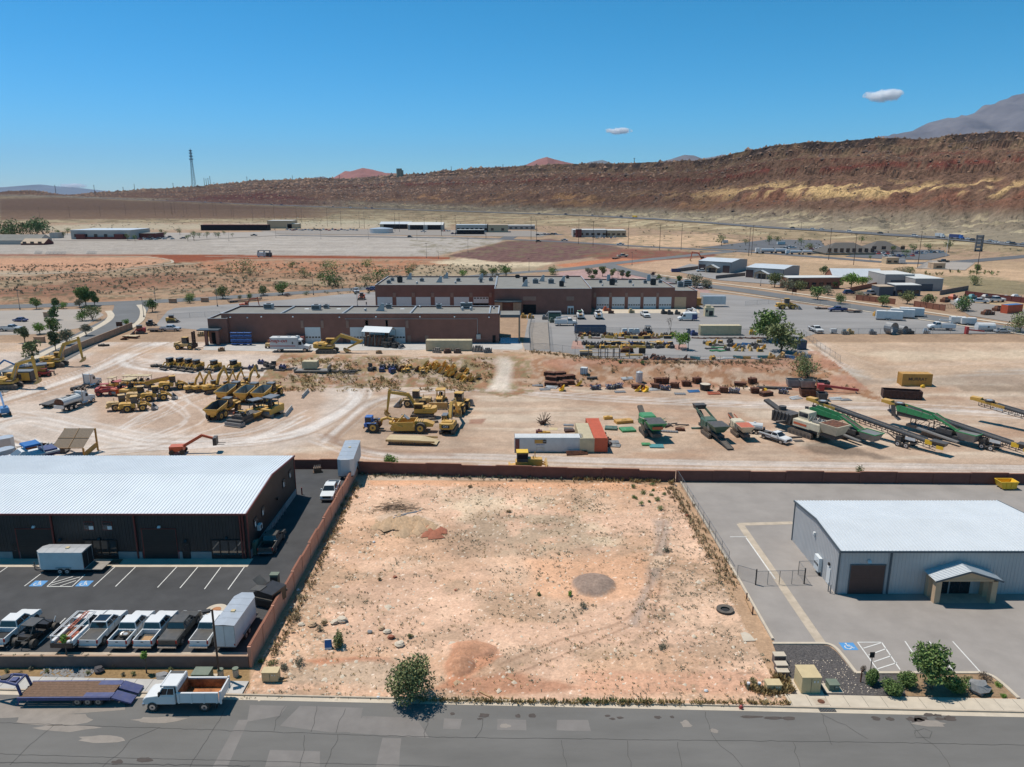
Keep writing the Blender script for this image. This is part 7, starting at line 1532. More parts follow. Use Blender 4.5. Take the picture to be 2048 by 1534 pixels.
p=b9([(722,952),(900,955),(1130,960)],120,.5);a3(o8,p,wz(p),rng.uniform(.3,.6,len(p)),rng.uniform(.2,.5,len(p)),9,B1,'grey dry brush along the foot of the back wall')
p=b9([(530,1325),(600,1190),(660,1070),(708,970)],220,.35);p[:,0]+=.5;a3(o8,p,wz(p),rng.uniform(.25,.6,len(p)),rng.uniform(.2,.45,len(p)),8,D1,'brown dry brush along the terracotta wall')
p=b9([(1350,975),(1400,1050),(1455,1140),(1475,1175)],240,.6);p[:,0]-=.7;a3(o8,p,wz(p),rng.uniform(.25,.6,len(p)),rng.uniform(.2,.4,len(p)),8,D1,'brown dry brush along the chain link fence')
p=b9([(1550,700+27),(1400,727),(1250,724),(1140,712),(1060,704)],300,.7);a3(o8,p,wz(p),rng.uniform(.3,.8,len(p)),rng.uniform(.3,.7,len(p)),8,D1,'dry brush along the fence above the bank')
xb=rng.uniform(-58,-5,1500);yb=rng.uniform(170,193,1500);kk=fbm(xb/6,yb/4,55)>.47;p=np.column_stack([xb,yb])[kk];a3('bank_grass',p,wz(p),rng.uniform(.3,.8,len(p)),rng.uniform(.3,.7,len(p)),8,v4,'straw coloured clumps of dry grass on the bank','grass')
xb=rng.uniform(3,84,900);yb=rng.uniform(172,194,900);kk=fbm(xb/6,yb/4,56)>.55;p=np.column_stack([xb,yb])[kk];a3('bank_grass',p,wz(p),rng.uniform(.25,.7,len(p)),rng.uniform(.3,.6,len(p)),8,D1,'dry brush on the reddish bank','grass')
def d8(n,x0,x1,y0,y1,keep=None):
 x=rng.uniform(x0,x1,n);y=rng.uniform(y0,y1,n);k=fbm(x/18,y/14,57)>.42
 if keep is not None:k&=keep(x,y)
 return np.column_stack([x,y])[k]
p=d8(3600,-330,0,322,520,lambda x,y:(lambda q:(q[1]<606-.03*(q[0]-300))&(q[1]>528))(e8(x,y,0*x+3)));a3(w5,p,wz(p),rng.uniform(.5,1.3,len(p)),rng.uniform(.5,1.3,len(p)),10,B1,'grey green desert scrub between the road and the dirt track',H5)
p=d8(3200,-600,900,560,1500,lambda x,y:(lambda q:(q[1]>430)&(q[1]<545)&((q[0]>1250)|(q[1]<462))&(q[0]<2150)&(q[0]>-60))(e8(x,y,d0(x,y))));a3(w5,p,wz(p),rng.uniform(.8,1.8,len(p)),rng.uniform(.8,2.0,len(p)),8,B1,'sparse desert scrub on the flats below the mesa',H5)
p=d8(500,190,330,400,470,lambda x,y:(lambda q:(q[1]>545)&(q[1]<596)&(q[0]>1850))(e8(x,y,0*x+3)));a3(w5,p,wz(p),rng.uniform(1,2.4,len(p)),rng.uniform(.9,2.0,len(p)),10,'leaf_olive','green brush in the wash behind the grey block building',H5)
p=d8(420,-460,-140,480,620,lambda x,y:(lambda q:(q[1]>527)&(q[1]<541)&(q[0]<265))(e8(x,y,0*x+3)));a3(w5,p,wz(p),rng.uniform(1.2,3.0,len(p)),rng.uniform(1.2,2.6,len(p)),12,'leaf_green','green brush inside the dirt track',H5)
def c8(name,p,z,rad,mat,label):
 n=len(p);k=np.array([[1,0,0],[-.3,.9,0],[-.9,-.3,0],[.2,-.9,0],[0,0,.8]],float);r=rng.uniform(.7,1.3,(n,5,1));v=(k[None]*r*rad[:,None,None]);a=rng.uniform(0,6.28,n);ca,sa=np.cos(a)[:,None],np.sin(a)[:,None]
 x=v[:,:,0]*ca-v[:,:,1]*sa;y=v[:,:,0]*sa+v[:,:,1]*ca;V=np.stack([x+p[:,:1],y+p[:,1:2],v[:,:,2]+z[:,None]-.01],-1).reshape(-1,3)
 f=np.array([[0,1,4],[1,2,4],[2,3,4],[3,0,4]]);F=(f[None]+np.arange(n)[:,None,None]*5).reshape(-1,3);return f9(name,d7(name,V,F,mat),label,'stones')
p=e4(1500,lambda x,y,px,py:np.clip(.35+.65*a1((760-px)/150)*a1((py-1140)/60),0,1)*(.2+.8*(fbm(x/4,y/4,58)>.48)));c8('loose_stones',p,wz(p),rng.gamma(2,.045,len(p))+.03,o0,'pale stones lying loose over the vacant lot')
p=e4(900,lambda x,y,px,py:0*x+.6);c8('loose_stones',p,wz(p),rng.gamma(2,.04,len(p))+.03,t5,'tan stones lying loose over the vacant lot')
c_=at(808,1052)
p=np.column_stack([c_.x+rng.normal(0,2.2,340),c_.y+rng.normal(0,1.4,340)]);dd=np.hypot((p[:,0]-c_.x)/4,(p[:,1]-c_.y)/2.6);c8('rubble_pile',p[dd<1.1],(d0(p[:,0],p[:,1])+.75*np.clip(1-dd,0,1))[dd<1.1],rng.gamma(3,.15,(dd<1.1).sum())+.08,t5,'heap of broken tan rubble at the upper left of the vacant lot')
c_=at(862,1066);p=np.column_stack([c_.x+rng.normal(0,1.0,16),c_.y+rng.normal(0,.7,16)]);c8('rubble_pile',p,d0(p[:,0],p[:,1])+.1,rng.gamma(3,.14,16)+.1,w4,'red broken rocks at the right end of the rubble heap')
m=M('leaf_bare');m.use(H4);rn=random.Random(4)
for i in range(170):
 a=rn.uniform(-.5,.5)+(math.pi if rn.random()<.5 else 0);x,y=rn.gauss(0,1.7),rn.gauss(0,.7);l=rn.uniform(.6,2.2);z=max(.05,.9-abs(x)*.25)*rn.uniform(.3,1)
 m.cyl((x,y,z),(x+l*math.cos(a),y+l*math.sin(a)*.6,z+rn.uniform(-.2,.3)),.025,.008,3,False)
o=one('brush_pile',m,'heap of dead grey branches behind the rubble','brush pile',at(792,1018))
for k,(x,y,l,a_)in enumerate(((812,1035,3.2,15),(825,1032,2.6,20),(800,1040,2.0,28))):
 m=M(E6);m.cyl((-l/2,0,.95),(l/2,0,1.1),.06,n=6);one('pipe',m,'grey pipe lying on top of the rubble heap','pipe',at(x,y+6),a_,'pipes on the rubble heap')
c_=at(138,1342);p=np.column_stack([c_.x+rng.uniform(-2.6,2.6,900),c_.y+rng.uniform(-1.8,1.8,900)]);dd=np.hypot((p[:,0]-c_.x)/2.6,(p[:,1]-c_.y)/1.8);p=p[dd<1];c8('stone_patch',p,0*p[:,0]+.03,rng.uniform(.08,.17,len(p)),x6,'oval patch of grey cobbles in the gravel strip')
c_=at(1660,1345);p=np.column_stack([rng.uniform(24,42,2600),rng.uniform(60,65.4,2600)]);q=e8(p[:,0],p[:,1],0*p[:,0]);ok=(q[1]<1390)&(q[1]>1292)&(q[0]>1560)&(q[0]<1790)&(q[0]<1640+(q[1]-1288)*1.15)&(q[0]>1548+(q[1]-1290)*.42);p=p[ok];c8('planter_gravel',p,0*p[:,0]+.055,rng.uniform(.03,.09,len(p)),F4,'dark loose gravel in the right planter');p2=p[::4]+.2;c8('planter_gravel',p2,0*p2[:,0]+.058,rng.uniform(.03,.08,len(p2)),o0,'pale stones among the dark planter gravel')
for k,(x,y,l,a_)in enumerate(((975,1392,1.9,-38),(1022,1360,1.0,-38),(1020,1400,1.3,-25),(553,1363,1.8,4),(566,1357,.8,20))):
 m=M(r5);m.box(-l/2,l/2,-.08,.08,.03,.09);one('plank',m,('thin pale plank beside the red soil near the kerb','short pale plank on the red soil','pale plank lying against the kerb','brown plank in front of the cream utility box','short board right of the cream utility box')[k],'plank',at(x,y),a_)
T=[(50,685,8,'pine','bushy green tree left of the side road bend',.38),(68,722,8.5,k4,'olive tree growing over the tan street wall',.42),(112,702,9,'pine','tall dark tree standing behind the yellow excavator boom',.30),(135,690,7,t0,'grey green tree behind the tan street wall',.45),(173,672,5.5,A1,'pale sage tree beside the tan street wall',.55),(107,668,8,k7,'green tree beside the car park corner',.4),(108,640,7.5,n5,'dark green tree at the corner of the gravel car park',.38),(80,668,6,m7,'bright green bushy tree by the verge path',.6),(252,652,3.5,m7,'small bright shrub tree at the wall end',.5),(73,618,7,k7,'round green street tree left of the junction',.42),(110,617,6.5,n5,'small dark street tree beside the junction road',.4),(172,612,11.5,k7,'tall green tree at the road junction',.45),(190,612,9,n5,'dark tree touching the tall tree at the junction',.4),(185,640,8,k4,'large olive shrub tree at the curved pavement',.7),(165,642,4.5,m7,'bright green shrub tree at the curved pavement',.7),(160,615,5,t0,'grey green shrub tree beside the junction',.5),(127,617,4,m7,'low bright shrub beside the junction road',.7),(305,624,7.5,n5,'dark green tree inside the rear parking lot',.5),(446,598,8.5,k4,'olive parking tree beside a lamp post',.6),(526,591,7,k4,'thin olive tree beside the junction road',.6),(565,590,8.5,k7,'round green tree above the low workshop roof',.58),(383,600,4.5,m7,'bright low tree along the junction road',.9),(380,606,4,n5,'low dark shrub by the rear parking lot',.9),(500,598,3.2,n5,'dark rounded shrub beside the parked lowboy',.8),(480,598,2.6,t0,'grey rounded shrub beside the parked lowboy',.8),(612,590,2.2,n5,'flat dark shrub beside the lot entrance',1.2),(575,593,2.2,'plum','dark red shrub below the round green tree',1.1),(1012,553,8.5,k7,'green tree directly behind the large workshop',.55),(985,552,6.5,k7,'bushy tree behind the roof vents',.6),(965,552,6,k4,'olive tree left of the bushy tree behind the workshop',.7),(1105,549,6.5,k7,'dense green tree behind the middle workshop roof',.8),(925,553,5,m7,'bright shrub on the embankment behind the workshop',.9),(1178,553,7,t0,'grey green tree in the red gravel bed',.5),(1190,556,7.5,n5,'narrow dark tree in the red gravel bed',.28),(1205,553,8.5,k4,'tall olive tree in the red gravel bed',.4),(1224,556,7.5,k4,'green tree second from the right in the gravel bed',.4),(1244,557,7,t0,'thin bare looking tree in the gravel bed',.35),(1256,558,7,n5,'dark cypress like tree at the right of the gravel bed',.32),(1183,560,4,n5,'low dark shrub at the workshop roof edge',.6),(1306,553,4,'plum','round dark red shrub by the frontage road',.55),(1318,562,5,n5,'small dark tree left of the roof box',.45),(1336,560,2.5,t0,'low grey shrub by the frontage road',.9),(1357,572,8,n5,'upright dark tree beside the roof equipment',.3),(1388,576,9.5,t0,'wide pale tree by the frontage road',.6),(1412,578,7,t0,'smaller pale tree beside the wide pale tree',.6),(1535,700-18,14,k7,'large bright green tree at the end of the attachment lot',.55),(1562,704,12.5,k4,'large olive tree right in front of the blue container',.6),(1358,698,7.5,m7,'light green parking tree among the attachments',.6),(1549,575,11,k4,'tall olive tree beside the second metal building',.5),(1575,580,8,t0,'grey bushy tree in front of the tan low building',.8),(1600,580,6.5,k4,'olive shrub tree in front of the tan low building',.9),(1635,600,9,k7,'round green street tree left of the brick wall',.55),(1681,608,6.5,k7,'small green street tree by the gate',.55),(1764,613,7,k7,'green street tree in front of the dark flat building',.6),(1674,577,8,m7,'bright green tree left of the pair behind the brick wall',.6),(1702,575,10,m7,'large bright green tree behind the brick wall',.6),(1725,574,8,m7,'bright green tree right of the pair behind the brick wall',.6),(1655,590,6,t0,'grey purple shrub tree by the frontage road',.7),(1647,548,7,n5,'dark tree behind the second metal building',.5),(1756,567,7,n5,'dark tree at the corner of the grey block building',.5),(1814,608,8.5,k4,'olive tree in front of the dark flat building',.6),(1855,615,8,k4,'ragged olive tree left of the storage yard',.5),(1932,622,9,n5,'dark ragged tree at the storage yard gate',.7),(1720,598,4.5,t0,'grey round shrub beside the brick wall',.9),(2040,665,9,k4,'large olive shrub at the right edge beyond the parked car',.8),(1955,545,7,k7,'green tree beside a utility pole on the right',.5),(1948,570,7,k4,'dark brush tree in the wash',.7),(1800,550,6,t0,'grey green brush behind the grey block building',1.0),(1820,547,6,k4,'olive brush behind the grey block building',.8),(1615,755,6.5,k4,'green shrub tree beside the two grey bins',.7),(1600,738,5.5,k4,'round olive shrub on the bank above the bins',.7)]
for x,y,h_,k,lb,wd in T:g8(x,y,h_*.64,k,lb,wd*1.05,1500 if h_>11 else 900,trunk=.12 if wd>.6 else .2)
for x,y,h_,k,wd in((485,545,7,k7,1.1),(500,552,5,k4,1.2),(640,558,4.5,k4,.8),(665,560-20,5,m7,1.1),(735,534,5,m7,1.0),(652,538,4.5,k7,1.0),(585,536,4,k7,.8),(660,572,8,k7,.8),(672,575,6,n5,.8),(755,569,7.5,k7,.9),(440,543,3.5,k4,1.2),(610,556,5,k4,.9),(730,572,5,k4,.8),(825,540,4,k4,.8),(818,549,4,k7,.7),(455,546,3,k4,1),(605,524+22,3,k4,1)):
 g8(x,y,h_,k,'bushy green shrub in the scrub between track and road',wd,420,trunk=.05,name=A2,cat=A2,group='bushes in the desert scrub')
for i,(x,y,h_)in enumerate(((8,473,17),(30,474,17),(48,475,15),(62,475,15),(75,473,18),(88,475,19),(22,476,13))):g8(x,y,h_,n5,'dense dark tree behind the grey barn roof',.6,420,group='trees behind the grey barn',trunk=.15)
for i,(x,y,h_)in enumerate(((118,474,8),(128,476,6),(135,470,8),(256,481,7),(270,482,6),(322,472,7),(330,474,6),(360,470,7),(376,482,6),(388,481,8),(399,476,6),(414,477,7),(388,471,5),(431,474,5),(437,476,6),(448,470,5),(465,474,4))):g8(x,y,h_,(k7,k4)[i%2],'small round tree in the car park near the pale hall',.5,200,group='small trees around the pale hall')
for i,(x,y,h_)in enumerate(((1443,492,9),(1491,491,6),(1538,490,8),(1554,489,8),(1602,492,7),(1617,507,8),(1722,486,6),(1826,507,8),(1857,506,7),(1897,505,9),(1811,517,6),(1784,506,6),(1740,520,3))):g8(x,y,h_,(k7,k4)[i%2],'small tree among the parked vehicles of the dark roofed building',.5,220,group='small trees around the dark roofed building')
put(mk_bare(3,6.5),F5,'bare branching tree behind the attachment rows',E9,at(1340,676));put(mk_bare(5,4.5),F5,'small bare tree in the red planting square',E9,at(1155,690))
put(mk_bare(8,5),F5,'bare sapling in the red gravel bed',E9,at(1236,556))
for x,y in((1240,726),(1285,728),(1520,724)):e2(x,y,.9,.7,k7,'small green weed along the attachment lot fence',160,'green weeds at the lot fence',leaf=.2)
b4('planting_square',[(1146,682),(1162,682),(1168,698),(1142,698)],D7,dz=.06);b4('planting_square',[(1345,690),(1352,700),(1376,702),(1372,688)],D7,dz=.06)
pm(B2,(.085,.06,.045),.9,var=.2);pm(B3,(.16,.155,.15),.6,var=.15)
def i4(h,arms=1):
 m=M(B2);m.cyl((0,0,-.3),(0,0,h),.20,.13,7);k=M(B2);[k.a0((-1.3,0,h-.5-i*1.3),(1.3,0,h-.5-i*1.3),.14,.16)for i in range(arms)];return[P('shaft',m),P('cross_arm',k)]
for i,(x,yb,yt)in enumerate([(80,437,414),(140,436,414),(201,433,411),(252,432,408),(311,431,404),(329,428,405),(343,428,402),(345,431,405),(350,427,404),(368,433,408),(374,429,404),(401,435,407),(427,432,405),(433,432,409),(464,436,409),(468,440,411),(506,443,412),(530,438,409),(549,442,411),(594,448,413),(604,447,413),(655,453,418),(682,453,418),(719,456,424),(729,457,422),(790,463,426),(799,464,425),(849,467,431),(883,472,432),(911,471,432),(972,478,437)]):
 q=at(x,yb);h_=max(6,b3(yt,q.y)-q.z);put(d4(i4,round(h_/3)*3.0,1),'utility_pole','thin dark wooden utility pole on the flats left of the ploughed field','utility pole',q,10,'utility poles left of the ploughed field')
for x,yb,yt,lb in[(1062,480,433,'wooden utility pole at the left edge of the ploughed field'),(1073,486,441,'wooden utility pole on the corner of the ploughed field'),(1157,488,437,'wooden utility pole left of the flat roofed restaurant entrance'),(1186,493,442,'wooden utility pole in front of the flat roofed restaurant'),(1256,496,441,'wooden utility pole right of the flat roofed restaurant'),(1319,501,449,'wooden utility pole left of the pair on the red soil'),(1362,500,447,'wooden utility pole on the red soil near the sandy pad'),(1497,512,455,'wooden utility pole behind the first metal building, left of a pair'),(1503,509,450,'taller wooden utility pole of the pair behind the metal building'),(1657,520,456,'wooden utility pole in front of the dark roofed building'),(1707,530,466,'wooden utility pole right of the dark roofed building corner'),(1835,536,462,'wooden utility pole near the small block huts'),(1953,549,473,'wooden utility pole closest to the grey monument sign'),(1602,459,444,'short wooden utility pole on the highway verge')]:
 q=at(x,yb);h_=b3(yt,q.y)-q.z;put(i4(h_,1),'utility_pole',lb,'utility pole',q,15)
def lamp(h,two=False):
 m=M(B3);m.cyl((0,0,0),(0,0,.7),.25,n=8);m.cyl((0,0,.7),(0,0,h),.10,.07,8);l=M(k8);l.box(-.1,.9,-.2,.2,h-.12,h+.08)
 if two:l.box(-.9,.1,-.2,.2,h-.121,h+.081)
 return[P('shaft',m),P('lamp_head',l)]
for x,yb,yt,lb,tw in[(40,619,580,'lamp post beside the round street tree',0),(311,602,573,'lamp post beyond the junction road',0),(288,635,595,'pale lamp post on the corner pavement',0),(435,613,573,'lamp post beside the olive parking tree',0),(627,590,553,'lamp post beside the junction road above the low workshop',0),(715,613,577,'lamp post left of the large workshop',0),(1152,684,632,'lamp post in the red planting square',0),(1376,701,658,'lamp post beside the light green parking tree',0),(1538,662,624,'lamp post behind the large bright green tree',0),(1264,530,505,'lamp post at the frontage road bend',0),(853,516,487,'two headed floodlight at the edge of the gravel field',1),(936,505,478,'two headed floodlight near the ploughed field',1),(458,482,460,'floodlight beside the pale gravel field',0),(552,476,455,'thin lamp post beyond the gravel field',0),(642,478,458,'thin lamp post beyond the middle of the gravel field',0),(737,478,458,'thin lamp post beyond the right of the gravel field',0),(834,479,458,'thin lamp post near the round tank',0),(108,480,452,'lamp post beside the maroon barn',0),(1521,572,542,'lamp post between the two metal buildings',0),(1058,543,517,'lamp post behind the middle workshop roof',0),(877,517,504,'short gate mast at the edge of the ploughed field',0)]:
 q=at(x,yb);put(lamp(b3(yt,q.y)-q.z,bool(tw)),'lamp_post',lb,'lamp post',q,200)
q=at(439,1356);pm('pole_rust',(.10,.055,.035),.8,var=.2);m=M('pole_rust');h_=7.3;m.box(-.09,.09,-.09,.09,0,h_);l=M(k8);l.box(-.85,-.15,-.22,.22,h_-.15,h_+.05);l.box(-.2,.1,-.05,.05,h_-.1,h_)
put([P('shaft',m),P('lamp_head',l)],'lamp_post','rusty brown lamp post beside the white V nosed trailer','lamp post',q,20)
q=at(1892,513);m=M(i9);m.cyl((0,0,0),(0,0,b3(470,q.y)-q.z),.2,.1,8);m.e5((0,0,b3(470,q.y)-q.z),.3);one('flagpole',m,'white flagpole in front of the car dealership','flagpole',q)
q=at(1956,503);hh=b3(470,q.y)-q.z;m=M(B3);m.box(-3,3,-.5,.5,0,hh*.12);[m.box(x-.4,x+.4,-.5,.5,0,hh)for x in(-2.4,2.4)];m.use(z6);[m.box(-2.4,2.4,-.4,.4,hh*k,hh*(k+.17))for k in(.2,.42,.62,.82)];one('monument_sign',m,'tall grey slatted pylon sign near the highway','sign',q)
q=at(388,374);hh=b3(300,q.y)-q.z;m=M(q9);m.use(pm('mast_steel',(.13,.17,.20),.6,var=.1));wb=hh*.045
L4=[(-1,-1),(1,-1),(1,1),(-1,1)];n=14;lv=lambda t:(wb*(1-.78*t),hh*t)
for k in range(n):
 w0,z0=lv(k/n);w1,z1=lv((k+1)/n)
 for i in range(4):
  a,b=L4[i],L4[(i+1)%4];m.a0((a[0]*w0,a[1]*w0,z0),(a[0]*w1,a[1]*w1,z1),hh*.007);m.a0((a[0]*w0,a[1]*w0,z0),(b[0]*w1,b[1]*w1,z1),hh*.004)
a_=M(i9);a_.use('mast_steel')
for k,t in enumerate((.74,.82,.90,.97)):w0,z0=lv(t);[a_.box(dx*w0*2.2-wb*.35,dx*w0*2.2+wb*.35,dy*w0*2.2-wb*.2,dy*w0*2.2+wb*.2,z0,z0+hh*.028)for dx,dy in((-1,0),(1,0),(0,1),(0,-1))]
m.cyl((0,0,hh),(0,0,hh*1.04),hh*.006,n=5);put([P('lattice',m),P('antenna',a_)],'lattice_mast','tall lattice communications mast on the left skyline','mast',q)
for i,(x,yt)in enumerate(((408,356),(412,357),(416,356),(420,352),(427,365),(494,353),(500,359),(345,366),(267,368),(186,370),(108,370),(244,374),(585,351),(679,350),(903,333),(1006,329),(1267,316))):
 c=float(np.interp(x,*_cEy));v=atY(x,360,c-15);zz=hz(v.x,v.y);h_=max(8,b3(yt,v.y)-zz);m=M(B2);m.cyl((0,0,-2),(0,0,h_),.9,.7,5);m.a0((-2.4,0,h_*.9),(2.4,0,h_*.9),.5);one('skyline_pole',m,'thin pole standing on the skyline ridge','pole',(v.x,v.y,zz),0,'poles along the skyline')
v=atY(799,350,2880);zz=hz(v.x,v.y);hh=b3(337,v.y)-zz;pm('silo_tan',A(190,172,140),.8,var=.08);m=M('silo_tan');[m.cyl((x,0,-4),(x,0,hh),5.2,n=12)for x in(-6,4.5)];m.cyl((12,0,-4),(12,0,hh*.82),3.0,n=10);one(G5,m,'pair of tan silos on top of the mesa',G5,(v.x,v.y,zz))
p=np.column_stack([rng.uniform(-1900,1100,150000),rng.uniform(800,3000,150000)]);c_=1024+F_PX*p[:,0]/(p[:,1]*CP);YB,YC,ZC,YD,ZD,YE,ZE=d6(c_)
ok=(c_>-60)&(c_<2120)&(p[:,1]>YC+20)&((c_>440)|(rng.uniform(0,1,len(c_))<.5))&((p[:,1]>YD)|(c_<760))&(p[:,1]<YE+20)&(fbm(p[:,0]/40,p[:,1]/40,61)>.44);p=p[ok];t_=((p[:,1]-YD[ok])/(YE[ok]-YD[ok]))
for mt,sel in((C5,rng.uniform(0,1,len(p))<.62),('rock_brown',rng.uniform(0,1,len(p))<.4)):
 q=p[sel];c8('boulder_field',q,wz(q),(rng.gamma(1.6,.55,len(q))+.5)*(q[:,1]/1400)**.8*(.7+.7*t_[sel]),mt,'dark boulders strewn over the mesa face' if mt==C5 else 'brown boulders strewn over the mesa face')
def pl(fn,args,pos,label,name,cat,s=1.0,group=None,side=.0,dz=.0):
 if len(pos)==4:a,b=at(pos[0],pos[1]),at(pos[2],pos[3]);p=(a+b)/2;hd=math.degrees(math.atan2(b.y-a.y,b.x-a.x));p.z=hz(p.x,p.y)
 else:p=at(pos[0],pos[1]);hd=pos[2]
 if side:p=Vector((p.x,p.y+side,0));p.z=hz(p.x,p.y)
 p.z+=dz
 t=d4(fn,*args)if not isinstance(fn,(list,bpy.types.Mesh))else fn
 return put(t,name,label,cat,p,hd,group,s)
def h0(px,y0,L):x=atz(px,1297,1.0).x;return Vector((x,y0+L/2,1.0))
G_='pickups parked along the retaining wall'
for a,px,y0,lb in(((i9,s9,True),-4,65.9,'white pickup at the left edge of the row along the retaining wall'),((i9,E8,True,True),183,65.7,'white pickup with a glass sunroof and a grey bed cover'),((i9,s9,True),242,65.6,'white pickup carrying loose tyres in its bed'),((i9,'tan',True),292,65.6,'white pickup with an empty open bed'),((j1,E8,True),341,65.6,'dark charcoal pickup with a closed bed cover'),((i9,E8,True),403,65.6,'white pickup with grey bed cover next to the white trailer')):
 put(d4(mk_pickup,*a),l8,lb,j7,h0(px,y0,6.0),89.0,G_)
x0=h0(242,65.6,6.0)
for k,(dx,dy,rz,tl)in enumerate(((-.25,-1.7,0,.25),(.3,-1.2,40,.35),(.25,-2.2,90,.1))):
 m=M(n6);m.cyl((0,0,0),(0,0,.26),.38,n=16);m.use(j3);m.cyl((0,0,.02),(0,0,.27),.22,n=12);o=one('tyre',m,('loose tyre lying flat in the white pickup bed','loose tyre leaning in the white pickup bed near the cab','loose tyre nearest the tailgate of the white pickup')[k],'tyre',(x0.x+dx,x0.y+dy+.4,1.74+.12*k),rz);o.rotation_euler[0]=tl
put(d4(mk_service_flatbed),A7,'white flatbed service truck with ladder rack and orange gear','flatbed truck',h0(140,65.4,6.6),88)
put(d4(mk_utv),'utility_buggy','black open off road buggy between two white trucks','buggy',h0(52,66.2,3.6),82,s=1.12)
put(d4(mk_trailer,6.3,2.15,2.35,j5,2,j3,.8),k9,'white V nosed enclosed trailer at the corner of the retaining wall',l0,h0(458,65.6,6.3),88)
p=at(122,1148);t=mk_trailer(5.6,2.2,2.2,j5,2,j3,.5,True);put(t,k9,'white enclosed trailer with its rear ramp door lowered',l0,(p.x,p.y+1.15,1.0),180)
p=at(232,1125);m=M(n8);[m.box(-.6,.6,-.5+k*.2,-.38+k*.2,.1,.13)for k in range(6)];[m.box(x-.05,x+.05,-.5,.62,0,.1)for x in(-.5,0,.5)];one('pallet',m,'wooden pallet lying on the walk in front of the black building','pallet',p,5)
pl(mk_pickup,(j1,s9,True),(545,1092,91),'dark pickup parked in the shade of the black building',l8,j7)
pl(mk_pickup,(i9,s9,True),(684-12,970,651,1010),'white pickup facing the camera in the alley by the terracotta wall',l8,j7)
a_,b_=at(690,940),at(671,975);p=(a_+b_)/2;hd=math.degrees(math.atan2(b_.y-a_.y,b_.x-a_.x));put(mk_trailer(9.6,2.5,2.75,j5,2,j3,.3,False,.8,.65),k9,'long white trailer coupled behind the pickup in the alley',l0,(p.x+1.0,p.y+2.8,1.0),hd)
pl(mk_dumpster,(),(541,1205,160),'black metal dumpster with its lids open by the terracotta wall','dumpster','dumpster',1.25)
p=at(551,1172);m=M(p6);m.box(-.45,.45,-.35,.35,0,1.5);m.box(-.5,.5,-.4,.4,1.5,1.6);m.use(k8);m.box(-.4,.4,-.36,-.34,.2,1.3);one('equipment_cabinet',m,'small grey green cabinet behind the black dumpster','cabinet',p)
p=at(433,1219);m=M(m0);m.cyl((0,0,0),(0,0,.02),1.15,n=24);m.use(pm('manhole_rust',A(190,130,86),.8,var=.2));m.cyl((0,0,.02),(0,0,.035),.5,n=20);one(F0,m,'round manhole with white collar in the black car park',F0,p)
for k,(x,y,mt,lb)in enumerate(((627,936,p6,'pale green crate at the back of the alley'),(646,934,r5,'brown crate beside the rear wall of the alley'),(635,944,n8,'pallet of scrap parts near the long white trailer'),(655,940,i8,'dark engine part beside the long white trailer'))):
 m=M(mt);m.box(-.7,.7,-.5,.5,0,.15);m.box(-.6,.6,-.4,.4,.15,.8);m.use(k8);[m.a0((-.5+i*.3,-.4,.8),(-.4+i*.3,.3,1.1),.1)for i in range(4)];one(H6,m,lb,H6,at(x,y),10*k)
p=at(35,950);put(mk_boat(),'motor_boat','blue and white motor boat with a blue top on its trailer','boat',(p.x-.8,p.y+3.5,1.0),228,s=1.35)
p=at(0,945);put(mk_trailer(6,2.2,2.0,j5,2),k9,'white trailer beside the motor boat',l0,(p.x-2.6,p.y+3,1.0),60)
pl(mk_trailer,(6.5,2.3,2.2,j3,2),(-12,908,40),'white box trailer at the left edge beyond the wall',k9,l0)
m=M(l5);m.use(pm('screen_mesh',A(150,132,112),.9,var=.2,scale=6));m.b5((-3,-2,1.6),(2.6,-2,1.6),(3.2,1.4,4.2),(-2.2,1.4,4.2));m.use(r5);m.a0((-3,-2.03,1.62),(3.2-.6,-2.03,1.62),.1);m.a0((0,-2,1.65),(.4,1.4,4.25),.08);m.a0((-2.6,-.3,2.95),(2.9,-.3,2.95),.08);m.use(n7);m.a0((3.2,1.4,0),(3.2,1.4,4.2),.25);m.a0((2.6,-2,0),(2.6,-2,1.6),.25);m.a0((-2.2,1.4,0),(-2.2,1.4,4.2),.25);m.a0((-3,-2,0),(-3,-2,1.6),.25);m.a0((2.6,-2,.3),(3.2,1.4,1.2),.1,.9);one('screen_grid',m,'slanted steel screening grid on a yellow frame behind the wall','screen',at(152,906),0)
for x,y,lb,mt,L in((75,903,'rusty flat trailer behind the wall near the boat',k5,3.2),(113,904,'dark steel tray behind the wall',i8,4.2)):
 m=M(mt);m.box(-L/2,L/2,-.9,.9,.2,.35);[m.box(-L/2,L/2,q*.9-.05,q*.9+.05,.35,1.3)for q in(-1,1)];m.use(E6);[m.a0((-L/2+.4+k*.6,-.6,1.3),(-L/2+.6+k*.6,.6,1.6),.1)for k in range(4)];one('steel_tray',m,lb,'tray',at(x,y))
p=at(370,915);m=M(j8);m.a0((-2.4,0,.6),(2.2,0,3.2),.4,.5);m.a0((2.2,0,3.2),(4.2,0,2.5),.32,.4);m.use(i8);m.box(4.1,4.7,-.8,.8,1.4,2.8);[m.a0((4.7,q,1.5),(6.0,q,1.5),.12,.08)for q in(-.5,.5)];m.use(j8);m.box(-3.4,-1.0,-.9,.9,.6,1.5);m.use(n6);[m.cyl((x,y-.2,.45),(x,y+.2,.45),.45,n=12)for x in(-3.0,-1.2)for y in(-.9,.9)];one(t6,m,'red telehandler whose boom rises over the white roof',t6,(p.x,p.y+2.5,p.z),8)
p=at(362,1424);put(d4(mk_dump_truck),'dump_truck','white dump truck with an empty rusty bed parked at the kerb','dump truck',(p.x,p.y+1.05,.015),180.5,s=.97)
p=at(150,1413);put(mk_lowboy(10.2),'gooseneck_trailer','blue gooseneck equipment trailer with timber deck at the kerb',l0,(p.x,p.y+1.2,.015),180.5)
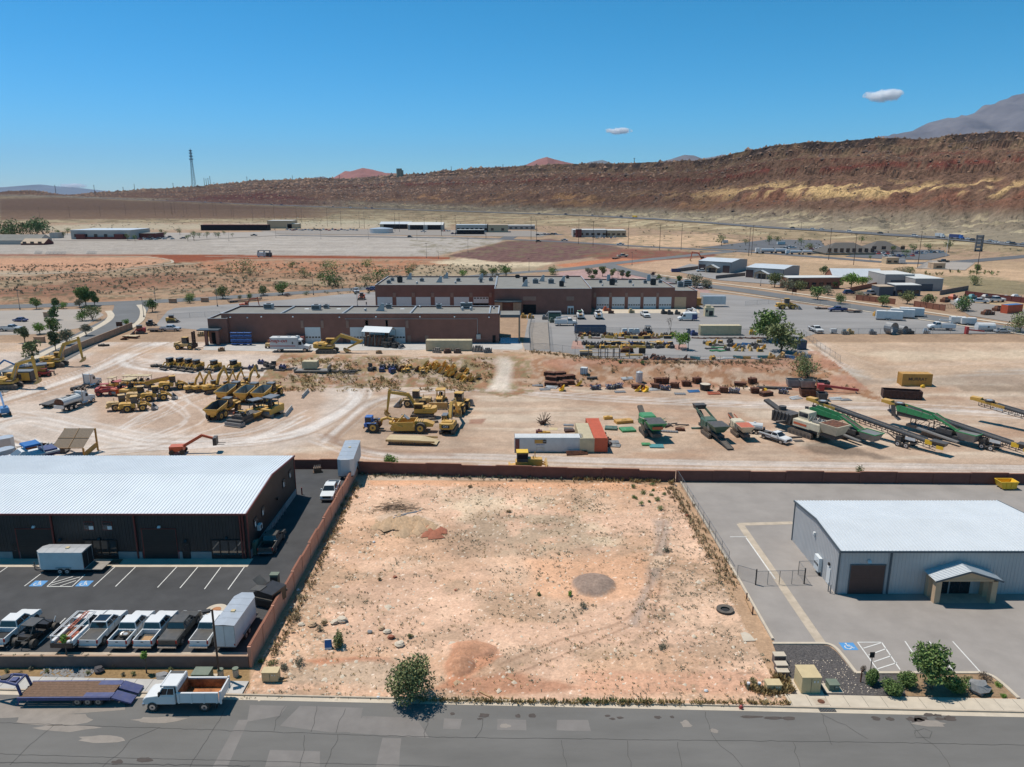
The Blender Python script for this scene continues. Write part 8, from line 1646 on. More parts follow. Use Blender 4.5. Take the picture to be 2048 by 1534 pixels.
for x,y,hgt,lb in((442,1354,.75,'tan meter post beside the brown lamp post'),(472,1352,.75,'green topped meter post at the end of the gravel strip')):m=M(m1);m.cyl((0,0,0),(0,0,hgt),.28,n=12);m.use(p6);m.cyl((0,0,hgt),(0,0,hgt+.12),.3,n=12);one('meter_post',m,lb,'meter post',at(x,y))
def h6(px,py,w_,d_,h_,mat,label,pad=True,rz=0,lid=True):
 m=M(m0)
 if pad:m.box(-w_/2-.35,w_/2+.35,-d_/2-.25,d_/2+.25,0,.1)
 b=M(mat);b.b0(-w_/2,w_/2,-d_/2,d_/2,.1,-w_/2,w_/2,-d_/2+.03,d_/2-.03,h_);b.box(-w_/2-.04,w_/2+.04,-d_/2-.04,d_/2+.04,h_,h_+.07);b.use(k8);b.box(-.01,.01,-d_/2-.01,-d_/2+.02,.2,h_-.1);b.use(x8);b.box(w_*.12,w_*.2,-d_/2-.012,-d_/2+.01,h_*.7,h_*.82);b.box(w_*.3,w_*.36,-d_/2-.012,-d_/2+.01,h_*.7,h_*.82)
 return put([P('housing',b)]+([P('pad',m)]if pad else[]),'utility_cabinet',label,'utility cabinet',at(px,py),rz)
h6(406,1360,1.6,1.2,.95,p6,'green transformer box behind the dump truck');h6(543,1359,1.5,.9,1.0,s3,'cream utility box at the left corner of the vacant lot',False);h6(1545,1379,1.35,.9,.75,s3,'low cream utility box beside the block wall stub',False);h6(1613,1376,1.75,1.9,1.75,s3,'large tan electrical cabinet on a concrete pad');h6(1664,1378,.95,.9,.7,p6,'small dark green transformer right of the tan cabinet')
b4('cabinet_pad',[(1572,1360),(1592,1358),(1640,1384),(1584,1384)],m1,z=.07)
for i,(x,y,h_)in enumerate(((1557,1325,.9),(1561,1341,.75),(1564,1350,.5))):
 m=M(p7);m.box(-.55,.55,-.35,.35,0,h_);m.use(m0);m.box(-.58,.58,-.38,.38,h_,h_+.08);one('block_pier',m,('tallest block pier at the end of the low wall','middle block pier beside the dark gravel','lowest block pier next to the straw weeds')[i],'pier',at(x,y))
for x,y,lb in((1496,1378,'short grey meter post among the weeds'),(1518,1378,'white capped meter post left of the low cream box')):m=M(p6);m.cyl((0,0,0),(0,0,.55),.13,n=10);m.use(i9);m.cyl((0,0,.55),(0,0,.7),.15,n=10);one('meter_post',m,lb,'meter post',at(x,y))
q=at(1721,1365);m=M(k5);m.box(-.05,.05,-.05,.05,0,1.3);one('steel_post',m,'rusty thin post left of the planter shrubs','post',q);q=at(1741,1340);m=M(k8);m.box(-.03,.03,-.03,.03,0,1.9);m.box(-.24,.24,-.05,-.02,1.35,1.95);one('sign_post',m,'small sign on a post seen from behind at the parking bay','sign',q,180)
q=at(1642,1406);m=M(m1);m.box(-.65,.65,-.45,.45,0,.012);m.use(k5);m.cyl((0,0,.012),(0,0,.022),.32,n=18);one(F0,m,'round iron manhole in the right pavement',F0,(q.x,q.y,.15))
q=at(1655,1421);m=M(k8);m.box(-.75,.75,-.22,.22,0,.015);m.use(j9);[m.box(-.7+k*.14,-.66+k*.14,-.2,.2,.015,.03)for k in range(11)];one('drain_grate',m,'storm drain grate in the right gutter','drain grate',(q.x,q.y,.022))
q=at(1482,1418);m=M(l6);m.cyl((0,0,0),(0,0,.25),.12,n=8);m.e5((0,0,.28),.14);m.cyl((-.2,0,.15),(.2,0,.15),.06,n=6);one('hydrant_cap',m,'small red capped valve standing in the gutter','valve',q)
q=at(657,1296);m=M(k0);m.use(C8);m.b5((-.35,-.3,0),(.35,-.3,0),(.35,-.05,1.0),(-.35,-.05,1.0));m.b5((.35,.3,0),(-.35,.3,0),(-.35,-.05,1.0),(.35,-.05,1.0));m.use(i9);m.b5((-.35,-.302,0),(.35,-.302,0),(.35,-.25,.2),(-.35,-.25,.2));m.box(-.36,.36,-.1,0,.98,1.02);one('sandwich_board',m,'small blue and white folding board beside the green shrub','board',q,8)
q=at(1450,1222);m=M(n6);m.cyl((0,0,0),(0,0,.3),.95,n=24,cap=False);[m.add([(r_*math.cos(t),r_*math.sin(t),z)for t in np.linspace(0,6.283,25)[:-1]for r_,z in((.95,.3),(.5,.26))],[(2*i,(2*i+2)%48,(2*i+3)%48,2*i+1)for i in range(24)])];m.use(l4);m.cyl((0,0,.02),(0,0,.1),.5,n=18);one('tyre',m,'large black tyre lying on the right side of the vacant lot','tyre',q)
for x,y,lb in((1493,1200,'rusty post left of the low kerb wall'),(1505,1228,'rusty post at the lower end of the wooden rail')):m=M(k5);m.box(-.06,.06,-.06,.06,0,.9);one('rail_post',m,lb,'post',at(x,y))
a_,b_=at(1488,1197),at(1503,1230);m=M(r5);m.a0((a_.x,a_.y,.35),(b_.x,b_.y,.35),.1,.06);one('timber_rail',m,'thin wooden rail lying along the low kerb wall',B4,(0,0,0))
pl(mk_skip,(2.9,1.8,1.35,l3,None,.5),(2011,976,0),'yellow open skip in front of the right boundary wall',G6,G6,.95)
for x,y,lb in((748,1091-6,'white plastic bag near the terracotta wall'),(596,1181,'white litter at the foot of the terracotta wall'),(757,1396,'white paper bag at the kerb'),(1352,972,'pale blue litter at the fence corner'),(1412,1383,'white scrap near the right weeds')):m=M(i9);m.g6((0,0,.1),.22,int(x),.6);one('litter',m,lb,'litter',at(x,y))
Y_=j0
pl(mk_excavator,('tall',),(112,732,8),'yellow excavator with raised arched boom beside the street wall',l9,l9,1.12)
pl(mk_excavator,('tall',j0),(18,776,6),'yellow excavator at the left edge in front of the generators',l9,l9,1.12)
pl(mk_genset,(),(42,764,4),'nearer yellow and black generator trailer with slate roof',B5,B5,1.1);pl(mk_genset,(),(66,752,30),'farther yellow and black generator trailer',B5,B5,1.1)
pl(mk_boomlift,(),(10,830,130),'blue boom lift low at the left edge','boom_lift','boom lift',.9);pl(mk_boomlift,(),(-6,762,20),'blue boom lift reaching over the street wall','boom_lift','boom lift',1.0)
pl(mk_telehandler,(l6,),(90,752,20),'small red machine with white tanks by the street wall',t6,H0,.8)
m=M(j0);m.box(-1.2,1.2,-.7,.7,.5,1.5);m.use(i8);m.box(-1,1,-.6,.6,.2,.5);m.box(-.3,.3,-.72,.72,.7,1.3);one('compressor',m,'small yellow compressor in front of the tall excavator','compressor',at(99,737),10,bevel=.05)
for x,y,lb in((207,692,'pair of dark tyres lying near the street wall'),(313,733,'bundle of black scrap left of the skid loaders')):m=M(n6);m.cyl((-.7,0,0),(-.7,0,.5),.8,n=14);m.cyl((.8,.2,0),(.8,.2,.45),.75,n=14);m.use(i8);m.g6((.1,-.4,.5),.6,3);one('tyre_heap',m,lb,'tyre heap',at(x,y))
pl(mk_semi,(False,j3),(150,786,200,765),'white semi tractor without trailer in the left yard','semi_tractor','truck',1.0)
pl(mk_tanker,(),(132,821,186,801),'white tanker truck in the left yard','tanker_truck',B6,1.02)
pl(mk_lowboy,(7.0,2.5,i8,i8,False,False,.9,3),(76,822,125,803),'dark low jeep dolly with yellow cross bar behind the tanker','trailer_dolly',l0);
pl(mk_forklift,(),(374,698,-3),'dusty yellow container handler with tall dark mast','container_handler','forklift',1.0)
pl(mk_pickup,(j3,s9,True),(341,662,2),'silver pickup coupled to an equipment trailer near the yard entrance',l8,j7,1.05)
pl(mk_lowboy,(6.0,2.3,i8,n8,False,False,.8,2),(306,663,0),'flat equipment trailer behind the silver pickup',w6,l0);pl(mk_skid,(j1,),(302,657,0),'dark mini loader standing on the flat trailer',t7,E1,.9,dz=.85)
pl(mk_skid,(l6,),(281,667,200),'dark red machine near the yard entrance',t7,E1,1.2);pl(mk_skid,(j0,),(343,645,10),'yellow mini loader behind the silver pickup',t7,E1,1.15)
m=M(l5);m.box(-2.2,2.2,-1,1,.6,.75);m.use(k5);m.box(-2.4,2.4,-.8,.8,.3,.6);one('steel_tray',m,'pale flat tray on the ground near the yard entrance','tray',at(263,676),-10);
m=c4(0,.7,1.8,.9,0,k5);one(q3,m,'brown excavator bucket near the end of the street wall',q3,at(248,679))
for i,(x,y,c,lb)in enumerate(((226,776,l5,'yellow roller with tan canopy at the left end of the row'),(256,772,l5,'yellow roller with tan canopy, second from the left of the row'),(270,772,l5,'yellow roller with tan canopy in the middle of the row'),(283,772,l5,'yellow roller with tan canopy right of the middle'),(296,772,l5,'yellow roller with tan canopy at the right end of the row'))):pl(mk_roller,(Y_,c,True),(x,y,-95),lb,t1,t1,1.0)
pl(mk_roller,(j8,l6,True),(240,788,-110),'orange roller with red canopy',t1,t1,1.2);pl(mk_telehandler,(l6,),(212,790,15),'red loader with raised arm left of the orange roller',t6,H0,1.1)
pl(mk_roller,(Y_,l5,False),(262,792,-100),'large yellow compactor with wide dusty canopy',t1,t1,1.55)
m=M(j0);m.a0((-3,0,1.5),(3.4,0,2.5),1.3,.8);m.use(i8);[m.a0((x,q,0),(x,q,1.6),.15)for x in(-2,1.6)for q in(-.5,.5)];m.use(k5);m.a0((-2.9,0,1.93),(3.3,0,2.93),1.1,.06);one('belt_loader',m,'yellow box conveyor behind the loaders',D2,at(320,776),18)
for x,y,hd,c,lb in((272,821,22,Y_,'yellow wheel loader closest to the camera in the left group'),(247,818,30,k2,'dusty yellow wheel loader left of the closest loader'),(285,800,20,k2,'dusty yellow wheel loader behind the closest loader'),(314,800,22,Y_,'yellow wheel loader with grey bucket in the middle of the group'),(348,778,20,Y_,'yellow wheel loader next to the mini excavators')):pl(mk_loader,(c,),(x,y,hd),lb,t3,t4,1.0)
for i,(x,y,s_,ps,lb)in enumerate(((385,782,.62,D0,'yellow mini excavator at the left end of the row'),(403,782,.64,D0,'yellow mini excavator with green tinted cab, second in the row'),(428,784,.85,D0,'largest yellow mini excavator in the row'),(451,780,.62,D0,'yellow mini excavator right of the largest one'),(468,776,.62,D0,'yellow mini excavator half hidden by the dump bodies'),(493,775,.72,D0,'yellow mini excavator at the right end of the row'))):pl(mk_excavator,(ps,Y_,None,False,True),(x,y,40),lb,'mini_excavator',l9,s_)
for x,y,lb in((342,735,'yellow skid loader at the left end of the row'),(362,735,'yellow skid loader, second from the left'),(379,737,'yellow skid loader, third from the left'),(395,739,'yellow skid loader, fourth from the left'),(430,740,'yellow skid loader standing alone in the middle'),(469,740,'yellow skid loader at the right end of the row')):pl(mk_skid,(Y_,),(x,y,-118),lb,t7,E1,1.18)
for a,lb,d in(((445,806,492,782),'articulated dump truck at the left of the rear three',0),((484,808,527,785),'articulated dump truck in the middle of the rear three',0),((518,808,560,785),'articulated dump truck at the right of the rear three',0),((424,843,478,815),'yellow articulated dump truck nearest the camera',1)):pl(mk_adt,(bool(d),),a,lb,'articulated_dump_truck','dump truck',1.0)
pl(mk_paver,(),(468,853,510,836),'black and yellow asphalt paver beside the nearest dump truck','paver','paver',1.1);pl(mk_roller,(Y_,m6,True),(515,830,50),'small yellow roller behind the paver',t1,t1,1.35);pl(mk_roller,(Y_,m6,True),(546,830,70),'double drum roller with slate canopy right of the paver',t1,t1,1.6)
pl(mk_barrier,(),(602,800,619,781),'concrete barrier farther from the camera','concrete_barrier',G9,1.0);pl(mk_barrier,(),(569,836,586,815),'concrete barrier nearest the double drum roller','concrete_barrier',G9,1.0)
p=at(578,704);v=put(d4(mk_step_van),'box_truck','white tool sales box truck with red lettering by the brick workshop','box truck',(p.x+.8,p.y+1.1,3),0,s=1.12)
c9(v,x7,'Snap-on',1.25,l6,-3.3,-1.29,2.85,shear=.25,sx=1.15)
pl(mk_excavator,(o3,),(655,705,-1),'large yellow excavator reaching flat along the ground beside the box truck',l9,l9,1.22)
for x,lb in((470,'left stack of blue scissor lifts by the brick wall'),(483,'middle stack of blue scissor lifts by the brick wall'),(497,'right stack of blue scissor lifts by the brick wall')):pl(mk_scissor,(v1,3),(x,690,0),lb,'scissor_lift','scissor lift',1.05)
p=at(765,694);m=M(E6);m.use(o5);[m.b5(*[(-5,y0,z0),(3.5,y0,z0),(3.5,y1,z1),(-5,y1,z1)][::d])for y0,z0,y1,z1,d in((-2.6,4.2,0,5.4,1),(2.6,4.2,0,5.4,-1))];m.use(q9);[m.cyl((x,y,0),(x,y,4.2),.08,n=6)for x in(-4.8,-1,3.3)for y in(-2.5,2.5)];k_=M(i8);k_.box(-4.5,3.0,-2.2,2.2,0,2.6);k_.use(k5);[k_.a0((-4+i*1.1,-2.3,.2),(-3.5+i*1.1,-2.2,3.2),.25)for i in range(6)]
put([P(u3,m),P('stored_parts',k_)],'tractor_shed','small open shed with pale gabled roof in front of the bay doors','shed',(p.x-.6,p.y+2.6,3),-14)
pl(mk_loader,(i8,),(783,695,-20),'dark machine parked at the end of the small open shed',t3,t4,.9)
p=at(898,702);put(mk_container(12.6,2.44,2.9,p8),l2,'long cream container in front of the near brick workshop',q6,(p.x,p.y+1.3,3),0)
p=at(558,688);m=M(l6);m.use(pm('faded_red',A(190,110,98),.7,var=.1));m.box(-2.6,2.6,-1,1,.6,2.2);m.b5((-2.7,-1.1,2.2),(2.7,-1.1,2.2),(2.7,1.1,2.7),(-2.7,1.1,2.7));m.use(i8);m.box(-2.6,2.6,-.9,.9,.2,.6);one('tool_crib',m,'faded red lidded box behind the box truck',o6,(at(587,690).x,p.y+1,3),0)
pl(mk_telehandler,(k2,),(540,695,90),'dusty machine behind the tail of the box truck',t6,H0,.9)
for x,y,s_,lb,mt in((874,705,1.0,'grey crate at the left front of the cream container',j9),(895,706,.9,'rust coloured crate in front of the cream container',k5),(915,706,.9,'dark rack in front of the cream container',i8),(955,703,1.3,'heap of pale scrap right of the cream container',j9),(975,705,1.0,'grey scrap near the fence corner',k3),(758,707,.7,'small tan crate beside the open shed',r5),(443,702,.8,'tan crate on the concrete apron',r5),(420,672,1.3,'yellow attachment beside the entry canopy',j0),(403,672,1.0,'tan bin left of the entry canopy',l5),(960,700,.8,'white scrap piece at the right end of the cream container',j5)):
 m=M(mt);m.box(-1.1,1.1,-.6,.6,0,.9);m.use(i8 if mt!=i8 else k5);[m.a0((-1+k*.6,-.65,.2),(-.7+k*.6,-.6,1.4),.15)for k in range(4)];m.use(mt);m.box(-.5,.7,-.4,.5,.9,1.3);one('scrap_crate',m,lb,H6,at(x,y),(x*13)%40-20).scale=(s_,)*3
pl(mk_excavator,('down',),(845,834,178),'yellow excavator swung to the left with its bucket on the ground',l9,l9,1.02)
ex=pl(mk_excavator,(H3,),(898,862,83),'yellow excavator seen from behind with maker letters on its counterweight',l9,l9,1.05)
m=M(j4);m.box(-.75,.75,-.01,.01,-.28,.28);o=link('badge',m,ex);o.location=(-3.02,0,1.75);o.rotation_euler=(0,0,R(-90));c9(ex,x7,'CAT',.52,i9,-3.04,0,1.75,rz=R(-90))
pl(mk_dozer,(True,),(881,810,-92),'yellow bulldozer with canopy and blade facing the camera',B7,B7,1.12);pl(mk_loader,(Y_,),(919,822,78),'yellow wheel loader seen from its black rear grille',t3,t4,1.3);pl(mk_loader,(k2,),(832,812,176),'dusty yellow loader behind the excavator swung left',t3,t4,1.1)
p=at(786,866);put(d4(mk_scraper),'scraper','blue fronted yellow motor scraper in the middle of the yard','scraper',(p.x,p.y+1.5,hz(p.x,p.y+1.5)),177,s=1.05)
pl(mk_flat_trailer,(),(824,886,-6),'low tan flat trailer in front of the scraper',w6,l0,1.15)
for x,y,lb in((853,840,'spare crawler track lying behind the scraper, farther one'),(857,846,'spare crawler track lying behind the scraper, nearer one')):m=M(C4);m.box(-2.0,2.0,-.3,.3,0,.35);[m.box(-2.0+k*.25,-1.9+k*.25,-.32,.32,.35,.4)for k in range(16)];one('crawler_track',m,lb,'track',at(x,y),20,bevel=.04)
pl(mk_dozer,(False,),(1053,940,2),'yellow bulldozer with cab just behind the brown wall',B7,B7,1.1)
m=M(i9);m.box(-1.2,1.2,-.35,.35,0,.12);[m.box(-1.2,1.2,q*.35-.04,q*.35+.04,.12,.5)for q in(-1,1)];one('trough',m,'white metal trough behind the brown wall','trough',at(970,937),-4)
p=at(1098,905);c1=put(mk_container(12.3,2.44,2.75,j5,j5,s8),l2,'long white container with a yellow and black sign',q6,(p.x,p.y+1.25,0),0)
m=M(s8);m.box(-6.1,-5.3,-1.275,-1.262,.2,2.55);link('brown_panel',m,c1)
m=M(j0);m.use(n7);m.box(-2.6,-1.12,-1.30,-1.27,1.72,2.42);m.use(j4);m.box(-1.12,-.5,-1.30,-1.27,1.72,2.42);link('sign_panel',m,c1);c9(c1,x7,'CAT',.25,i9,-.81,-1.31,2.07);c9(c1,x7,'Rental  Store',.27,C8,-1.55,-1.29,1.5)
p=at(1173,906);put(mk_container(9.2,2.44,2.75,p8,p8),l2,'cream container between the white and the orange one',q6,(p.x,p.y+4.6,0),91);p=at(1199,905.5);put(mk_container(12.3,2.44,2.75,v2,v2),l2,'bright orange container at the right of the three',q6,(p.x,p.y+6.15,0),91)
m=M(m5);[m.a0((x,0,0),(x,0,.9),.07)for x in(-.65,.65)];m.a0((-.65,0,.9),(.65,0,.9),.07);one('pipe_rack',m,'pale pipe frame in front of the white container',C1,at(1080,905))
m=M(n9);rn=random.Random(9)
for i in range(26):a=rn.uniform(0,6.28);m.a0((rn.gauss(0,.5),rn.gauss(0,.5),.3),(1.2*math.cos(a)+rn.gauss(0,.4),1.2*math.sin(a),rn.uniform(.6,2.4)),.08)
m.g6((0,0,.4),.8,4);one(E2,m,'tangle of bent rods and scrap behind the white container',A3,at(1086,849))
for x,y,w_,d_,h_,mt,lb in((1107,858,.8,.8,.05,s3,'square yellow board on the dirt'),(1137,851,1.0,.5,.2,k3,'grey plate left of the cream container'),(1137,858,.9,.5,.2,i8,'dark plate left of the cream container'),(1139,863,1.0,.6,.35,n9,'stack of rusty plates left of the cream container'),(1078,868,.6,.4,.8,s8,'dark red drum behind the white container'),(1088,868,1.2,.4,.5,j0,'yellow beam behind the white container'),(1216,838,.9,.5,.6,j0,'small yellow scrap part beyond the orange container'),(1247,845,1.8,.9,.6,n7,'tan open crate left of the green crusher'),(1222,858,1.2,1.0,.4,o2,'dark green cap right of the orange container'),(1228,886,.9,.8,.3,k3,'grey dish right of the orange container'),(1230,892,1.0,.9,.2,j9,'pale dish near the shadow of the orange container'),(1360,861,.9,.5,.5,k5,'tan block right of the green crusher'),(1255,886-25,1.4,1.2,.4,m3,'green lid left of the green crusher'),(1313,893,1.3,.9,.2,z8,'teal plate in front of the green crusher'),(1292,890,.8,.6,.3,m3,'small green cover in front of the green crusher'),(1399,858,1.6,.3,.3,o2,'green beam left of the dark green screen'),(1585,876,1.9,.25,.25,i8,'dark beam right of the old pickup'),(1597,882,.9,.6,.1,i8,'dark mat right of the old pickup')):
 m=M(mt);m.box(-w_,w_,-d_,d_,0,h_);m.b0(-w_*.5,w_*.4,-d_*.6,d_*.5,h_,-w_*.3,w_*.2,-d_*.4,d_*.3,h_*1.3);one(C6,m,lb,A3,at(x,y),(x*7)%30-15,bevel=.03)
m=M(k5);[m.a0((-2,-.4+k*.3,.12+.1*k),(1.8,-.2+k*.2,.12+.1*k),.2)for k in range(4)];one('steel_beams',m,'rusty beams lying in front of the cream container','beams',at(1155,909),4);m=M(n9);[m.g6((rn.gauss(0,.5),k*.75,.3),.55,k)for k in range(12)];one(E2,m,'line of dark scrap along the orange container',A3,at(1219,893),4)
m=M(i8);[m.a0((rn.gauss(0,1.5),rn.gauss(0,.8),.1),(rn.gauss(0,1.8),rn.gauss(0,.8),.5),.2)for k in range(14)];one(E2,m,'dark chain and roller parts right of the green crusher',A3,at(1332,852));m=M(k3);m.box(-2,2,-.4,.4,0,.2);[m.box(-1.9+k*.5,-1.6+k*.5,-.42,.42,.2,.3)for k in range(8)];one('belt_section',m,'flat belt section with holes right of the green crusher','belt',at(1335,864),-12)
pl(mk_crusher,(k7,),(1298,868,-84),'green rock crusher with opened side panels',B8,H1,1.05)
pl(mk_crusher,(G8,),(1404,858,1440,885),'dark green screener with a tail conveyor on the ground','screener','screener',.92);pl(mk_crusher,(F7,),(1466,860,1490,880),'small cream crusher with orange belt guards',B8,H1,.80)
pl(mk_water_trailer,(),(1508,866,-20),'white tank trailer behind the old pickup','tank_trailer',l0,1.0);pl(mk_flatbed_pickup,(),(1534,876,1566,886),'old white flatbed pickup facing the camera',A7,j7,1.02)
pl(mk_big_crusher,(),(1556,852,1668,888),'large cream rock crusher with a ladder and long dark conveyor',B8,H1,1.05)
pl(mk_screen,(m3,),(1618,852,1756,894),'green screening plant left of the first long conveyor','screening_plant','screening plant',.98);pl(mk_screen,(m3,),(1790,852,1955,896),'green screening plant between the two long conveyors','screening_plant','screening plant',1.05)
pl(mk_conveyor,(26.0,),(1632,846,1866,906),'long black stacking conveyor with yellow head beside the first green plant',u4,D2);pl(mk_conveyor,(26.0,),(1782,850,2040,912),'long black stacking conveyor with yellow head beside the second green plant',u4,D2);pl(mk_conveyor,(26.0,),(1968,846,2230,900),'black stacking conveyor with yellow head at the right edge',u4,D2)
p=at(1833,772);c2=put(mk_container(6.8,2.5,3.0,n7,n7),l2,'mustard yellow open topped container on the right slope',q6,(p.x,p.y+1.2,p.z-.1),-3);c9(c2,x7,'MURRAY',1.0,j4,.1,-1.31,1.75,sx=1.1)
m=M(l3);m.g6((0,0,.4),.5,4);m.box(-.4,.4,-.3,.3,0,.5);one(C6,m,'small yellow part in front of the mustard container',A3,at(1845,775))
p=at(1806,798);put(mk_skip(8.0,2.4,1.9,n9,k5),G6,'long dark rusty roll off skip below the mustard container',G6,(p.x,p.y+.9,p.z),-14)
m=M(l6);m.a0((-4.4,0,1.6),(4.4,0,.8),.35,.55);m.box(-4.6,-3.2,-.8,.8,.0,1.9);m.use(i8);m.a0((4.0,-.7,.2),(4.0,.7,.2),.2);one('crane_boom',m,'long red boom lying at the foot of the bank','boom',at(1676,785),-12)
for x,y,L,mt,lb in((1588,772,3.6,k3,'grey green metal bin with rounded front on the bank'),(1613,774,3.4,j9,'pale open bin beside the grey green bin'),(1617,792,4.0,k5,'rusty ribbed bin at the foot of the bank'),(1645,776,2.6,j1,'dark truck bed lying beside the red boom'),(1643,800,2.0,i8,'small dark bin right of the rusty ribbed bin')):pl(mk_skip,(L,2.2,1.7,mt,None,.3),(x,y,-6),lb,I1,I1,1.0)
J=[(o7,1103,760,'stack of rusty plates at the left end of the junk row'),(o7,1101,771,'lower stack of rusty plates nearest the ramp'),(o7,1122,759,'stack of rusty plates second in the junk row'),(o7,1123,772,'brown stack of plates second in the front line'),(o7,1137,768,'stack of brown plates third in the junk row'),(o7,1100,751,'rearmost stack of rusty plates on the bank'),(o7,1120,751,'rear stack of dark plates on the bank'),(o7,1138,757,'small rear stack of brown plates'),(A4,1156,771,'bright yellow bucket with a dark centre in the junk row'),(w3,1168,748,'white tote tank on the bank'),(G5,1278,764,'upright grey cylinder tank at the bank'),(H7,1184,758,'black machine part beside the yellow bucket'),(o7,1276,776,'rusty ribbed platform near the grey cylinder'),(k5,1317,766,'dark rusty hopper behind the junk row'),(k5,1329,766,'tall rusty box in the junk row'),(k5,1312,778,'rusty cone shaped scrap'),(w2,1222,778,'dark engine scrap in the junk row'),(w2,1190,779,'black box scrap at the front of the junk row'),(w2,1235,776,'blue grey engine scrap in the junk row'),(A4,1274,782,'small yellow bucket left of its twin'),(A4,1288,783,'small yellow bucket right of its twin'),(I2,1410,780,'large black tub with pale contents'),('blue',1387,784,'bundle of bright blue panels'),('orange',1428,788,'bundle of orange beams'),(H7,1548,778,'long black steel pipe at the foot of the bank'),(k5,1448,785,'brown scrap heap right of the orange beams'),(w2,1468,786,'grey engine parts right of the orange beams'),(A5,1308,780,'white panel lying in the junk row'),(E3,1360,788,'grey flat mat in the junk row'),(A5,1591,797,'white bent frame in front of the rusty bin'),(o7,1532,791,'low rusty tray at the front of the junk row'),(A4,1525,788,'yellow scrap piece on the rusty tray'),(w2,1565,787,'dark roller scrap in front of the black pipe'),(k5,1510,786,'brown drum at the left end of the black pipe'),(k5,1372,772,'rusty beams piled behind the junk row'),(k5,1350,776,'dark rusty gear scrap in the junk row'),(E3,1090,779,'grey mat on the dirt at the left of the junk row'),(E3,1075,771,'dark tarpaulin near the ramp'),(A4,1122,781,'yellow bent arm at the front of the junk row'),(A5,1103,776,'pale bent plate at the front of the junk row'),(k5,1394,765,'brown scrap behind the blue panels'),(w2,1330,780,'blackened parts heap in the junk row'),(E3,1690,800,'pale grid mat at the right of the junk row'),(A5,1672,799,'white panel beside the pale grid mat'),(o7,1480,772,'thin line of grey rails on the bank'),(k5,1505,766,'small wooden crate on the bank'),(E3,1240,784,'grey rack at the front of the junk row'),(A5,1255,758,'thin white pole leaning on the bank')]
def mk_junk(k,sd=0):
 r_=random.Random(sd);m=M(k5)
 if k==o7:
  for i in range(7):m.use((k5,n9)[i%2]);m.box(-1.4+r_.uniform(-.1,.1),1.4,-.8,.8+r_.uniform(-.1,.1),i*.14,i*.14+.1)
 elif k==A4:m=c4(0,.7,1.7,.8,.4,l3);m.use(s8);m.a0((0,0,.5),(0,0,1.5),.25)
 elif k==w3:m=M(j5);m.box(-.8,.8,-.7,.7,.2,1.7);m.use(k3);m.box(-.85,.85,-.75,.75,0,.2);[m.a0((x,-.72,.2),(x,-.72,1.7),.05)for x in(-.8,-.3,.3,.8)]
 elif k==G5:m=M(j9);m.use(s7);m.use(j3);m.cyl((0,0,0),(0,0,2.5),.85,n=16);m.cyl((0,0,2.5),(0,0,2.8),.85,.2,16);m.cyl((-.6,0,2.5),(-.6,0,3.3),.05,n=5)
 elif k==H7:m=M(i8);m.cyl((-4 if sd>1400 else-1.3,0,.3),(4 if sd>1400 else 1.3,0,.35),.32,n=10);m.box(-.6,.2,-.5,.5,0,.5)
 elif k==k5:m=M(k5);m.b0(-.9,.9,-.6,.6,0,-1.1,.8,-.7,.6,1.3);m.use(n9);[m.a0((r_.uniform(-1.5,1.5),r_.uniform(-.8,.8),.1),(r_.uniform(-1.5,1.5),r_.uniform(-.8,.8),r_.uniform(.3,1.6)),.16)for i in range(9)]
 elif k==w2:m=M(i8);m.box(-.9,.9,-.5,.5,.1,.9);m.use(k3);[m.cyl((r_.uniform(-1.2,1.2),-.5,.6),(r_.uniform(-1.2,1.2),.6,.7),.28,n=8)for i in range(4)];m.use(k0);[m.a0((r_.uniform(-1.5,1.5),r_.uniform(-.7,.7),.1),(r_.uniform(-1.5,1.5),r_.uniform(-.7,.7),1.2),.14)for i in range(8)]
 elif k==I2:m=M(j4);m.cyl((0,0,0),(0,0,1.5),1.1,1.35,18);m.use(o0);m.cyl((0,0,1.5),(0,0,1.56),1.2,1.0,16)
 elif k in('blue','orange',A5):m=M({'blue':p5,'orange':j8,A5:j5}[k]);[m.a0((-1.5+r_.uniform(-.2,.2),-.6+i*.28,.1+.06*i),(1.4,-.5+i*.28+r_.uniform(-.3,.3),.12+.06*i),.24,.1)for i in range(5)]
 elif k==E3:m=M(k3);m.box(-1.3,1.3,-.8,.8,.02,.12);[m.box(-1.2+i*.5,-1.0+i*.5,-.82,.82,.12,.18)for i in range(5)]
 return m.mesh(A3)
for k,x,y,lb in J:put(mk_junk(k,x),{o7:'plate_stack',A4:q3,w3:'tote_tank',G5:'cylinder_tank',H7:'steel_pipe',I2:I2,E3:E3}.get(k,C6),lb,{o7:o7,A4:q3,w3:w3,G5:w3,H7:'pipe',I2:I2,E3:E3}.get(k,A3),at(x,y),(x*17)%50-25)
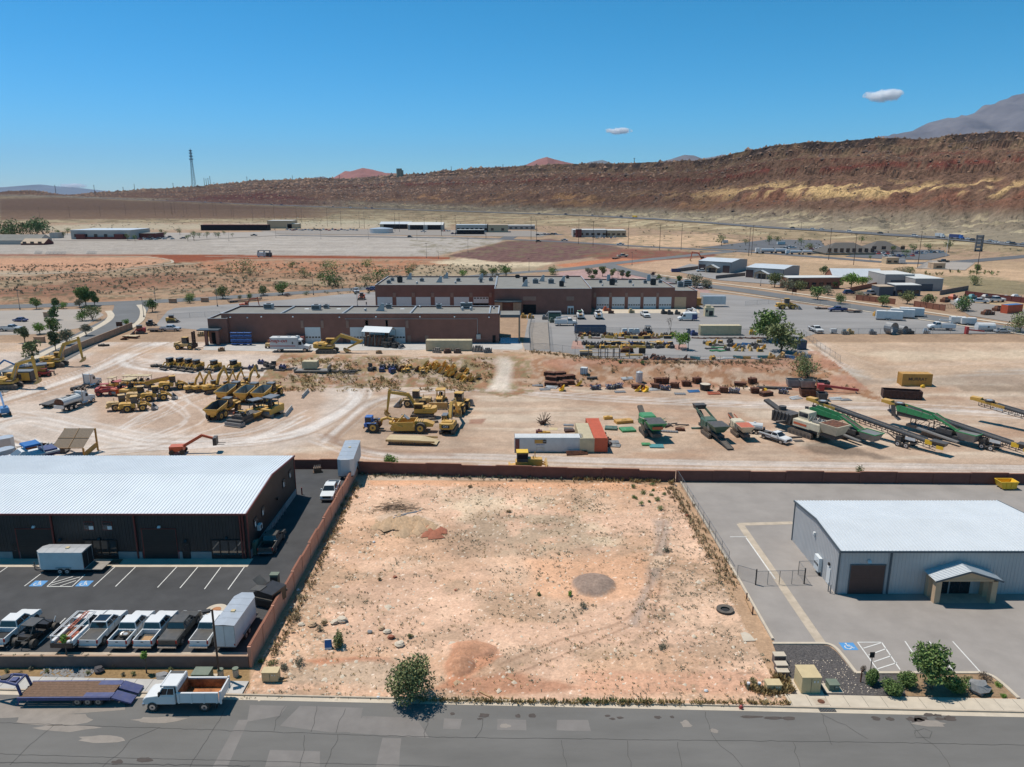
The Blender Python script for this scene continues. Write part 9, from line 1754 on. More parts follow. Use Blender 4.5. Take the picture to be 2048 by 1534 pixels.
def mk_att(k,c):
 m=M(c)
 if k==q3:return c4(0,.75,1.35,.8,.5,c).mesh(q3)
 if k==o6:m.box(-.7,.7,-.5,.5,0,.8);m.use(i8);m.box(-.5,.5,-.52,-.4,.15,.65);m.use(c);m.box(-.5,-.35,-.3,.3,.8,1.15);m.box(.35,.5,-.3,.3,.8,1.15)
 elif k==G3:m.cyl((-1.1,0,.45),(1.1,0,.45),.42,n=12);m.use(j0);m.box(-1.1,1.1,-.1,.5,.75,.95)
 elif k=='fork':m.box(-.6,.6,-.06,.06,.1,1.1);[m.box(x-.06,x+.06,-1.1,0,.05,.12)for x in(-.35,.35)];m.box(-.62,.62,-.1,.1,.45,.6)
 elif k==C2:m.a5([(-1.2,0),(1.2,0),(1.25,.75),(-1.25,.75)],-.08,.1);m.a0((-.5,.1,.4),(-.2,.9,.4),.16);m.a0((.5,.1,.4),(.2,.9,.4),.16)
 elif k=='coupler':m.a5([(-.5,0),(.5,0),(.35,.9),(-.2,1.1)],-.3,.3);m.use(i8);m.cyl((-.2,-.4,.5),(-.2,.4,.5),.12,n=8)
 elif k==B4:[m.box(-1.5,1.5,y-.1,y+.1,0,.22)for y in(-.4,0,.4)];m.box(-1.3,-1.1,-.5,.5,.22,.35)
 elif k=='disc':m.cyl((0,0,.1),(0,.25,.3),1.2,n=20);m.use(i8);m.cyl((0,0,.3),(0,.1,.55),.4,n=12)
 return m.mesh(k)
rn=random.Random(21)
def row(items,kinds,lab,grp,jx=4,jy=1.5):
 for x,y in items:
  k,c,nm,lb=rn.choice(kinds);put(d4(mk_att,k,c),nm,'%s %s'%(lb,lab),nm.split('_')[-1]if nm!=j2 else 'attachment',at(x+rn.uniform(-jx,jx)*.3,y+rn.uniform(-jy,jy)*.4),rn.uniform(-40,40),'%ss %s'%(lb,grp),rn.uniform(.9,1.15))
YB=(q3,j0,s0,'yellow excavator bucket');OB=(q3,k2,s0,'dusty ochre excavator bucket');RB=(q3,k5,s0,'rust brown excavator bucket');KB=(o6,i8,j2,'black box shaped attachment');YX=(o6,j0,j2,'yellow box shaped attachment');DR=(G3,j4,j2,'black drum attachment');FK=('fork',i8,j2,'dark fork carriage');BL=(C2,j0,j2,'yellow blade attachment');CPL=('coupler',k2,j2,'ochre coupler');RL=(B4,i8,j2,'bundle of dark rails');DI=('disc',j0,j2,'yellow round dish attachment');GX=(o6,k3,j2,'grey box shaped attachment');RR=(B4,k5,j2,'bundle of rusty rails');NX=(o6,k0,j2,'dark blue box shaped attachment')
row([(492,737),(502,738),(511,736),(513,741),(522,728),(533,732),(540,734),(548,731),(536,738),(546,737),(558,741),(566,738),(572,739),(580,738)],[KB,RL,FK,NX],'in the dark row right of the skid loaders','right of the skid loaders')
row([(653,742),(662,741),(670,743),(678,742),(690,743),(697,746),(704,743),(712,742)],[RL],'on the dirt right of the cream tank','right of the cream tank')
row([(740,741),(750,741),(763,742),(740,735),(765,737),(783,738),(785,744),(790,737)],[KB,NX,FK],'at the left of the bucket rows','at the left of the bucket rows')
row([(800,742),(808,744),(815,743),(805,735),(818,737),(833,741),(845,742),(846,746)],[RB,YX,(o6,k2,j2,'ochre box shaped attachment')],'in the middle of the bucket rows','in the middle of the bucket rows')
row([(850,731),(856,737),(852,744),(864,736),(868,739),(874,735),(880,740),(884,747),(889,737),(893,742),(898,747),(904,736),(906,742),(905,747),(922,741),(928,738),(932,747),(938,756),(912,754),(917,757),(926,762),(942,762),(936,759),(955,757),(879,745),(892,750),(900,752),(869,733),(887,732),(875,743)],[YB,YB,OB,OB,(q3,j0,s0,'yellow excavator bucket')],'in the heap of buckets by the bank','in the heap by the bank')
pl(mk_container,(3.6,2.2,1.9,p8,p8),(622,740,0),'cream tank cube on a long steel tray','tank_module',w3,1.0,dz=.5)
m=M(j9);m.box(-4.2,4.2,-1.2,1.2,.1,.5);m.box(-4.4,-4.1,-1.3,1.3,.1,.9);m.box(4.1,4.4,-1.3,1.3,.1,1.6);one('steel_skid',m,'long steel skid under the cream tank cube','skid',at(625,743),0)
row([(x,673)for x in range(1160,1350,9)],[YX,CPL,RB,KB,OB],'in the back row of the attachment lot','in the back row of the lot',8,3)
row([(x,677)for x in range(1165,1345,13)],[YX,RR,BL,DR,CPL],'in the second row of the attachment lot','in the second row of the lot',8,3)
row([(x,690)for x in range(1170,1345,9)],[DR,KB,YX,NX,BL,DR],'in the middle row of the attachment lot','in the middle row of the lot',6,2)
row([(x,696)for x in range(1175,1350,10)],[BL,YX,KB,BL,CPL],'in the front row of the attachment lot','in the front row of the lot',6,2)
row([(1314,689),(1318,690)],[DI],'near the parking tree','near the parking tree')
row([(x,y)for y in(687,692,697,702)for x in range(1412+(y-687),1530,15)],[YX,GX,CPL,KB,(B4,m3,j2,'green bar attachment'),(C2,p5,j2,'blue blade attachment'),YB,RL],'scattered on the right half of the attachment lot','on the right half of the lot',9,4)
row([(x,719)for x in range(1292,1385,11)],[RB,RR,(o6,k5,j2,'rusty box attachment')],'along the fence of the attachment lot','along the lot fence')
row([(x,719-(x-1390)*.015)for x in range(1390,1560,17)],[(C2,z8,j2,'teal panel attachment'),YX,(B4,j5,j2,'white panel bundle'),BL],'near the fence right of the parking tree','near the fence right of the tree')
row([(1546,716),(1555,718),(1562,715),(1578,717),(1585,714),(1593,716),(1605,713),(1612,716),(1540,712)],[(C2,p5,j2,'blue panel attachment'),OB,YB,CPL],'at the lower right corner of the attachment lot','at the lower right corner')
row([(x,677)for x in range(1392,1530,12)],[RR,RL,(B4,k5,j2,'bundle of rusty rails')],'in front of the long beige container','in front of the beige container')
for i,(x,w_)in enumerate(((1189,1.6),(1206,1.2),(1219,1.2),(1232,.8),(1249,1.3))):
 m=M(B3);[m.a0((q*w_,y,0),(q*w_,y,2.6),.1)for q in(-1,1)for y in(-.4,.4)];m.use(n7);[m.a0((-w_,-.4,z),(w_,-.4,z),.1,.14)for z in(.5,1.5,2.5)];one('pallet_rack',m,('wide storage rack at the left end by the fence','storage rack second from the left by the fence','middle storage rack by the fence','narrow storage rack by the fence','storage rack at the right end by the fence')[i],'rack',at(x,716))
for x,y,k,lb in((1172,712,G3,'dark machine part beside the fence corner'),(1254,705,'disc','brown round part behind the racks'),(1268,711,B4,'yellow rail on stands behind the racks'),(1284,708,'fork','black upright part right of the racks')):put(mk_att(k,{G3:i8,'disc':k5,B4:j0,'fork':j4}[k]),j2,lb,'attachment',at(x,y),0,s=1.5)
for x,lb in((1249,'white covered pallet load at the left of three'),(1262,'white covered pallet load in the middle of three'),(1273,'white covered pallet load at the right of three')):m=M(j5);m.b0(-1,1,-.8,.8,.2,-.7,.7,-.6,.6,1.6);m.use(r5);m.box(-1.05,1.05,-.85,.85,0,.2);one('pallet_load',m,lb,'pallet load',at(x,667))
pl(mk_utv,(),(1296,667,-90),'black buggy frame beside the white covered loads','utility_buggy','buggy',1.3)
pl(mk_utility,(i9,),(1132,651,0),'white crane service truck in front of the dark open bay',r6,r7,1.05);pl(mk_utility,(i9,True,True),(1160,636,90),'white service truck with a green cover seen from behind',r6,r7,1.0);pl(mk_utility,(i9,),(1196,636,90),'white service truck with raised crane seen from behind',r6,r7,1.05);pl(mk_pickup,(i9,s9,True),(1290,633,-86),'white pickup facing the camera in front of the bay doors',l8,j7,1.1)
pl(mk_van,(),(1374,641,180),'white van with dark rear wrap on the upper lot','van','van',1.1);pl(mk_utility,(i9,),(1381,632,95),'white bucket truck behind the van',r6,r7,1.0)
p=at(1181,667);put(mk_skip(9.6,2.4,2.3,z7),G6,'long dark blue roll off bin above the attachment rows',G6,(p.x,p.y+1.2,3.03),0)
p=at(1441,671);put(mk_container(12.4,2.44,3.0,p8),l2,'long beige container beside the light green tree',q6,(p.x,p.y+1.2,3.03),0);p=at(1600,699);put(mk_container(6.1,2.44,2.6,z7,z7),l2,'blue container beside the large olive tree',q6,(p.x,p.y+2.5,3.03),96)
p=at(1428,614);put(mk_container(8.6,2.5,3.2,j5,j3),'site_trailer','white corrugated box trailer right of the large workshop',l0,(p.x,p.y+1.2,3.9),0)
m=M(p8);m.box(-1.6,1.6,-1.2,1.2,0,3.2);m.use(k8);m.box(-.2,1.2,-1.25,-1.15,.3,2.0);m.box(-1.3,-.7,-1.25,-1.15,1.5,2.4);m.use(p8);m.box(-1.2,.4,-.8,.8,3.2,3.9);one('plant_housing',m,'cream equipment housing at the workshop corner','housing',at(1417,632));m=M(l3);m.use(l5);m.use(n7);m.box(-1.4,1.4,-1,1,0,2.6);m.box(-1.5,1.5,-1.1,1.1,2.6,2.75);one('storage_box',m,'yellow storage box beside the white box trailer',o6,at(1398,610))
for x,y,L,lb in((1777,640,8.2,'white box trailer at the left of three'),(1803,636,7.6,'white box trailer in the middle of three'),(1822,633,7.6,'white box trailer at the right of three')):pl(mk_trailer,(L,2.5,2.6,j5,2,j5,.0),(x,y,-18),lb,k9,l0,1.0)
pl(mk_utility,(i9,),(1881,660,174),'white crane service truck near the pipe rings',r6,r7,1.1);pl(mk_trailer,(4.6,2.1,1.9,j5,1,j5,.0),(1914,648,-10),'small white trailer left of its pair',k9,l0);pl(mk_trailer,(4.4,2.1,1.9,j5,1,j5,.0),(1935,650,-10),'small white trailer right of its pair',k9,l0)
m=M(j5);pts=[(1.3*math.cos(a),1.4+1.3*math.sin(a))for a in np.linspace(0,2*math.pi,15)[:-1]];m.c7(pts,-2.6,2.6);m.use(i8);m.box(-2,-1.6,-1,1,0,.4);m.box(1.6,2,-1,1,0,.4);m.cyl((.4,-1.25,1.5),(.4,-1.33,1.5),.3,n=12);one('storage_tank',m,'white round storage tank by the frontage road',w3,at(1969,662),-6)
m=M(l6);m.a0((-2,0,1.4),(3.4,0,.9),.3,.4);m.box(-2.3,-1.5,-.6,.6,0,2.3);one('crane_boom',m,'red boom section near the white round tank','boom',at(1945,668),-4)
pl(mk_car,(j3,),(2004,665,-5),'silver car behind the white round tank',x5,x5);pl(mk_loader,(Y_,),(1573,618,-2),'yellow wheel loader on the upper lot',t3,t4,1.25);pl(mk_pickup,(k0,s9,True),(1675,623,178),'dark pickup pulling a flat trailer on the upper lot',l8,j7,1.1);pl(mk_lowboy,(7.0,2.3,i8,n8,False,False,.8,2),(1713,625,178),'flat trailer behind the dark pickup',w6,l0);pl(mk_lowboy,(6.5,2.2,i8,n8,False,False,.5,1),(1639,618,-2),'dark flat bed standing left of the dark pickup',w6,l0)
pl(mk_flatbed_pickup,(),(1631,664,-88),'white truck facing the camera beside the dirt slope',A7,j7,1.15);m=M(j5);m.box(-.9,.9,-.6,.6,.3,1.5);m.use(i8);m.cyl((-.5,-.7,.3),(-.5,.7,.3),.3,n=10);one('water_tote',m,'small white tank on wheels along the lot fence',w3,at(1666,667))
for x,y,lb in((1781,668,'large grey pipe ring along the lot fence'),(1803,667,'small grey pipe ring along the lot fence')):
 m=M(k3);r0=1.9 if x<1790 else 1.3;n_=16;[m.add([(r_*math.cos(t),yy,r0+r_*math.sin(t))for t in np.linspace(0,6.283,n_+1)[:-1]for r_,yy in((r0,-1.2),(r0,1.2),(r0*.86,1.2),(r0*.86,-1.2))],[(4*i+k,4*((i+1)%n_)+k,4*((i+1)%n_)+(k+1)%4,4*i+(k+1)%4)for i in range(n_)for k in range(4)])];one('pipe_ring',m,lb,'pipe ring',at(x,y),25)
for x,y,mt,lb in((1700,668,k2,'tan scrap heap along the lot fence'),(1690,669,j9,'pale scrap pieces along the lot fence'),(1820,668,i8,'dark upright scrap right of the pipe rings'),(1852,667,j3,'white tool box along the lot fence'),(1745,669,k3,'grey scrap left of the pipe rings'),(1752,632,n7,'yellow box left of the white trailers'),(1380,669,z7,'blue drum left of the beige container'),(1388,671,k0,'dark blue barrel left of the beige container'),(1505,669,l3,'yellow machine behind the large green tree'),(1212,622,j8,'orange beam near the bay doors'),(1222,627,k5,'rusty parts near the bay doors'),(1263,626,l5,'tan parts on the concrete apron'),(1328,628,i8,'black rack with boxes near the bay doors'),(1340,629,i8,'black bin right of the rack'),(1355,629,j1,'black bin left of the van'),(1048,636,j0,'heap of yellow machine parts by the open bay'),(1062,637,n7,'yellow rail frame by the open bay'),(1090,639,k3,'grey boxes beside the open bay'),(1098,634,z6,'grey stand beside the open bay'),(1105,645,p6,'green transformer in front of the dark entrance')):
 m=M(mt);m.box(-1,1,-.6,.6,0,1.0);m.b0(-.9,.2,-.5,.5,1.0,-.7,0,-.3,.3,1.7);m.use(i8);[m.a0((-.8+k*.5,-.7,.1),(-.6+k*.5,-.6,1.2),.12)for k in range(3)];one('parts_crate',m,lb,H6,at(x,y),(x*7)%30-15)
m=M(m6);m.box(-2.2,2.2,-1.4,1.4,2.9,3.1);m.use(q2);[m.box(x-.1,x+.1,y-.1,y+.1,0,2.9)for x in(-2.1,2.1)for y in(-1.3,1.3)];m.use(o2);m.box(-2,2,-1.2,1.25,0,2.6);one('entrance_shelter',m,'pale framed shelter in front of the middle workshop','shelter',at(1109,641))
pl(mk_lowboy,(15.0,2.6,i8,n8,True,False,.8,3),(450,606,520,600),'long dark lowboy trailer parked beyond the low workshop','lowboy_trailer',l0);pl(mk_excavator,('down',j8),(491,616,5),'orange mini excavator behind the low workshop roof','mini_excavator',l9,.72)
pl(mk_pickup,(j3,s9,True),(712,585,-70),'silver pickup left of the large workshop',l8,j7,1.1);pl(mk_pickup,(k0,s9,True),(746,582,-30),'dark pickup at the left corner of the large workshop',l8,j7,1.1);pl(mk_skid,(j8,),(724,599,-90),'orange skid loader in the rear parking lot',t7,E1,1.3)
pl(mk_car,(k0,),(41,643,170),'dark blue car in the gravel car park',x5,x5,1.05);pl(mk_pickup,(j3,s9,False),(22,662,4),'silver pickup in the gravel car park',l8,j7,1.15)
pl(mk_pickup,(j3,s9,True),(1398,577,-85),'pale pickup parked behind the roof equipment',l8,j7);pl(mk_pickup,(s7,s9,True),(1414,577,-70),'grey pickup parked behind the roof equipment',l8,j7)
def mk_person(shirt,trousers):
 b=M(l4);b.use(pm('skin',(.36,.2,.13),.6,var=.05));b.e5((0,0,1.66),.1,.11,.13,10,8);b.cyl((0,0,1.45),(0,0,1.56),.055,n=8)
 b.use(shirt);prof=[(.16,.10,.95),(.17,.11,1.1),(.20,.12,1.3),(.20,.11,1.42),(.08,.07,1.49)];n=10;vs=[(rx*math.cos(t),ry*math.sin(t),z)for rx,ry,z in prof for t in np.linspace(0,6.283,n+1)[:-1]];b.add(vs,[(j*n+i,j*n+(i+1)%n,(j+1)*n+(i+1)%n,(j+1)*n+i)for j in range(4)for i in range(n)],True)
 for s,d in((-1,.12),(1,-.12)):b.use(shirt);b.cyl((s*.21,0,1.4),(s*.25,d,1.12),.055,.045,8);b.use('skin');b.cyl((s*.25,d,1.12),(s*.24,d*1.9,.86),.042,.035,8);b.e5((s*.24,d*1.95,.8),.045,.03,.06,6,5)
 for s,d in((-1,-.2),(1,.2)):b.use(trousers);b.cyl((s*.09,0,.96),(s*.09,d*.6,.5),.085,.06,8);b.cyl((s*.09,d*.6,.5),(s*.09,d,.08),.06,.045,8);b.use(l4);b.box(s*.09-.05,s*.09+.05,d-.06,d+.18,0,.09)
 return b.mesh('person')
put(mk_person(j1,k0),'person','person in dark clothes walking left of the large workshop','person',at(733,612),0)
pm(q7,A(196,190,182),.9,var=.08);pm(o9,A(120,62,56),.9,var=.1);pm(B9,A(104,98,92),.9,var=.1);pm(m8,A(222,220,214),.8,var=.05);pm(w7,A(200,176,150),.8,var=.06);pm(p9,A(206,184,152),.9,var=.08);pm(v5,A(86,94,104),.8,var=.1)
def a9(label,px0,px1,yb,yt,depth,wall,roof,kind=o3,i1=0,rise=.25,trim=None,win=j6,yaw=0,doors=0,name=v9,zoff=0):
 a,b=at(px0,yb),at(px1,yb);Yf=(a.y+b.y)/2;L=b.x-a.x;zb=min(a.z,b.z)-.3;h_=b3(yt,Yf)-zb
 if h_<2.5:h_=2.5
 e=link(name,None);e.location=((a.x+b.x)/2,Yf,zb);e.rotation_euler=(0,0,R(yaw));tag(e,label,v9);hl=L/2
 if kind==o3:
  m=M(wall);m.box(-hl,hl,0,depth,0,h_);link(C7,m,e);m=M(roof);m.box(-hl-.1,hl+.1,-.1,depth+.1,h_,h_+.25);link(u3,m,e)
 elif kind==E4:
  r_=depth*rise/2;m=M(wall);m.c7([(0,0),(depth,0),(depth,h_-r_),(depth/2,h_),(0,h_-r_)],-hl,hl);link(C7,m,e);m=M(roof)
  for s in(0,1):y0,y1=(-.3,depth/2)if s==0 else(depth+.3,depth/2);m.a0((-hl-.2,(y0+y1)/2,h_-r_/2+.1),(hl+.2,(y0+y1)/2,h_-r_/2+.1),.01);c=[(-hl-.3,y0,h_-r_-.05),(hl+.3,y0,h_-r_-.05),(hl+.3,y1,h_+.1),(-hl-.3,y1,h_+.1)];m.b5(*(c if s==0 else c[::-1]))
  link(u3,m,e)
 elif kind=='cross':
  r_=L*rise/2;m=M(wall);m.a5([(-hl,0),(hl,0),(hl,h_-r_),(0,h_),(-hl,h_-r_)],0,depth);link(C7,m,e);m=M(roof);[m.b5(*[(s*(hl+.3),-.3,h_-r_),(0,-.3,h_+.1),(0,depth+.3,h_+.1),(s*(hl+.3),depth+.3,h_-r_)][::s])for s in(-1,1)];link(u3,m,e)
 elif kind=='hip':
  r_=depth*rise;m=M(wall);m.box(-hl,hl,0,depth,0,h_-r_);link(C7,m,e);m=M(roof);q=hl-depth*.45;o=1.0;z0=h_-r_
  v=[(-hl-o,-o,z0),(hl+o,-o,z0),(hl+o,depth+o,z0),(-hl-o,depth+o,z0),(-q,depth/2,h_),(q,depth/2,h_)];m.add(v,[(0,1,5,4),(1,2,5),(2,3,4,5),(3,0,4),(3,2,1,0)]);link(u3,m,e)
 hw=h_*.7
 for k in range(i1):x=-hl+(k+.5)*L/i1;m=M(win);w_=min(L/i1*.3,1.6);m.box(x-w_,x+w_,-.12,.02,h_*.28,h_*.6);link(G1,m,e)
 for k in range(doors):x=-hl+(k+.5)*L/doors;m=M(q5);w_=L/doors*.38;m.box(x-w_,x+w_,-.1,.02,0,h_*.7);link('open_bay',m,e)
 return e,L,h_
e,L,h_=a9('pale grey hall with small square windows beyond the gravel field',143,262,479,460.5,40,q7,o5,o3,6)
m=M(o9);m.box(-L/2+6,L/2-4,-1.5,-.01,0,h_*.3);m.box(-L/2+6,-L/2+14,-2.5,-.02,0,h_*.6);m.box(L/2-14,L/2-6,-2.5,-.02,0,h_*.6);link('brick_base',m,e)
a9('low brown brick wing attached to the pale hall',242,312,477,467,18,o9,t9,o3,3)
a9('long grey barn roof at the left edge',-20,80,489,470,18,q7,t9,E4,0,.5);a9('maroon barn with tan roof near the left edge',42,88,490,478,14,o9,w7,E4,3,.5);a9('small grey block shed behind the dark trees',100,116,477,466,10,q7,t9,o3)
e,L,h_=a9('long open carport with dark red roof edge',402,535,461,450,12,q5,o9,o3);a9('tall cream building beside the carport',535,584,457,441.5,26,p9,m8,o3);a9('low cream annex right of the tall cream building',575,596,457,448,14,p9,m8,o3)
a9('open front shed left of the long white shed',760,822,458,444,20,p9,o5,E4,0,.25,doors=1);a9('long white shed with three open bays',816,886,460,445,22,q7,m8,E4,0,.25,doors=2)
a9('long grey roofed motel like building',912,976,465,450,18,q7,o5,o3,7);a9('tan end building with arched entrance',974,1016,465,450,22,p9,w7,o3,2);a9('low white carport in front of the long grey building',914,968,469,460,8,q5,m8,o3);a9('low grey building right of the tan end building',1016,1070,459,451,20,q7,m8,o3,5)
a9('white walled restaurant with dark glass front',1146,1214,474,460,22,q7,m8,o3,6);a9('tan right wing of the restaurant',1212,1252,474,461,22,p9,m8,o3,4);a9('dark red square tower at the restaurant entrance',1152,1163,475,459,6,o9,B9,o3)
m=M(j3);q=at(763,466);m.cyl((0,0,0),(0,0,5.0),13,n=24);m.cyl((0,0,5),(0,0,6.4),13,1,24);one('water_tank',m,'wide round pale water tank near the ploughed field',w3,q)
def i2(label,px0,px1,yb,yt,depth,doors_at,porch_at):
 a,b=at(px0,yb[0]),at(px1,yb[1]);d=(b-a);L=math.hypot(d.x,d.y);ang=math.degrees(math.atan2(d.y,d.x));h_=b3(yt,a.y)-a.z
 e=link(y7,None);e.location=(a.x,a.y,a.z-.1);e.rotation_euler=(0,0,R(ang));tag(e,label,v9);r_=.9;hh=h_
 m=M(x9);m.c7([(0,0),(depth,0),(depth,hh),(depth/2,hh+r_),(0,hh)],0,L);link(C7,m,e);m=M(o5);[m.b5(*[(-.2,y0,hh+.05),(L+.2,y0,hh+.05),(L+.2,depth/2,hh+r_+.1),(-.2,depth/2,hh+r_+.1)][::s])for y0,s in((-.2,1),(depth+.2,-1))];link(u3,m,e)
 m=M(o4);m.box(-.1,L+.1,-.3,-.2,hh-.2,hh+.05);m.box(L-.1,L+.1,-.1,.1,0,hh);link('trim',m,e)
 for t in doors_at:m=M(z5);m.box(t*L-1.9,t*L+1.9,-.12,-.02,0,4.2);link(s5,m,e)
 c=porch_at*L;m=M(u9);[m.box(c+s*3-.3,c+s*3+.3,-3.4,-2.8,0,2.9)for s in(-1,1)];m.a5([(c-3.4,2.9),(c+3.4,2.9),(c,4.4)],-3.4,-.05);m.use(o5);[m.b5(*[(c+s*3.9,-3.8,2.85),(c,-3.8,4.6),(c,0,4.6),(c+s*3.9,0,2.85)][::s])for s in(-1,1)];m.use(j6);m.box(c-2.2,c+2.2,-.14,-.03,0,2.6);link('porch',m,e);return e
i2('grey metal building with two brown doors, farther of the pair',1396,1461,(543,547),521,26,(.12,.86),.47);i2('grey metal building with brown door, nearer of the pair',1491,1566,(555,560),534,26,(.10,),.46)
a9('low tan building with thin white roof behind shrubs',1574,1680,578,556,9,n0,m8,o3,7,yaw=4);a9('long shed with pale grey pitched roof',1668,1764,563,540,14,n0,o5,E4,0,.5,yaw=-6)
e,L,h_=a9('left half of the grey block building with white roof',1768,1826,577,549.5,17,x9,m8,o3);m=M(v5);m.box(-L*.3,L*.4,-.1,.02,h_*.1,h_*.62);link(s5,m,e);e,L,h_=a9('right half of the grey block building with white roof',1828,1884,582,558,20,x9,m8,o3);m=M(v5);m.box(-L*.4,L*.15,-.1,.02,h_*.05,h_*.6);link(s5,m,e)
a9('small dark slate building with flat roof, left block',1757,1786,592,574,7,v5,w7,o3);a9('small dark slate building with pale roof and large windows',1790,1840,592,571,8,v5,m8,o3,3)
e,L,h_=a9('wide building with dark hipped roof and tan walls, left wing',1652,1750,510,487,24,p9,B9,'hip',8,.28);a9('wide building with dark hipped roof, right wing',1738,1814,504,484,24,p9,B9,'hip',4,.28)
a9('small tan block hut with flat roof by the road',1772,1797,528,516,6,p9,w7,o3,2);a9('small grey block hut behind the fence',1866,1890,538,527,6,u9,w7,o3,1)
p=at(2022,626);put(mk_container(7.5,2.5,3.2,v2,p5),l2,'orange container with blue roof at the right edge',q6,p,20)
bw_=[at(*q)for q in((1700,584),(1752,573))];a6(q4,bw_[0],bw_[1],5,2.0,n0,n0,'red block garden wall behind the bright green trees',base=3.0);bw_=[at(*q)for q in((1712,600),(1790,609))];a6(q4,bw_[0],bw_[1],6,2.2,n0,n0,'red block wall in front of the dark slate building',base=3.0);bw_=[at(*q)for q in((1828,613),(1890,622))];a6(q4,bw_[0],bw_[1],5,2.2,n0,n0,'red block wall right of the ragged olive tree',base=3.0);bw_=[at(*q)for q in((1880,590),(1936,580))];a6(q4,bw_[0],bw_[1],5,2.0,p7,p7,'grey block wall beside the grey block building',base=3.0)
bw_=[at(*q)for q in((1356,544),(1396,539))];a6(q4,bw_[0],bw_[1],3,2.0,p7,p7,'grey retaining wall left of the farther metal building',base=3.0);bw_=[at(*q)for q in((1432,558),(1490,552))];a6(q4,bw_[0],bw_[1],3,1.8,p7,p7,'grey retaining wall between the two metal buildings',base=3.0)
bw_=[at(*q)for q in((1930,592),(2080,610))];a6(q4,bw_[0],bw_[1],8,2.2,o9,o9,'dark red wall behind the storage yard',base=3.0)
for x,y,mt,lb in((1943,598,z8,'teal bin in the storage yard'),(1905,598,j8,'rusty orange machine in the storage yard'),(1890,604,k5,'brown scrap by the grey wall'),(1920,606,j5,'white pieces in the storage yard'),(1970,598,k3,'grey tipped truck bed in the storage yard'),(2010,600,j5,'white boxes by the dark red wall'),(1995,622,k5,'rusty implement left of the orange container'),(1975,630,k5,'rusty frame by the storage yard fence'),(2030,598,j5,'white covered boat by the dark red wall')):
 m=M(mt);m.box(-2,2,-1,1,0,1.2);m.b0(-1.6,1.0,-.8,.8,1.2,-1.0,.6,-.5,.5,2.0);m.use(i8);[m.a0((-1.8+k,-1.1,.1),(-1.2+k,-1,1.5),.2)for k in range(4)];one('yard_scrap',m,lb,A3,at(x,y),(x*3)%40)
pl(mk_far_pickup,(i9,),(1958,606,160),'white pickup in the storage yard',l8,j7,1.1);pl(mk_far_pickup,(i9,),(1990,604,10),'white truck right of the tipped bed in the storage yard',l8,j7,1.3);pl(mk_far_pickup,(j3,),(1740,590,20),'silver truck beside the dark slate building',l8,j7,1.2);pl(mk_far_car,(k0,True),(1698,588,0),'dark car behind the gate at the red wall',x5,x5,1.1)
m=M(j4);[m.box(-3.4+k*.55,-3.3+k*.55,-.03,.03,.2,1.9)for k in range(13)];m.a0((-3.5,0,.3),(3.4,0,.3),.1);m.a0((-3.5,0,1.85),(3.4,0,1.85),.1);me_=m.mesh('gate');put(me_,'iron_gate','black iron gate left of the red block wall','gate',at(1703,592),-8);put(me_.copy(),'iron_gate','black iron gate right of the storage yard wall','gate',at(1900,618),-8)
for x,y,lb in((1588,590,'small brown board sign beside the frontage road'),(240,660,'rusty board sign at the wall end')):m=M(k5);m.box(-1.0,1.0,-.06,.06,1.2,2.6);[m.box(s*.8-.06,s*.8+.06,-.05,.05,0,1.2)for s in(-1,1)];one('board_sign',m,lb,'sign',at(x,y))
for x,y,lb in((346,606,'tan stone plinth sign beside the junction road'),(410,604,'small tan block beside the junction road'),(97,634,'tan stone planter in the gravel car park'),(80,685,'tan block on the verge by the side road')):m=M(r1);m.box(-1.4,1.4,-.5,.5,0,1.6);m.box(-1.5,1.5,-.6,.6,1.6,1.75);one('stone_block',m,lb,'block',at(x,y))
pl(mk_skip,(4.0,2.0,1.6,k0),(1351,544,0),'blue bin left of the farther metal building',I1,I1,1.1);pl(mk_far_pickup,(i9,),(1404,544,175),'white pickup in front of the farther metal building',l8,j7,1.1);pl(mk_excavator,('down',j8),(1406,523,175),'orange excavator behind the farther metal building',l9,l9,1.1)
def mk_far_semi(body=j5,cab=i9,L=14.0):
 m=M(cab);m.box(L/2+.8,L/2+3.2,-1.2,1.2,.8,3.6);m.box(L/2+3.2,L/2+4.8,-1.0,1.0,.8,2.0);m.use(body);m.box(-L/2,L/2+.4,-1.3,1.3,1.2,3.9);m.use(n6);[m.cyl((x,y-.2,.5),(x,y+.2,.5),.5,n=8)for x in(-L/2+1,-L/2+2.3,L/2-.6,L/2+3.8)for y in(-1.0,1.0)];return m.mesh('semi_truck')
def mk_far_tanker():
 m=M(j3);[m.c7([(1.25*math.cos(a),2.1+1.2*math.sin(a))for a in np.linspace(0,6.283,11)[:-1]],x0,x1)for x0,x1 in((-8.5,-1.5),(-.6,7.4))];m.use(i9);m.box(8.2,10.8,-1.2,1.2,.8,3.4);m.use(n6);[m.cyl((x,y-.2,.5),(x,y+.2,.5),.5,n=8)for x in(-7.5,-6.2,-2,.5,6,9.8)for y in(-1.0,1.0)];return m.mesh('tanker')
pl(mk_far_tanker,(),(1545,507,178),'silver double tanker truck on the far road','tanker_truck',B6,1.15);pl(mk_far_tanker,(),(1655-55,509,178),'silver tanker trailer right of the double tanker','tanker_trailer',B6,.95);pl(mk_lowboy,(12.0,2.6,i8,n8,False,False,.9,3),(1218,520,1245,515),'dark lowboy on the red soil beside the junction','lowboy_trailer',l0);pl(mk_far_pickup,(m5,),(1245,514,15),'pale truck at the head of the dark lowboy',l8,j7,1.3)
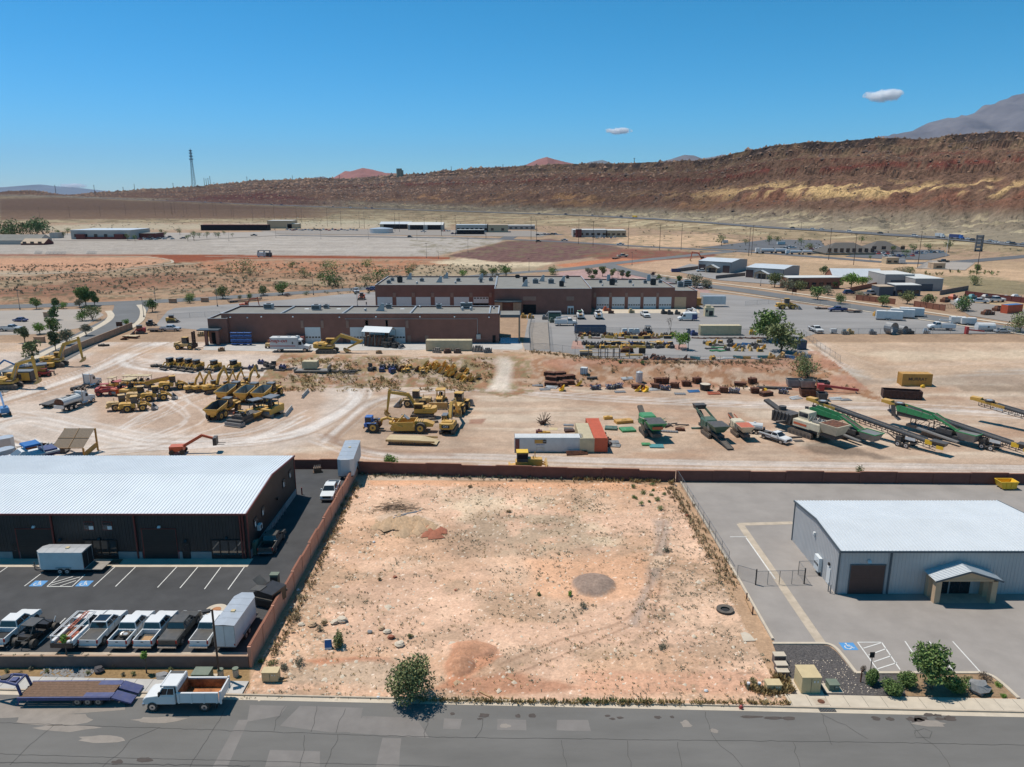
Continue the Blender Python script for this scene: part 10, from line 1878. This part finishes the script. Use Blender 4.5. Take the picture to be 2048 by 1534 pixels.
p=at(529,514);m=M(k3);[m.box(x-.1,x+.1,-1.5,1.5,0,4.5)for x in(-4,0,4)];m.a0((-4,-1.4,4.4),(4,-1.4,4.4),.3);m.a0((-4,1.4,4.4),(4,1.4,4.4),.3);m.use(j3);m.box(-4.6,1.4,-1.4,1.4,.6,3.2);m.use(i8);m.box(1.8,5,-1.4,1.4,.4,3.0);one('starting_gate',m,'grey starting gate truck on the dirt track','starting gate',p)
for x,y,L,lb in((110,509,14,'low dark bleacher frame at the left of the gravel field'),(75,508,5,'pale small trailer at the left of the gravel field'),(182,508,7,'dark pipes lying at the edge of the gravel field')):m=M(q9);[m.a0((-L/2,k*.8,.4+k*.5),(L/2,k*.8,.4+k*.5),.4,.12)for k in range(4)];[m.a0((-L/2+i*L/5,0,0),(-L/2+i*L/5,2.4,2),.15)for i in range(6)];one('bleacher',m,lb,'bleacher',at(x,y),0)
cols=[i9,j3,j1,k0,l6,s7,i9];cn={i9:A5,j3:'silver',j1:'black',k0:'dark blue',l6:'red',s7:t0}
def e7(spots,where,hd,grp,sc_=1.05,jit=8):
 for i,(x,y)in enumerate(spots):
  c=rn.choice(cols);k=rn.random()
  if k<.35:t,nm,ct=d4(mk_far_pickup,c),l8,j7
  else:t,nm,ct=d4(mk_far_car,c,k>.65),x5,x5
  put(t,nm,'%s %s %s'%(cn[c],{l8:l8,x5:x5 if k<=.65 else 'sport utility car'}[nm],where),ct,at(x,y),hd+rn.uniform(-jit,jit),'%s %ss %s'%(cn[c],nm,grp),sc_)
e7([(1602+k*9-(k%2)*3,503+(k%3)*2)for k in range(6)]+[(1622+k*9,498+(k%2)*2)for k in range(5)],'parked left of the dark roofed building',80,'left of the dark roofed building')
e7([(1748+k*9,508+(k%2))for k in range(5)]+[(1770+k*9,513+(k%2))for k in range(7)]+[(1832+k*8,508)for k in range(3)],'parked in front of the dark roofed building',80,'in front of the dark roofed building');e7([(1836+k*8,506)for k in range(7)],'parked behind the flagpole',80,'behind the flagpole')
e7([(1570,498),(1578,496),(1585,497)],'parked in the open dealer lot',10,'in the open dealer lot')
e7([(277+k*5,479+(k%2))for k in range(9)]+[(322,478),(329,479),(335,477),(345,479),(368,477),(366,478),(325,475),(340,475)],'parked beside the low brown brick wing',60,'beside the brick wing')
e7([(405+k*6,459+(k%3)*.6)for k in range(20)],'parked by the open carport',70,'by the open carport');e7([(575+k*6,460+(k%3)*.8)for k in range(24)],'parked in the long row beyond the gravel field',70,'in the long row beyond the field')
e7([(884+k*5,463)for k in range(4)]+[(905+k*7,468.5)for k in range(10)],'parked at the long white carport',80,'at the white carport');e7([(1076+k*7,471-k*.4)for k in range(6)],'parked left of the restaurant',30,'left of the restaurant');e7([(1187+k*7,475.5+(k%2))for k in range(7)],'parked in front of the restaurant',80,'in front of the restaurant')
for x,y,c,nm,hd,lb in((1129,482,j3,'p',-10,'silver pickup driving on the far road below the restaurant'),(1241,490,i9,'p',170,'white pickup driving on the far road by the sandy pad'),(1887,525,j1,'p',175,'black pickup driving on the far road at the right'),(508,472,j1,'p',0,'black pickup on the road behind the gravel field'),(1077,484,j1,'c',0,'black car at the corner of the ploughed field'),(820,475,j1,'c',0,'black car on the road near the round tank'),(847,464,i9,'p',0,'white pickup in front of the long white shed'),(765,458,i9,'c',10,'white car near the open front shed')):put(d4(mk_far_pickup,c)if nm=='p' else d4(mk_far_car,c,True),l8 if nm=='p' else x5,lb,j7 if nm=='p' else x5,at(x,y),hd,None,1.15)
pl(mk_trailer,(7.0,2.4,2.4,j5,2),(1562,490,5),'white camper trailer in the dealer lot','camper_trailer',l0);pl(mk_trailer,(5.0,2.4,2.4,j5,1),(1450,487,5),'small white trailer at the edge of the dealer lot',k9,l0);pl(mk_trailer,(4.0,2.2,2.4,j5,1),(1803,528,0),'small white trailer beside the tan block hut',k9,l0)
hw=[(412,i9),(440,k0),(545,j1),(560,j1),(566,k0),(664,j1),(703,i9),(730,j3),(746,k0),(1076,j1),(1134,j1),(1182,s7),(1245,j1),(1582,j1),(1628,i9),(1640,i9),(1702,i9),(1757,j1),(1832,i9),(1930,i9),(1950,j1),(1975,j3),(1996,i9),(2012,i9),(2030,j1),(2042,j3)]
hpx=[float(e8(np.array([q.x]),np.array([q.y]),np.array([hz(q.x,q.y)]))[0][0])for q in HWY]
for i,(x,c)in enumerate(hw):
 k=min(max(int(np.searchsorted(hpx,x)),1),len(HWY)-1);a,b=HWY[k-1],HWY[k];t=(x-hpx[k-1])/(hpx[k]-hpx[k-1]+1e-6);q=a.lerp(b,t);d=(b-a).normalized();n_=Vector((-d.y,d.x,0))*(2.2 if i%2 else-2.2);q=q+n_;part_='left' if x<800 else 'middle' if x<1500 else 'right'
 put(d4(mk_far_car,c,i%2==0),x5,'%s car driving on the %s stretch of the highway'%(cn[c],part_),x5,(q.x,q.y,hz(q.x,q.y)+.6),math.degrees(math.atan2(d.y,d.x))+(180 if i%2 else 0),'%s cars on the %s stretch of the highway'%(cn[c],part_),1.25)
for x,bd,cb,lb in((1902,k0,v1,'blue semi truck on the highway'),(1266,l3,l3,'small yellow truck on the highway'),(1867,j5,i9,'white box van on the highway')):
 k=int(np.searchsorted(hpx,x));a,b=HWY[k-1],HWY[k];q=a.lerp(b,.5);d=(b-a).normalized();put(mk_far_semi(bd,cb,9.0 if x!=1867 else 4.0),'semi_truck' if x==1902 else 'box_truck',lb,'truck',(q.x,q.y,hz(q.x,q.y)+.6),math.degrees(math.atan2(d.y,d.x)),None,1.0 if x!=1266 else .7)
def c3(name,pts,Y,depth,mat,base=-60,rough=.05,seed=0):
 xs=np.array([p[0]for p in pts],float);ys=np.array([p[1]for p in pts],float);n=140;px=np.linspace(xs[0],xs[-1],n);py=np.interp(px,xs,ys);X=np.array([atY(a,b,Y).x for a,b in zip(px,py)]);Zc=np.array([b3(b,Y)for b in py]);rows=[]
 for t in np.linspace(-1,1,25):
  f=(1-abs(t))**.85;yy=Y+t*depth;z=base+(Zc-base)*f;amp=(Zc-base)*rough*f**.3*(1 if abs(t)>.04 else .12);z=z+amp*2*(1-np.abs(2*fbm(X/(depth*.22),np.full(n,yy)/(depth*.35),seed)-1)-.6);rows.append(np.column_stack([X*(yy/Y)**.0+0*X,np.full(n,yy),np.minimum(z,Zc+amp*.2)]))
 v=np.concatenate(rows);i=np.arange(len(v)).reshape(25,n);f=np.stack([i[:-1,:-1],i[:-1,1:],i[1:,1:],i[1:,:-1]],-1).reshape(-1,4);me=d7(name,v,f,mat);a7(name,me)
pm(E5,(.15,.135,.135),.95,var=.3,scale=.0016,geo=True,detail=10,tint=(.10,.09,.10));pm(F6,(.26,.105,.085),.95,var=.25,scale=.006,geo=True,detail=8);pm(C0,(.12,.13,.14),.95,var=.15,scale=.001,geo=True)
c3('mountain',[(1660,300),(1760,276),(1800,270),(1826,264),(1850,254),(1880,246),(1920,236),(1950,226),(1975,215),(2000,210),(2014,209),(2024,200),(2040,195),(2070,188),(2140,186),(2240,205),(2360,260)],12500,3600,E5,0,.16,3)
c3('mountain',[(-120,384),(0,382),(30,378),(50,374),(62,371),(72,372),(82,369),(100,374),(120,373),(150,376),(170,380),(210,386),(300,392)],26000,5000,C0,0,.08,5)
c3(H8,[(640,366),(664,357),(690,342),(700,343),(725,336),(745,339),(770,346),(800,347),(828,352),(870,362)],5200,700,F6,0,.12,7);c3(H8,[(1010,338),(1050,330),(1075,319),(1094,314),(1112,319),(1130,324),(1160,330),(1200,338)],5200,700,F6,0,.12,8)
c3(H8,[(1150,334),(1180,324),(1205,320),(1226,327),(1260,334)],9000,1200,C0,0,.1,9);c3(H8,[(1300,328),(1340,319),(1368,310),(1388,311),(1404,317),(1430,313),(1445,309),(1470,314),(1520,326)],9500,1400,E5,0,.08,10);c3(H8,[(600,362),(628,355),(645,353),(656,357),(680,364)],9000,900,C0,0,.1,11)
def h2(px,py,w_,h_,Y,seed,dens,label,stretch=1.0,lob=14):
 c=atY(px,py,Y);k=Y/F_PX*1.03;W,Hh=w_*k,h_*k;rn=random.Random(seed);m=M();lobes=[]
 for i in range(lob):t=rn.uniform(-1,1);s=(1-abs(t)**1.5)*rn.uniform(.45,1);lobes.append((t*W*.46,rn.uniform(-.2,.2)*W*.4,rn.uniform(-.1,.35)*Hh*s,W*.13*(.5+s),Hh*.42*(.35+s)))
 me=bpy.data.meshes.new(H9);mt=bpy.data.materials.new('cloud_vapour');mt.use_nodes=True;t=NT(mt);t.n.remove(t.n[m9]);pv=t.add('ShaderNodeVolumePrincipled');si(pv,'Color',(1,1,1,1));si(pv,'Anisotropy',.0)
 tc=t.add('ShaderNodeTexCoord');no=t.add(l7,Scale=3.0/Hh*.5,Detail=5,Roughness=.65);t.link(tc.outputs['Object'],no.inputs[q1]);mp_=t.add('ShaderNodeMapping');si(mp_,'Scale',(2/W,2.5/W,2/Hh));t.link(tc.outputs['Object'],mp_.inputs[q1]);ln=t.add('ShaderNodeVectorMath',operation='LENGTH');t.link(mp_.outputs[q1],ln.inputs[0])
 sb=t.add(o1,operation='SUBTRACT');t.link(no.outputs[D3],sb.inputs[0]);sc2=t.add(o1,operation=z2);si(sc2,1,.42);t.link(ln.outputs[w8],sc2.inputs[0]);t.link(sc2.outputs[0],sb.inputs[1]);mr=t.add(l1);si(mr,r8,.16);si(mr,r9,.36);si(mr,D4,dens/Hh);t.link(sb.outputs[0],mr.inputs[w8]);t.link(mr.outputs[A9],pv.inputs['Density']);t.link(pv.outputs[0],t.n[x3].inputs['Volume'])
 b=M(mt);b.e5((0,0,0),W*.5,W*.4,Hh*.5,20,12);o=f9(H9,b.mesh(H9),label,H9);o.location=c;return o
h2(1768,191,78,24,17000,3,9.0,'small white cloud above the mesa at the right');h2(1237,262,54,13,27000,5,7.0,'thin small white cloud left of the mesa crest');h2(145,372,60,11,38000,6,3.0,'low pale cloud over the blue mountains at the left')
m=M();hm=bpy.data.materials.new('haze_air');hm.use_nodes=True;t=NT(hm);t.n.remove(t.n[m9]);pv=t.add('ShaderNodeVolumePrincipled');si(pv,'Color',(.5,.68,1,1));si(pv,'Density',1.6e-5);t.link(pv.outputs[0],t.n[x3].inputs['Volume'])
m.use(hm);m.box(-30000,20000,-400,33000,-90,1900);f9('haze',m.mesh('haze'))
